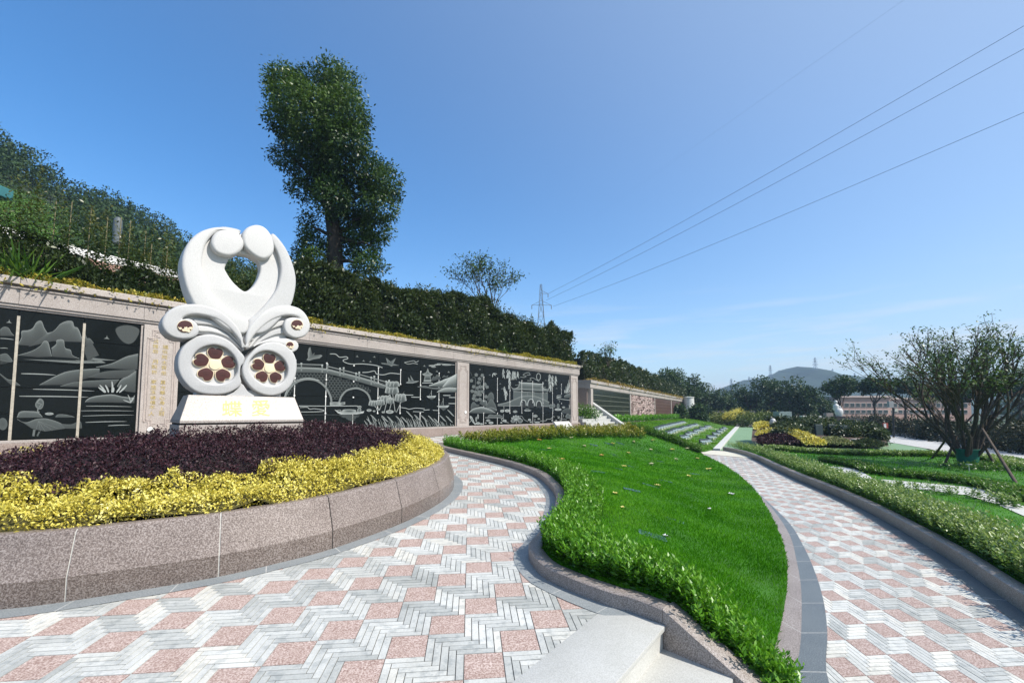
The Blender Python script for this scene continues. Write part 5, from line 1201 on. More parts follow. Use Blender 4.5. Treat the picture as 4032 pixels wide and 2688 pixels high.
pts = [at_y(*p) for p in [(-260, 870, 17), (0, 925, 18), (200, 985, 19.5), (400, 1030, 21), (600, 1075, 23), (760, 1110, 24)]]
mb = MB()
for a, b in zip(pts[:-1], pts[1:]):
    n = Vector((-(b - a).y, (b - a).x, 0)).normalized() * .35; h = Vector((0, 0, .42))
    mb.hexa([a, b, b + n, a + n], [a + h, b + h, b + n + h, a + n + h]); mb.hexa([a - n * .1 - h * 2.2, b - n * .1 - h * 2.2, b + n - h * 2.2, a + n - h * 2.2], [a - n * .1 - h * .01, b - n * .1 - h * .01, b + n - h * .01, a + n - h * .01], 1)
o = mb.build('terrace_wall', [plain('white_coping', (.78, .76, .74), .7), plain('pink_render', (.42, .25, .2), .8, .3, 3)]); tag(o, 'white topped pinkish terrace wall glimpsed through the hedge on the slope', 'wall')
p = at_y(462, 915, 22); mb = MB(); mb.lathe([(.01, .82), (.09, .8), (.17, .68), (.19, .5), (.19, -.6)][::-1], p, 14); o = mb.build('grave_stone', plain('grey_blue_stone', (.09, .11, .12), .6), None, 40); tag(o, 'round topped grey headstone half hidden on the slope', 'headstone')
p = at_y(10, 745, 24); mb = MB(); mb.box((p.x - 1.6, p.y - .4, p.z - .5), (p.x + .2, p.y + .4, p.z + .1)); o = mb.build('shelter', plain('teal_sheet', (.03, .15, .16), .6), None, bevel=.05); tag(o, 'teal sheeted box on the slope at the far left', 'box')

def hedge_on_wall(name, pl, top, a0, a1, n, size, mat, label, base, o_f=-.25, o_b=-1.9, under=True, asp=.45):
    """top: (s, z) silhouette"""
    tp = np.array(top); S_ = rng.uniform(a0, a1, n); zt = np.interp(S_, tp[:, 0], tp[:, 1])
    h = np.maximum(zt - base, .2); f = rng.random(n) ** .75; zz = base + h * f
    zz += .16 * (vn(S_ * 2.4, zz * 2, 3) - .5) + .22 * (vn(S_ * 1.1, f * 0, 7) - .5) * f * 1.6
    front = o_f + .55 * (vn(S_ * 1.6, zz * 1.6, 5) - .5) - .35 * f ** 2
    O_ = np.where(rng.random(n) < .72, front - np.abs(rng.normal(size=n)) * .16, rng.uniform(o_b, o_f, n)); k = O_ > o_f - .3
    top_k = (~k) & (rng.random(n) < .8); zz = np.where(top_k, zt - np.abs(rng.normal(size=n)) * .14 + .5 * (vn(S_ * 1.1, 0 * S_, 7) - .5) + .55 * (vn(S_ * 3.1, O_ * 2, 9) - .5), zz)
    C = np.stack([pl.o.x + pl.t.x * S_ + pl.n.x * O_, pl.o.y + pl.t.y * S_ + pl.n.y * O_, zz], 1)
    dirs = np.tile(np.array([pl.n.x * .5, pl.n.y * .5, .45]), (n, 1)); tone = np.clip(.05 + .5 * rng.random(n) + .35 * rng.random(n) * f + .2 * vn(S_ * 2, zz * 2, 2), 0, 1)
    o = link(name, np_mesh(name, *leaves(C, size, rng, asp, dirs=dirs, spread=.75, rnd=tone)), mat); tag(o, label, 'hedge')
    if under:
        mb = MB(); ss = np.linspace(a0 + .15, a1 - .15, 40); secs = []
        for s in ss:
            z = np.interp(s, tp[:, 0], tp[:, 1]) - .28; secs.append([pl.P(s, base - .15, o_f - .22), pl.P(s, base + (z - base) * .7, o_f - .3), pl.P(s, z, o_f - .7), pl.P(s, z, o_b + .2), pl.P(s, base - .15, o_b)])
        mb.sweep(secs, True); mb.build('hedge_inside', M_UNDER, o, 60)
    return o
def wtop(pl, l, out): return [pl.sz(x, y, out) for x, y in l]
tp = wtop(WALL, [(1120, 1080), (1180, 1055), (1260, 1060), (1350, 1085), (1440, 1110), (1520, 1140), (1600, 1160), (1700, 1165), (1800, 1175), (1880, 1190), (1960, 1225), (2040, 1265), (2120, 1290), (2190, 1310), (2245, 1325), (2275, 1365)], -.9)
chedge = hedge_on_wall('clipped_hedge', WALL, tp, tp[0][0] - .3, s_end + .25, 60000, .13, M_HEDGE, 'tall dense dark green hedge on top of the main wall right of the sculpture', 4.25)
n = 420; S_ = rng.uniform(tp[0][0], s_end, n); O_ = rng.uniform(-1.7, -.55, n); tq = np.array(tp)
sprg = stems(WALL.o.x + WALL.t.x * S_ + WALL.n.x * O_, WALL.o.y + WALL.t.y * S_ + WALL.n.y * O_, np.interp(S_, tq[:, 0], tq[:, 1]) - .45, .75, 16, .14, rng, .45, .25, .2, .35)
o = link('hedge_sprigs', np_mesh('hedge_sprigs', *sprg), M_HEDGE, chedge)
tp = wtop(WALL, [(-700, 900), (0, 965), (200, 1010), (400, 1045), (600, 1080), (750, 1110), (900, 1130), (1150, 1140)], -.8)
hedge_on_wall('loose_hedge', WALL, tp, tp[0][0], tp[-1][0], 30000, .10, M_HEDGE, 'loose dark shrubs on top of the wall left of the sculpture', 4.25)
# tall thin shoots rising from the loose hedge, with canes
n = 340; S_ = rng.uniform(wS(-300, 1100)[0], wS(1180, 1200)[0], n); O_ = rng.uniform(-1.5, -.5, n)
X = WALL.o.x + WALL.t.x * S_ + WALL.n.x * O_; Y = WALL.o.y + WALL.t.y * S_ + WALL.n.y * O_
o = link('tall_shoots', np_mesh('tall_shoots', *stems(X, Y, np.full(n, 4.35), 1.95 * np.clip(1.15 - .07 * (S_ - S_.min()), .6, 1.1), 54, .105, rng, .42, .12, .05, .3)), leafmat('shoot_leaf', [(.012, .03, .008), (.03, .06, .012), (.07, .10, .02), (.16, .15, .04)], .35, .3)); tag(o, 'thin leafy shoots standing above the loose shrubs on the left wall', 'shrubs', None, 'stuff')
M_CANE = plain('bamboo_cane', (.20, .17, .09), .7, .2, 20)
for x, y0, y1 in ((284, 795, 905), (222, 790, 870), (425, 850, 940), (478, 855, 950), (515, 868, 975), (575, 910, 1010), (598, 960, 1030), (360, 820, 930), (660, 970, 1060)):
    a = at_y(x + 4, y1 + 70, 0) if False else None
    s_, z1_ = WALL.sz(x, y0, -.9); _, z0_ = WALL.sz(x, y1, -.9)
    mb = MB(); mb.tube([WALL.P(s_ - .03, 4.3, -.9), WALL.P(s_, z1_, -.9)], .009, 6); o = mb.build('bamboo_cane', M_CANE); tag(o, 'thin bamboo cane supporting shoots on the left wall top', 'cane', 'bamboo canes in the shrubs on the left wall top')
def creeper(name, pl, a0, a1, zt, n, mat, label, oc=-.02, sz=.075):
    S_ = rng.uniform(a0, a1, n); cl = vn(S_ * 1.3, 0 * S_, 31) * .6 + .4 * vn(S_ * 4, 0 * S_, 32); k = rng.random(n) < np.clip(cl * 1.5, .15, 1); S_ = S_[k]; cl = cl[k]; n = len(S_)
    O_ = oc - np.abs(rng.normal(size=n)) * .22; Z = zt + .02 + rng.random(n) * .26 * cl
    hang = rng.random(n) < .06 * cl; O_[hang] = .16; Z[hang] = zt - rng.random(hang.sum()) * .22
    C = np.stack([pl.o.x + pl.t.x * S_ + pl.n.x * O_, pl.o.y + pl.t.y * S_ + pl.n.y * O_, Z], 1)
    o = link(name, np_mesh(name, *leaves(C, sz, rng, .55, dirs=np.tile([pl.n.x * .4, pl.n.y * .4, .4], (n, 1)), spread=.8)), mat); tag(o, label, 'creeper', None, 'stuff')
M_CREEP = leafmat('creeper_leaf', [(.10, .13, .015), (.28, .28, .035), (.52, .45, .07), (.50, .34, .08)], .5, .3)
creeper('creeper', WALL, wS(-300, 1100)[0], s_end - .2, ZT, 25000, M_CREEP, 'yellow green creeper spilling along the coping of the main wall')
creeper('creeper', W2, sA, sB, ZT2, 7000, leafmat('dry_creeper_leaf', [(.10, .10, .02), (.24, .18, .05), (.36, .24, .09), (.40, .33, .10)], .6, .3), 'dry orange and yellow creeper along the coping of the second wall', .0, .15)
for px, py, h in ((110, 1080, .75), (30, 1060, .6), (1980, 1372, .45)):
    s_, z_ = WALL.sz(px, py, -.15); c = WALL.P(s_, ZT, -.2); n = 70; C = np.tile(np.array(c), (n, 1)) + rng.normal(size=(n, 3)) * [.16, .16, .02]
    D = rng.normal(size=(n, 3)) * .55 + [0.1, -.15, .75]
    o = link('grass_tuft', np_mesh('grass_tuft', *leaves(C, h, rng, .05, dirs=D * 2, spread=.1, fold=.02)), M_MID); tag(o, {110: 'long bladed grass tuft on the left wall top', 30: 'smaller grass tuft at the far left end of the wall top', 1980: 'short grass tuft on the coping above the etched lake scene'}[px], 'grass tuft')
tp = wtop(W2, [(2285, 1400), (2340, 1405), (2400, 1418), (2480, 1450), (2560, 1482), (2640, 1515), (2700, 1545)], -1.2)
hedge_on_wall('clipped_hedge', W2, tp, tp[0][0] - 1, tp[-1][0], 22000, .22, M_HEDGE, 'long dark hedge on top of the second, lower wall', 3.5, -.4, -3)

# open, twiggy small trees
def twiggy(name, label, base, H, spread, n0, rr, mat, leafsize, depth=3, trunk=.05, tip=14, mb_extra=None, group=None, flat=.5):
    t = thing(name, label, 'tree', base, group); mb = MB(); tips = []
    def grow(p, d, ln, r, lv):
        q = p + d * ln; m = p.lerp(q, .5) + Vector((rr.uniform(-1, 1), rr.uniform(-1, 1), 0)) * ln * .06
        mb.tube([p, m, q], [r, r * .85, r * .68], 6 if r > .02 else 4, cap=False)
        if lv <= 1: tips.append((q, d)); tips.append((m, d))
        if lv == 0: return
        for _ in range(rr.choice((2, 3, 3))):
            e = (d + Vector((rr.uniform(-1, 1), rr.uniform(-1, 1), rr.uniform(-.25, .55))) * .52).normalized(); grow(p.lerp(q, rr.uniform(.55, 1)), e, ln * rr.uniform(.55, .82), r * .6, lv - 1)
    for k in range(n0):
        a = k * 6.283 / n0 + rr.uniform(-.3, .3); s_ = rr.uniform(.25, 1) * spread; d = Vector((math.cos(a) * s_, math.sin(a) * s_, 1)).normalized()
        grow(Vector(base) + Vector((math.cos(a), math.sin(a), 0)) * trunk * 2.2 * rr.random(), d, H * rr.uniform(.36, .48), trunk * rr.uniform(.7, 1.1), depth)
    mb.build('branches', M_WOOD, t, 50, fix=False)
    C = []; D = []
    for q, d in tips:
        for _ in range(tip): C.append(tuple(q + Vector((rr.gauss(0, 1), rr.gauss(0, 1), rr.gauss(0, flat))) * leafsize * 1.5)); D.append((d.x, d.y, .1))
    link('crown', np_mesh('crown', *leaves(np.array(C), leafsize, rng, .5, dirs=np.array(D), norm=np.array([0, 0, 1.6]), spread=.9)), mat, t); return t
rr = random.Random(4)
twiggy('young_tree', 'thin open young tree rising out of the hedge near the pylon', at_y(1930, 1275, 21.5), 3.6, .5, 6, rr, M_TREE, .12, 3, .035, 7)
twiggy('young_tree', 'small leafy sapling sticking out of the hedge on the second wall', at_y(2395, 1440, 32), 1.7, .35, 3, rr, M_TREE, .16, 2, .03, 6)
p = at_y(2312, 1640, 26.3); sb = [(p.x + rq.uniform(-.4, .4), p.y + rq.uniform(-.4, .4), p.z + rq.uniform(-.3, .45), .42, .42, .4) for _ in range(6)]
o = link('round_shrub', np_mesh('round_shrub', *crown(sb, 3500, .12, rng, 6)), M_MID); tag(o, 'rounded green shrub beside the white steps between the walls', 'shrub')
# ------------------------------------------------------------------ lower garden on the right
z8 = zm(2.279, 3000, 1480)
def zp(l, h=0): return [at_r(*z8(x, y), h) for x, y in l]
def sheet(name, pts, z, mat, step=2.0): return structure(link(name, fill_poly([(p.x, p.y) for p in pts], lambda X, Y: np.full(len(X), z), name, step), mat))
rough_g = fill_poly([(6.2, 24), (11, 21), (26, 1), (60, 1), (120, 60), (120, 150), (-20, 150), (0, 70), (6, 40)], lambda X, Y: np.full(len(X), ZR - .03), 'rough_ground', 8)
structure(link('garden_ground', rough_g, plain('garden_turf', (.03, .06, .016), .95, .4, .4)))
gp = [at_r(*p) for p in [(2837, 1773), (2995, 1783), (3120, 1778), (3400, 1778), (3700, 1785), (3640, 1765), (3490, 1735), (3200, 1700), (2990, 1684), (2975, 1682), (2914, 1677)]]
sheet('green_path', gp, ZR + .004, M_GREENP)
cb = thing('kerb', 'long straight white kerb along the green path', 'kerb', at_r(2836, 1773))
a, b, c, d = [at_r(*p) for p in [(2808, 1772), (2836, 1773), (2914, 1677), (2905, 1671)]]
mb = MB(); up = Vector((0, 0, .10)); mb.hexa([a - up, b - up, c - up, d - up], [a + up * 1.0, b + up * 1.0, c + up, d + up]); mb.build('kerb_stone', M_STEP, cb, bevel=.01)
e, f = at_r(2979, 1675), at_r(2976, 1683); mb = MB(); mb.hexa([d - up, c - up, f - up, e - up], [d + up * 1.02, c + up * 1.02, f + up * 1.02, e + up * 1.02]); mb.build('end_kerb_stone', M_STEP, cb)
th = [at_r(*p) for p in [(2752, 1771), (2982, 1782), (2980, 1806), (2767, 1787)]]
sheet('threshold', th, ZR + .012, plain('cream_threshold', (.60, .57, .47), .7, .06), .8)
rd = [at_r(*p) for p in [(3478, 1737), (3660, 1768), (3790, 1800), (4032, 1872), (4300, 1960), (4500, 1900), (4032, 1774), (3700, 1734), (3470, 1706), (3440, 1700)]]
sheet('road', rd, ZR + .02, M_CONC, 1.5)
rk = thing('kerb', 'grey kerb wall along the far side of the pale road', 'kerb', at_r(3700, 1734)); kp = [at_r(*p) for p in [(3425, 1698), (3470, 1706), (3700, 1734), (4032, 1774), (4350, 1815)]]
for a, b in zip(kp[:-1], kp[1:]):
    n = Vector((-(b - a).y, (b - a).x, 0)).normalized() * .35; n = n if n.y > 0 else -n; h = Vector((0, 0, .30)); MB().hexa([a, b, b + n, a + n], [a + h, b + h, b + n + h, a + n + h]).build('kerb_stone', M_KERB, rk)

# white stone paths across the right lawn
PL_ = ([(560, 815), (640, 815), (835, 831), (932, 882), (1010, 928), (1050, 960), (960, 965), (760, 880)], [(1075, 930), (1290, 948), (1940, 1007), (2150, 1090), (2420, 1200), (2420, 1290), (2120, 1160), (1850, 1075), (1500, 1030), (1150, 990)])
for l in PL_:
    sheet('stone_path', zp(l, .15), ZG + .014, M_STEP, 1.0)
def px_line(l, h=.15): return resample([(p.x, p.y) for p in zp(l, h)], .25)
def hedge_line(name, l, n, hgt, mat, label, w=.5, ll=.075, nl=15):
    X, Y = band(px_line(l), -w / 2, w / 2, n, rng); o = link(name, np_mesh(name, *stems(X, Y, np.full(len(X), ZG), hgt, nl, ll, rng, .5, .35, .15, .35)), mat); tag(o, label, 'hedge'); return o
hedge_line('border_hedge', [(560, 765), (800, 805), (930, 845), (1060, 885), (1250, 905), (1600, 935), (1950, 985), (2150, 1040), (2420, 1140)], 1500, .16, M_MID, 'dark green clipped edging behind the white stone paths', .55)
hedge_line('border_hedge', [(70, 658), (300, 684), (600, 702), (900, 712), (1300, 718), (1600, 722), (1800, 732), (2000, 750), (2150, 775), (2352, 850)], 2000, .19, M_VAR, 'pale green edging along the far side of the right lawn', .6, .10, 13)
for k, (x, y) in enumerate(((1190, 1002), (1320, 1030), (1480, 1040), (1640, 1058), (1830, 1092), (2040, 1130), (2130, 1150), (2210, 1175))):
    p = zp([(x, y)], .15)[0]; m = 11; X = p.x + rng.normal(size=m) * .1; Y = p.y - .1 + rng.normal(size=m) * .07
    o = link('low_shrub', np_mesh('low_shrub', *stems(X, Y, np.full(m, ZG), .2, 13, .07, rng, .5, .4, .15, .3)), M_VAR); tag(o, 'small pale clump in the row in front of the white stone path', 'shrub', 'pale clumps edging the white stone path')
PATHS = [[(p.x, p.y) for p in zp(l, .15)] for l in PL_]
grass('grass', RLAWN, lambda X, Y: np.full(len(X), ZG), 95000, rng, 'bright green grass of the right hand lawn around the staked tree', 60, .03, .08, skip=PATHS)

# the staked multi-stemmed tree
base = at_z(3812, 1832, ZG); rr = random.Random(12)
T = thing('staked_tree', 'open multi stemmed tree with a green wrapped base propped by stakes', 'tree', base)
mb = MB(); tips = []
def grow(p, d, ln, r, lv):
    q = p + d * ln; m = p.lerp(q, .5) + Vector((rr.uniform(-1, 1), rr.uniform(-1, 1), rr.uniform(-.3, .3))) * ln * .07
    mb.tube([p, m, q], [r, r * .84, r * .68], 7 if r > .03 else 4, cap=False)
    if lv <= 1: tips.append((q, d)); 
    if lv == 0: tips.append((m, d)); return
    for _ in range(rr.choice((2, 3, 3)) if lv > 1 else 3):
        e = (d + Vector((rr.uniform(-1, 1), rr.uniform(-1, 1), rr.uniform(-.15, .5))) * .5).normalized(); grow(p.lerp(q, rr.uniform(.5, 1)), e, ln * rr.uniform(.58, .85), r * .6, lv - 1)
for k in range(13):
    a = k * 2.4 + rr.uniform(-.3, .3); s_ = (.08 + .66 * ((k + .5) / 13)); d = Vector((math.cos(a) * s_, math.sin(a) * s_, 1 - .12 * s_)).normalized()
    grow(base + Vector((math.cos(a) * .2, math.sin(a) * .2, .30)), d, rr.uniform(1.5, 1.9), rr.uniform(.045, .07), 4)
mb.build('stems', M_WOOD, T, 50, fix=False)
C = []; D = []; keep = [x for x in tips if rr.random() < (.85 if x[0].z > base.z + 1.7 else .3)]
for q, d in keep:
    fl_ = min(1, max(0, (q.z - base.z) / 4.5))
    for _ in range(5): C.append(tuple(q + Vector((rr.gauss(0, .13), rr.gauss(0, .13), rr.gauss(0, .035))))); D.append((d.x + rr.uniform(-.5, .5), d.y + rr.uniform(-.5, .5), .05))
link('crown', np_mesh('crown', *leaves(np.array(C),   .1, rng, .5, dirs=np.array(D), norm=np.array([0, 0, 1.8]), spread=.6)), leafmat('osmanthus_leaf', [(.02, .045, .014), (.04, .085, .024), (.08, .14, .04), (.15, .21, .07)], .4, .25), T)
mb = MB(); mb.lathe([(.24, -.05), (.27, .2), (.30, .45), (.33, .56), (.31, .57), (.22, .50)], base, 22); mb.build('green_wrap', plain('green_wrap', (.008, .12, .085), .5, .25, 6, 0, .3), T, 50)
for top, bot, lb in (((3730, 1722), (3664, 1802), 'leftmost wooden stake propping the tree with the green wrapped base'), ((3766, 1715), (3713, 1832), 'wooden stake just left of the green wrapped tree base'), ((3857, 1720), (3926, 1838), 'wooden stake just right of the green wrapped tree base'), ((3868, 1688), (4012, 1905), 'longest wooden stake at the right leaning on the tree')):
    q = at_z(*bot, ZG); dy = q.y + (base.y - q.y) * .75; p = at_y(*top, dy); mb = MB(); mb.tube([q - Vector((0, 0, .1)), p], [.04, .033], 8); o = mb.build('tree_stake', M_WOOD, None, 50); tag(o, lb, 'stake', 'stakes propping the tree')
p = at_z(3817, 1848, ZG + .25); q = at_z(3817, 1857, ZG); mb = MB(); mb.lathe([(.004, 0), (.075, .002), (.075, .016), (.004, .02)], (q.x, q.y, ZG + .22), 18); mb.tube([(q.x, q.y, ZG - .05), (q.x, q.y, ZG + .22)], .012, 6)
o = mb.build('garden_lamp', plain('pale_disc', (.55, .55, .5), .5), None, 40); tag(o, 'small pale disc on a pin in front of the green wrapped tree base', 'garden lamp')
X = base.x - .1 + rng.normal(size=230) * .85; Y = base.y - 1.0 + rng.normal(size=230) * .38
o = link('ground_shrubs', np_mesh('ground_shrubs', *stems(X, Y, np.full(230, ZG), .19, 16, .07, rng, .5, .4, .1, .25)), M_MID); tag(o, 'low dark green shrubs planted around the staked tree', 'shrub bed')

# ------------------------------------------------------------------ terrace of small memorial stones below the second wall
L2B = [(x, y, z + .01) for x, y, z in slope_edge[:-1]] + [(9.6, 21.6, ZR + .02)]
wl = [(*W2.P(s, 0, .55).to_2d(), .80) for s in np.linspace(sA + 1, sB, 14)]; cur = [(at_r(2806 + (2903 - 2806) * t, 1772 + (1671.5 - 1772) * t)) for t in np.linspace(0, 1, 2)]
cl_ = [(p.x, p.y, ZR + .02) for p in [cur[0].lerp(cur[1], t) for t in np.linspace(0, 1, 12)]]
B2_ = L2B + cl_ + wl; l2z = idw(B2_); L2 = [p[:2] for p in L2B] + [p[:2] for p in cl_] + [p[:2] for p in wl[::-1]]
l2me = fill_poly(L2, l2z, 'memorial_lawn', 1.0); structure(link('memorial_lawn', l2me, plain('light_turf', (.055, .14, .012), .9, .3, .8)))
bv2 = BVHTree.FromPolygons([v.co[:] for v in l2me.vertices], [p.vertices[:] for p in l2me.polygons])
Xg, Yg = sample_poly(L2, 30000, rng, lambda x, y: np.clip(500 / (x * x + y * y), .05, 1)); Dg = np.hypot(Xg, Yg)
o = link('grass', np_mesh('grass', *leaves(np.stack([Xg, Yg, l2z(Xg, Yg)], 1), .07 * (1 + .012 * Dg), rng, .25, dirs=np.tile([.2, 0, 1.1], (len(Xg), 1)), spread=.4, fold=0, norm=np.array([0, -1., .3]), rnd=np.clip(.35 + .5 * vn(Xg * .5, Yg * .5, 3) + .3 * rng.random(len(Xg)) - .1, 0, 1))), leafmat('light_grass_blade', [(.03, .11, .004), (.07, .20, .008), (.13, .29, .015), (.20, .36, .03)], .7, .25, .1)); tag(o, 'light green grass on the slope with rows of memorial stones', 'grass', None, 'stuff')
z9 = zm(3.92, 2600, 1500)
M_MS = plain('dark_memorial_stone', (.018, .036, .036), .5, .3, 8); M_MF = plain('pale_face', (.22, .28, .28), .5, .2, 20); M_LF = plain('offering_flowers', (.62, .68, .45), .8, .3, 30)
rows = [((652, 965), (985, 742), 16), ((345, 893), (752, 718), 18), ((75, 838), (548, 690), 17), ((-60, 768), (350, 655), 15), ((1000, 735), (1130, 652), 9), ((830, 698), (960, 640), 7), ((660, 668), (830, 612), 9)]
proto = None; names = ['first row from the green path', 'second row from the green path', 'third row from the green path', 'row nearest the second wall', 'short far row beside the white kerb', 'short far row in the middle', 'far row towards the end of the wall']
for ri, (a, b, n) in enumerate(rows):
    for k in range(n):
        t = k / (n - 1); t = 1 - (1 - t) / (1 + 0 * t); dA, dB = 1.0, 1.0
        h0, h1 = bv2.ray_cast(O0, ray(*z9(*a)))[0], bv2.ray_cast(O0, ray(*z9(*b)))[0]
        if h0 is None or h1 is None: continue
        p = h0.lerp(h1, t); p.z = float(l2z(p.x, p.y)[0])
        if proto is None:
            proto = thing('memorial_stone', 'x', 'memorial stone', p)
            q = p; mb = MB(); mb.hexa([q + Vector(v) for v in ((-.17, -.06, -.05), (.17, -.06, -.05), (.17, .12, -.05), (-.17, .12, -.05))], [q + Vector(v) for v in ((-.17, .02, .24), (.17, .02, .24), (.17, .10, .27), (-.17, .10, .27))]); mb.build('headstone', M_MS, proto, bevel=.015)
            mb = MB(); mb.hexa([q + Vector(v) for v in ((-.17, -.36, -.05), (.17, -.36, -.05), (.17, -.075, -.05), (-.17, -.075, -.05))], [q + Vector(v) for v in ((-.17, -.36, .10), (.17, -.36, .10), (.17, -.075, .19), (-.17, -.075, .19))]); mb.build('face_stone', M_MF, proto, bevel=.01)
            C = np.tile(np.array(q + Vector((.1, -.5, .06))), (26, 1)) + rng.normal(size=(26, 3)) * [.09, .07, .05]; link('offering', np_mesh('offering', *leaves(C, .11, rng, .6)), M_LF, proto)
            o = proto
        else:
            o = proto.copy(); COL.objects.link(o); o.location = p
            for ch in proto.children:
                c = ch.copy(); COL.objects.link(c); c.parent = o
        o['label'] = 'dark low memorial stone in the ' + names[ri]; o['group'] = 'memorial stones in the ' + names[ri]; o['category'] = 'memorial stone'
wp = [bv2.ray_cast(O0, ray(*z9(x, y)))[0] for x, y in ((560, 690), (760, 730), (930, 748), (1100, 772))]
mb = MB()
for a, b in zip(wp[:-1], wp[1:]):
    if a and b: n = Vector((0, .25, 0)); mb.hexa([a - n - Vector((0, 0, .1)), b - n - Vector((0, 0, .1)), b + n - Vector((0, 0, .1)), a + n - Vector((0, 0, .1))], [a - n + Vector((0, 0, .05)), b - n + Vector((0, 0, .05)), b + n + Vector((0, 0, .05)), a + n + Vector((0, 0, .05))])
structure(mb.build('cross_path', M_STEP))
a, b = at_y(2490, 1688, 21.2), at_y(2572, 1722, 20.9); mb = MB(); n = Vector((.1, .35, 0)); h = Vector((0, 0, .3)); mb.hexa([a - h, b - h, b + n - h, a + n - h], [a, b, b + n, a + n]); o = mb.build('sloping_slab', M_STEP, None, bevel=.02); tag(o, 'white sloping edge slab at the top corner of the lawn hedge', 'slab')
X, Y = band([p[:2] for p in wl], -.2, .9, 900, rng); o = link('border_hedge', np_mesh('border_hedge', *stems(X, Y, l2z(X, Y), .5, 12, .2, rng, .5)), M_LIME); tag(o, 'yellow green low hedge along the foot of the second wall', 'hedge')

# ------------------------------------------------------------------ round planter with purple and golden ground cover
pf = [at_r(*z8(x, y)) for x, y in ((-90, 590), (-40, 612), (60, 602), (300, 610), (600, 622), (868, 630))]
pf2 = [at_r(*z8(x, y)) for x, y in ((878, 640), (1000, 636), (1140, 628))]
def planter(front, label, h0):
    t = thing('planter_wall', label, 'planter wall', front[0]); L_ = resample([(p.x, p.y) for p in front], .5); back_ = offset(L_, .5)
    for (a, b), (c, d) in zip(zip(L_[:-1], L_[1:]), zip(back_[:-1], back_[1:])):
        a, b, c, d = [Vector((*p, ZR)) for p in (a, b, c, d)]; g = (b - a) * .03; h = Vector((0, 0, h0))
        MB().hexa([a + g, b - g, d - g, c + g], [a + g + (c - a) * .35 + h, b - g + (d - b) * .35 + h, d - g + h * 1.1, c + g + h * 1.1]).build('stone_slab', M_WALL, t)
planter(pf, 'low planter of sloping grey slabs fronting the purple and golden mound', .48); planter(pf2, 'short planter section of brown slabs at the right end of the mound', .42)
def at_m(px, py, h=0):
    r = ray(px, py); t = (ZR + .26 - .15 * 24 + h - EYE) / (r.z - .15 * r.y); return O0 + r * t
mound = [(p.x, p.y) for p in [at_m(*z8(x, y)) for x, y in ((-95, 578), (0, 592), (300, 596), (600, 606), (868, 614), (1135, 612), (1100, 560), (1060, 505), (700, 470), (300, 440), (-80, 440))]]
mz = lambda X, Y: ZR + .26 + .15 * (Y - 24)
structure(link('mound', fill_poly(mound, mz, 'mound', 1.0), M_SOIL))
def cover(name, l, n, size, mat, label, h=.35):
    pl = [(p.x, p.y) for p in [at_m(*z8(x, y), h * .6) for x, y in l]]; X, Y = sample_poly(pl, n, rng)
    e = edge_dist(pl, X, Y, True); Z = mz(X, Y) + h * np.clip(e / .5, .35, 1) * (.75 + .4 * vn(X * 2, Y * 2, 3)) * (1 - .35 * rng.random(n) ** 2)
    o = link(name, np_mesh(name, *leaves(np.stack([X, Y, Z], 1), size, rng, .55, dirs=np.tile([0, -.2, .5], (n, 1)))), mat); tag(o, label, 'ground cover'); return o
cover('purple_shrubs', [(-40, 590), (-40, 530), (60, 503), (200, 505), (300, 540), (360, 585), (150, 595)], 5200, .12, M_PUR, 'mound of dark purple shrubs on the low planter near the green path', .16)
cover('golden_shrubs', [(-60, 520), (-40, 480), (100, 470), (260, 480), (420, 510), (560, 560), (580, 590), (390, 590), (300, 535), (180, 498), (40, 500)], 6000, .12, M_YEL, 'golden yellow shrubs curving behind the purple mound', .36)
cover('pale_shrubs', [(590, 590), (540, 545), (640, 540), (780, 570), (860, 600), (740, 600)], 2600, .11, leafmat('pale_cover_leaf', [(.08, .11, .03), (.2, .22, .08), (.36, .35, .18), (.42, .44, .25)], .6, .2), 'pale olive ground cover at the right of the golden shrubs', .2)
cover('olive_shrubs', [(790, 580), (900, 555), (1060, 575), (1130, 610), (900, 615)], 2600, .12, M_HEDGE, 'dark olive ground cover hanging over the right planter section', .25)
dk = [(rq.uniform(60, 1040), rq.uniform(425, 520), 26) for _ in range(22)]; dk = [(x, max(y, 430 + max(0, x - 600) * .18), r) for x, y, r in dk] + [(90, 415, 24), (190, 420, 26), (300, 430, 26), (390, 440, 28), (470, 470, 30), (560, 500, 24), (690, 510, 22), (800, 520, 24), (900, 500, 40), (1000, 520, 40), (1050, 545, 24), (450, 420, 30), (250, 460, 20), (620, 470, 26), (840, 480, 28)]
for x, y, r in dk:
    p = at_m(*z8(x, y), .12); d = p.y; R = r / 2.279 * d / FPX * 2.0
    o = link('round_shrub', np_mesh('round_shrub', *crown([(p.x, p.y, p.z, R * 1.15, R, R)], 1300, .15, rng, 6, .5, .1, .6, 1)), M_HEDGE); tag(o, 'dark rounded shrub in the planted bank behind the golden shrubs', 'shrub', 'dark rounded shrubs behind the golden shrubs')
for x, y in ((515, 490), (635, 490), (740, 500)):
    p = at_m(*z8(x, y + 25), .1); mb = MB(); w = .22; mb.hexa([p + Vector(v) for v in ((-w, -.1, -.5), (w, -.1, -.5), (w, .12, -.5), (-w, .12, -.5))], [p + Vector(v) for v in ((-w, 0, .55), (w, 0, .55), (w, .12, .55), (-w, .12, .55))]); o = mb.build('headstone', M_MS, None, bevel=.03); tag(o, 'dark upright headstone between the rounded shrubs', 'headstone', 'dark headstones among the rounded shrubs')
p = at_y(*z8(578, 452), 30); mb = MB(); mb.tube([p + Vector((.32 * math.cos(a), 0, -.1 + .5 * math.sin(a))) for a in np.linspace(0, math.pi, 12)], .1, 8); o = mb.build('stone_arch', M_WHITE, None, 50); tag(o, 'little white stone arch among dark shrubs left of the pedestal', 'arch')
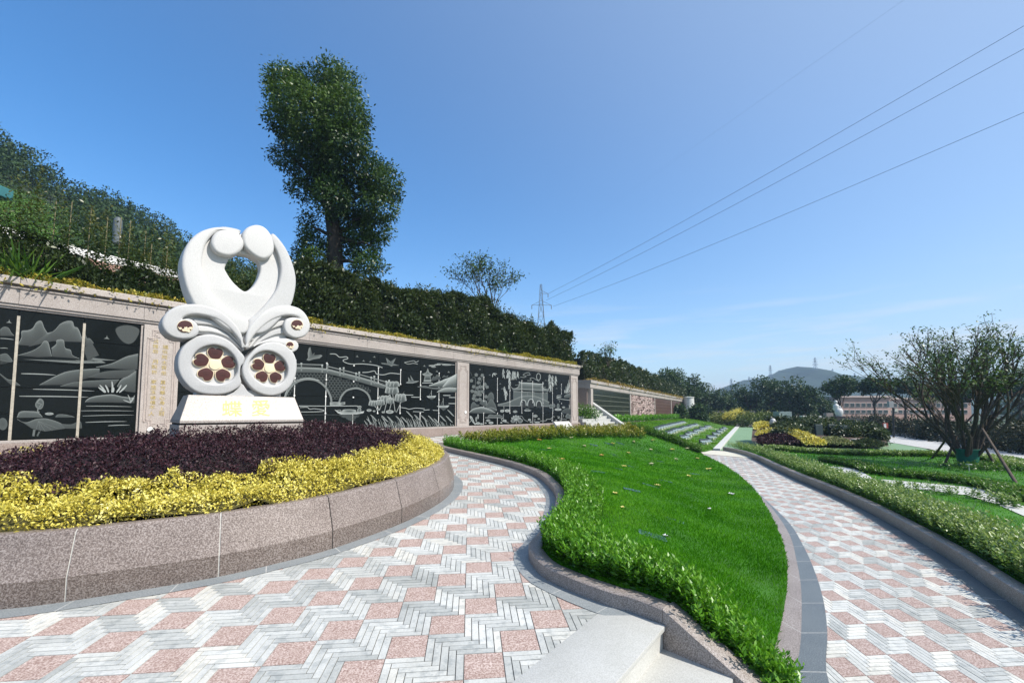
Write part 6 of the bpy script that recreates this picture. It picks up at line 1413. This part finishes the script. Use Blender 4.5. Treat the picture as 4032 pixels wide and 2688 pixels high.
p = at_y(*z8(100, 445), 29); mb = MB(); mb.lathe([(.02, .5), (.12, .46), (.19, .3), (.2, .1), (.16, -.2), (.1, -.4)][::-1], p, 14); o = mb.build('stone_figure', M_WHITE, None, 50); tag(o, 'small white rounded stone standing at the left of the dark shrubs', 'stone')
p = at_y(*z8(975, 483), 31); mb = MB(); mb.lathe([(.01, .13), (.14, .1), (.2, 0), (.15, -.12), (.02, -.15)][::-1], p, 14); o = mb.build('white_ball', M_WHITE, None, 60); tag(o, 'small white ball on the dark shrubs at the road end', 'ball')
# seated white statue on a black pedestal
DS = 38.0; sp = lambda x, y: at_y(*z8(x, y), DS)
t = thing('seated_statue', 'white statue of a seated figure on a dark pedestal in front of trees', 'statue', sp(682, 440))
c = sp(682, 370); k = DS / FPX / 2.279
mb = MB(); w = 58 * k; z0 = ZR; mb.box((c.x - w, c.y - w * .8, z0), (c.x + w, c.y + w * .8, sp(680, 378).z), 0); mb.build('pedestal', plain('black_pedestal', (.016, .016, .017), .6), t, bevel=.03)
mb = MB(); mb.box((c.x - w * .72, c.y - w * .6, sp(680, 377).z), (c.x + w * .72, c.y + w * .6, sp(680, 360).z)); mb.build('plinth', plain('black_pedestal', (.03, .03, .032), .3), t, bevel=.02)
prof = [(22, 362), (30, 345), (34, 325), (32, 306), (24, 294), (10, 288)]; up_ = [(18, 312), (24, 298), (22, 280), (25, 268), (18, 256), (7, 250), (6.5, 247), (12, 241), (14.5, 232), (11, 222), (3, 217.5)]
mb = MB(); mb.lathe([(r * k, sp(674, y).z) for r, y in prof], (c.x + 4 * k, c.y - .1, 0), 18, 0, 1, .85); mb.lathe([(r * k, sp(674, y).z) for r, y in up_], (c.x - 12 * k, c.y, 0), 18, 0, 1, .85); mb.build('body', M_WHITE, t, 60)
mb = MB(); mb.tube([sp(650, 268), sp(640, 292), sp(660, 312)], [7 * k, 6 * k, 5 * k], 8); mb.tube([sp(694, 272), sp(712, 296), sp(690, 308)], [10 * k, 9 * k, 7 * k], 8); mb.build('arms', M_WHITE, t, 60)
# low walls, glass case, signs
def lowwall(x0, y0, x1, y1, d, dep, mat, name, label, cat):
    a, b = at_y(*z8(x0, y1), d), at_y(*z8(x1, y0), d); mb = MB(); mb.box((a.x, d, min(a.z, ZR)), (b.x, d + dep, b.z)); o = mb.build(name, mat, None, bevel=.02); tag(o, label, cat); return o
lowwall(-420, 315, -60, 352, 66, 1, grid_mat('weathered_wall', (.10, .10, .10), (.22, .22, .215), .8, .5, .8), 'garden_wall', 'long grey weathered wall below the far trees', 'wall')
lowwall(370, 355, 535, 388, 44, .6, M_CONC, 'low_wall', 'pale low wall left of the seated statue', 'wall'); lowwall(500, 375, 620, 420, 40, .6, M_KERB, 'low_wall', 'grey low wall meeting the dark pedestal of the statue', 'wall')
lowwall(580, 332, 640, 372, 46, .5, M_KERB, 'stone_screen', 'grey stone screen behind the left side of the seated statue', 'screen')
o = lowwall(158, 318, 268, 360, 48, 1.2, plain('case_glass', (.22, .27, .26), .15, .3, 4), 'glass_case', 'greyish glass case beside the low walls left of the statue', 'glass case')
lowwall(740, 380, 890, 430, 42, .6, plain('dark_wall', (.05, .055, .055), .7), 'low_wall', 'dark low wall right of the statue pedestal', 'wall')
p0 = at_r(*z8(1178, 470)); p0 = at_y(*z8(1178, 470), 34); t = thing('street_lamp', 'dark lamp post with a grey box panel beside the dark hedge', 'lamp post', p0)
mb = MB(); tpz = at_y(*z8(1178, 285), 34); mb.tube([Vector((p0.x, p0.y, ZR)), tpz], .07, 8); mb.build('post', plain('dark_post', (.03, .03, .03), .5), t, 40)
mb = MB(); a, b = at_y(*z8(1135, 282), 34), at_y(*z8(1172, 225), 34); mb.box((a.x, 33.9, a.z), (b.x, 34.1, b.z)); mb.build('panel', plain('grey_panel', (.28, .29, .29), .6), t); a, b = at_y(*z8(1184, 320), 34), at_y(*z8(1210, 290), 34); mb = MB(); mb.box((a.x, 33.9, a.z), (b.x, 34.1, b.z)); mb.build('small_box', plain('cream_box', (.5, .48, .4), .6), t)
t = thing('notice_board', 'small red and white notice board in front of the dark hedge', 'sign', at_y(*z8(1110, 470), 33)); a, b = at_y(*z8(1088, 470), 33), at_y(*z8(1132, 420), 33)
mb = MB(); mb.box((a.x, 33, a.z), (b.x, 33.05, b.z)); mb.build('board', plain('red_board', (.30, .06, .04), .6), t); mb = MB(); e = (b.x - a.x) * .12; mb.box((a.x + e, 32.97, a.z + e), (a.x + (b.x - a.x) * .55, 32.998, b.z - e)); mb.build('notice', plain('white_notice', (.6, .6, .58), .6), t); mb = MB(); mb.tube([((a.x + b.x) / 2, 33.1, ZR), ((a.x + b.x) / 2, 33.1, a.z + .2)], .04, 6); mb.build('post', M_WOOD, t)
# dark hedge along the road and far shrub masses
hd = [at_r(*p) for p in [(3180, 1690), (3425, 1700), (3700, 1726), (4032, 1766), (4400, 1815)]]; hl = resample([(p.x, p.y + .5) for p in hd], .5)
nB = 90; bl2 = []; la = np.array(hl)
for q in range(nB):
    s = rng.random() * (len(la) - 1); i = int(s); p = la[i] + (la[i + 1] - la[i]) * (s - i) if i + 1 < len(la) else la[i]
    R = rng.uniform(.7, 1.25); bl2.append((p[0] + rng.uniform(0, .6), p[1] + rng.uniform(.5, 2.6), ZR + rng.uniform(.3, .8), R, R, R * .9))
o = link('roadside_hedge', np_mesh('roadside_hedge', *crown(bl2, 52000, .17, rng, 6, .5, .1, .6, 1)), leafmat('roadside_leaf', [(.006, .012, .005), (.014, .026, .008), (.035, .04, .012), (.09, .065, .03)], .5, .15)); tag(o, 'long dark hedge of shrubs along the far side of the pale road', 'hedge')
fs = []
for q in range(40): x = rng.uniform(-420, 130); fs.append((*at_y(*z8(x, 378 + rng.uniform(-14, 14) + abs(x) * .0), 60 + rng.uniform(-3, 5)), 1.0, 1.0, .55))
o = link('shrub_bed', np_mesh('shrub_bed', *crown(fs, 9000, .3, rng, 6, .5)), leafmat('mixed_bed_leaf', [(.03, .05, .01), (.07, .11, .015), (.16, .19, .03), (.13, .07, .03)], .6, .2)); tag(o, 'mixed yellow green shrub bed at the far end of the green path', 'shrub bed')
for q in range(5):
    p = at_y(2868 + q * 11, 1640 - q * 3.5, 58 + q); o = link('round_shrub', np_mesh('round_shrub', *crown([(p.x, p.y, p.z, .75, .7, .55)], 700, .16, rng, 6)), M_YEL); tag(o, 'bright yellow clipped ball in the row at the end of the green path', 'shrub', 'yellow clipped balls beyond the green path')
o = cover('golden_shrubs', [(-70, 455), (-70, 410), (0, 400), (60, 405), (50, 440)], 2600, .13, M_YEL, 'yellow clipped shrubs at the left end of the dark bank', .4)

# ------------------------------------------------------------------ far trees, building, pylons, hills
ft = [(2672, 1624, 26, 56, 'low dark shrubby tree in front of the white tank'), (2742, 1622, 26, 57, 'low dark shrubby tree right of the white tank'), (2640, 1500, 58, 66, 'rounded dark tree just beyond the end of the second wall'), (2705, 1512, 50, 70, 'dark tree second from the end of the second wall'), (2762, 1548, 46, 74, 'lower dark tree left of the blue hill'), (2818, 1570, 40, 80, 'dark tree at the left foot of the blue hill'), (2600, 1560, 40, 64, 'dark shrubby tree against the end of the second wall'), (2690, 1590, 40, 68, 'low dark tree above the white tank'), (2870, 1590, 38, 84, 'small dark tree below the left slope of the blue hill'),
      (2950, 1560, 55, 72, 'broad dark tree in front of the left slope of the blue hill'), (3026, 1530, 60, 70, 'tall dark tree in front of the blue hill'), (3110, 1528, 62, 68, 'large dark tree under the summit of the blue hill'), (3180, 1560, 45, 66, 'dark tree to the left of the white statue'), (3303, 1535, 62, 60, 'lighter green tree behind the white statue'), (3250, 1600, 35, 70, 'low dark tree just behind the white statue'),
      (3440, 1525, 52, 56, 'spreading tree in front of the pink building'), (3560, 1535, 56, 60, 'dark tree right of the spreading tree by the pink building'), (3660, 1545, 55, 64, 'dark tree over the middle of the pink building'), (3780, 1560, 55, 60, 'dark tree behind the staked tree'), (3900, 1540, 60, 58, 'dark tree right behind the staked tree'), (4010, 1535, 62, 56, 'dark tree at the right edge of the garden')]
for i, (x, y, r, d, lb) in enumerate(ft):
    p = at_y(x, y, d); R = r * d / FPX; t = thing('broadleaf_tree', lb, 'tree', (p.x, p.y, ZR), 'trees at the far side of the garden'); bb = []
    for q in range(9):
        a = rng.random() * 6.28; e = rng.uniform(.15, .75) * R; bb.append((p.x + e * math.cos(a), p.y + e * math.sin(a), p.z + rng.uniform(-.75 if x < 3280 else -.15, .5) * R, R * rng.uniform(.4, .62), R * .55, R * (rng.uniform(.35, .55) if x < 3280 else rng.uniform(.22, .36))))
    dense = x < 3280
    if dense:
        for q in range(4): bb.append((p.x + rng.uniform(-.8, .8) * R, p.y + rng.uniform(-.4, .6) * R, (p.z - R) * rng.uniform(.25, .8) + .3, R * .6, R * .55, R * .6))
    link('crown', np_mesh('crown', *crown(bb, 3800 if dense else 3000, .34, rng, 6, .55, .15, .55, 1.2)), M_FAR, t)
    mb = MB(); a = random.Random(i); g = Vector((p.x, p.y, ZR)); mid = g.lerp(p, .45); mb.tube([g, mid], [.2, .15], 7)
    for q in range(5): limb(mb, mid, p + Vector((a.uniform(-.7, .7) * R, a.uniform(-.5, .5) * R, a.uniform(-.3, .4) * R)), .1, .03, a, 4, .08, 5)
    mb.build('trunk', M_WOOD, t, 50)
fb = [(*at_y(rng.uniform(2620, 4150), rng.uniform(1575, 1640), rng.uniform(88, 105)), 4, 3, 3.2) for _ in range(85)]
fb = [b for b in fb if not (3240 < b[0] / b[1] * FPX + CX < 3960)]
o = link('far_wood', np_mesh('far_wood', *crown(fb, 16000, .6, rng, 6, .6, .1, .6, 1.1)), M_FAR); tag(o, 'dark belt of woodland closing the garden behind the nearer trees', 'woodland', None, 'stuff')
p = at_y(2712, 1580, 62); mb = MB(); r = 34 / 2 * 62 / FPX * 1.15; mb.lathe([(r, -.1 - p.z + ZR), (r, .12), (r * .96, .5), (r * 1.06, .52), (r * 1.06, .62), (r * .2, .7)], p, 28); o = mb.build('water_tank', plain('white_tank', (.6, .6, .58), .5), None, 40); tag(o, 'white cylindrical tank below trees at the end of the second wall', 'tank')
# pink building with a flat roof line
DBL = 96.0; bq = lambda x, y: at_y(*z8(x, y), DBL)
t = thing('pink_building', 'long low pink building half hidden by trees on the right', 'building', (bq(700, 300).x, DBL, ZR)); M_PK = plain('pink_render', (.52, .33, .27), .8, .12, .4)
for (x0, y0, x1, y1, nm, dz) in ((690, 192, 1150, 345, 'main_block', 0), (1130, 205, 2000, 345, 'side_block', 3)):
    a, b = bq(x0, y1), bq(x1, y0); mb = MB(); mb.box((a.x, DBL + dz, ZR), (b.x, DBL + dz + 12, b.z)); w = mb.build(nm, M_PK, t)
    mb = MB(); mb.box((a.x - .3, DBL + dz - .4, b.z), (b.x + .3, DBL + dz + 12.4, b.z + .35)); mb.build('roof_edge', plain('pale_roof_edge', (.62, .48, .42), .8), w)
    for k in range(int((x1 - x0) / 52)):
        cx = x0 + 70 + k * 50
        if cx > x1 - 30: break
        for (ya, yb) in ((243, 274), (305, 330)):
            a2, b2 = bq(cx - 16, yb), bq(cx + 16, ya); mb = MB(); mb.box((a2.x - .12, DBL + dz - .10, a2.z - .12), (b2.x + .12, DBL + dz - .004, b2.z + .12)); wf = mb.build('window_frame', plain('window_frame', (.55, .45, .4), .7), t)
            mb = MB(); mb.box((a2.x, DBL + dz - .14, a2.z), (b2.x, DBL + dz - .102, b2.z)); mb.build('window_pane', plain('window_glass', (.05, .065, .06), .15), wf)
# lattice pylons
def pylon(base, H, w, label, arms, thick=.06, group=None, nb=9):
    t = thing('pylon', label, 'pylon', base, group); mb = MB(); B = Vector(base)
    wid = lambda f: w * (1 - f) ** 1.15 * .5 + w * .045
    lv = [1 - (1 - k / nb) ** 1.25 for k in range(nb + 1)]
    for sx_ in (-1, 1):
        for sy in (-1, 1): mb.tube([B + Vector((sx_ * wid(f), sy * wid(f), H * f)) for f in lv], thick, 4)
    for f, g in zip(lv[:-1], lv[1:]):
        for s in (-1, 1):
            mb.tube([B + Vector((-wid(f), s * wid(f), H * f)), B + Vector((wid(g), s * wid(g), H * g))], thick * .6, 3); mb.tube([B + Vector((wid(f), s * wid(f), H * f)), B + Vector((-wid(g), s * wid(g), H * g))], thick * .6, 3)
            mb.tube([B + Vector((s * wid(f), -wid(f), H * f)), B + Vector((s * wid(g), wid(g), H * g))], thick * .6, 3); mb.tube([B + Vector((-wid(g), s * wid(g), H * g)), B + Vector((wid(g), s * wid(g), H * g))], thick * .6, 3)
    mb.build('mast', M_STEEL, t, fix=False); mb = MB()
    for f, l in arms:
        for s in l: 
            z = H * f; mb.tube([B + Vector((0, 0, z)), B + Vector((s, 0, z - abs(s) * .04))], thick * .9, 4); mb.tube([B + Vector((0, 0, z + abs(s) * .45)), B + Vector((s, 0, z - abs(s) * .04))], thick * .8, 4); mb.tube([B + Vector((s, 0, z - abs(s) * .04)), B + Vector((s, 0, z - abs(s) * .04 - H * .03))], thick * 1.5, 5)
    mb.build('crossarms', M_STEEL, t, fix=False); return t
DP = 120.0; tp_ = at_y(2130, 1120, DP); bs = Vector((tp_.x, DP, 2)); H = tp_.z - 2; ar = at_y(2168, 1208, DP)
pylon(bs, H, 5.2, 'steel lattice pylon carrying power lines above the hedge', [((at_y(2130, 1200, DP).z - 2) / H, (-2.6, 2.9)), ((at_y(2130, 1155, DP).z - 2) / H, (2.0,))], .075)
M_WIRE = plain('power_cable', (.06, .10, .2), .5)
for i, (a, b, lb) in enumerate((((2158, 1156), (4032, 75), 'uppermost thick power line crossing the sky to the upper right'), ((2150, 1182), (4032, 165), 'middle power line crossing the sky to the upper right'), ((2178, 1206), (4032, 415), 'lowest power line crossing the sky to the right'))):
    p = at_y(*a, DP); q = at_y(*b, 30); e = p + (q - p) * 1.12; n = 30; mb = MB(); dirv = e - p
    pts = [p + dirv * (k / n) - Vector((0, 0, 1)) * .9 * math.sin(math.pi * k / n * .9) for k in range(n + 1)]
    mb.tube(pts, [.034 - .019 * k / n for k in range(n + 1)], 5); o = mb.build('power_line', M_WIRE); tag(o, lb, 'power line', 'power lines from the pylon')
p = at_y(2330, 860, 110); q = at_y(3560, 0, 40); e = p + (q - p) * 1.1; mb = MB(); mb.tube([p + (e - p) * (k / 10) for k in range(11)], .006, 4); o = mb.build('power_line', M_WIRE); tag(o, 'faint thin wire high in the sky above the other lines', 'power line', 'power lines from the pylon')
M_HILL = plain('hill_forest', (.022, .042, .018), .95, .5, .02)
def range_(name, sil, d, depth, z0=-.6):
    sil = np.array(sil, float); xs = np.linspace(sil[0, 0], sil[-1, 0], 240); ys = np.interp(xs, sil[:, 0], sil[:, 1]); R = []; nn = 12
    for x, y in zip(xs, ys):
        p = at_y(x, y, d); row = []
        for k in range(nn):
            f = k / (nn - 1); z = z0 + (p.z - z0) * math.sin(f * math.pi / 2) ** 1.1; yy = d - depth * (1 - f); jit = vn(np.array([x * .06 + k * 3.1]), np.array([k * 1.7]), 4)[0] + .6 * vn(np.array([x * .21]), np.array([k * 2.3]), 5)[0] - .8
            row.append((p.x * (1 - .0 * f), yy, z + jit * 1.6 * f))
        row.append((p.x, d + depth, z0)); R.append(row)
    nn += 1; V = np.array(R).reshape(-1, 3); Q = np.array([(i * nn + j, (i + 1) * nn + j, (i + 1) * nn + j + 1, i * nn + j + 1) for i in range(len(xs) - 1) for j in range(nn - 1)])
    return structure(link(name, np_mesh(name, V, Q), M_HILL))
range_('mountain', [(2780, 1560), (2853, 1523), (2926, 1498), (3000, 1487), (3045, 1471), (3080, 1455), (3108, 1447), (3128, 1449), (3155, 1464), (3185, 1474), (3210, 1474), (3266, 1479), (3351, 1498), (3420, 1520), (3520, 1545), (3640, 1560)], 620, 200)
range_('far_hills', [(3000, 1560), (3200, 1540), (3330, 1500), (3420, 1492), (3560, 1498), (3700, 1490), (3850, 1482), (4000, 1470), (4150, 1478), (4350, 1520), (4600, 1580)], 560, 160)
for x, y0, y1, lb in ((3213, 1407, 1480, 'tall distant pylon right of the hill summit'), (3035, 1437, 1478, 'pale distant pylon left of the hill summit'), (3281, 1452, 1490, 'distant pylon on the right shoulder of the hill'), (2881, 1490, 1530, 'tiny distant pylon left of the blue hill'), (3368, 1468, 1505, 'small distant pylon at the right foot of the hill'), (2951, 1482, 1510, 'tiny distant pylon on the left slope of the hill')):
    d = 560; a, b = at_y(x, y0, d), at_y(x, y1 + 25, d); h = a.z - b.z; pylon((b.x, d, b.z), h, h * .2, lb, [(.72, (-h * .11, h * .11)), (.83, (-h * .09, h * .09)), (.93, (-h * .07, h * .07))], .14, 'distant pylons on the skyline', 6)

# ------------------------------------------------------------------ humid air
def haze(x0, x1, y0, y1, z0, z1, dens):
    mb = MB(); mb.box((x0, y0, z0), (x1, y1, z1)); o = mb.build('haze', None); o['kind'] = 'stuff'; o['label'] = 'thin pale haze over the distant hills'
    m = bpy.data.materials.new('haze_air'); m.use_nodes = True; t = m.node_tree; t.nodes.clear(); v = N(t, 'ShaderNodeVolumePrincipled'); v.inputs['Color'].default_value = (.50, .70, .98, 1); v.inputs['Density'].default_value = dens
    out = N(t, 'ShaderNodeOutputMaterial'); t.links.new(v.outputs[0], out.inputs['Volume']); o.data.materials.append(m); o.visible_shadow = True
HAZE = True
if HAZE: haze(-2600, 2600, -250, 4600, -1.7, 72, .0006)
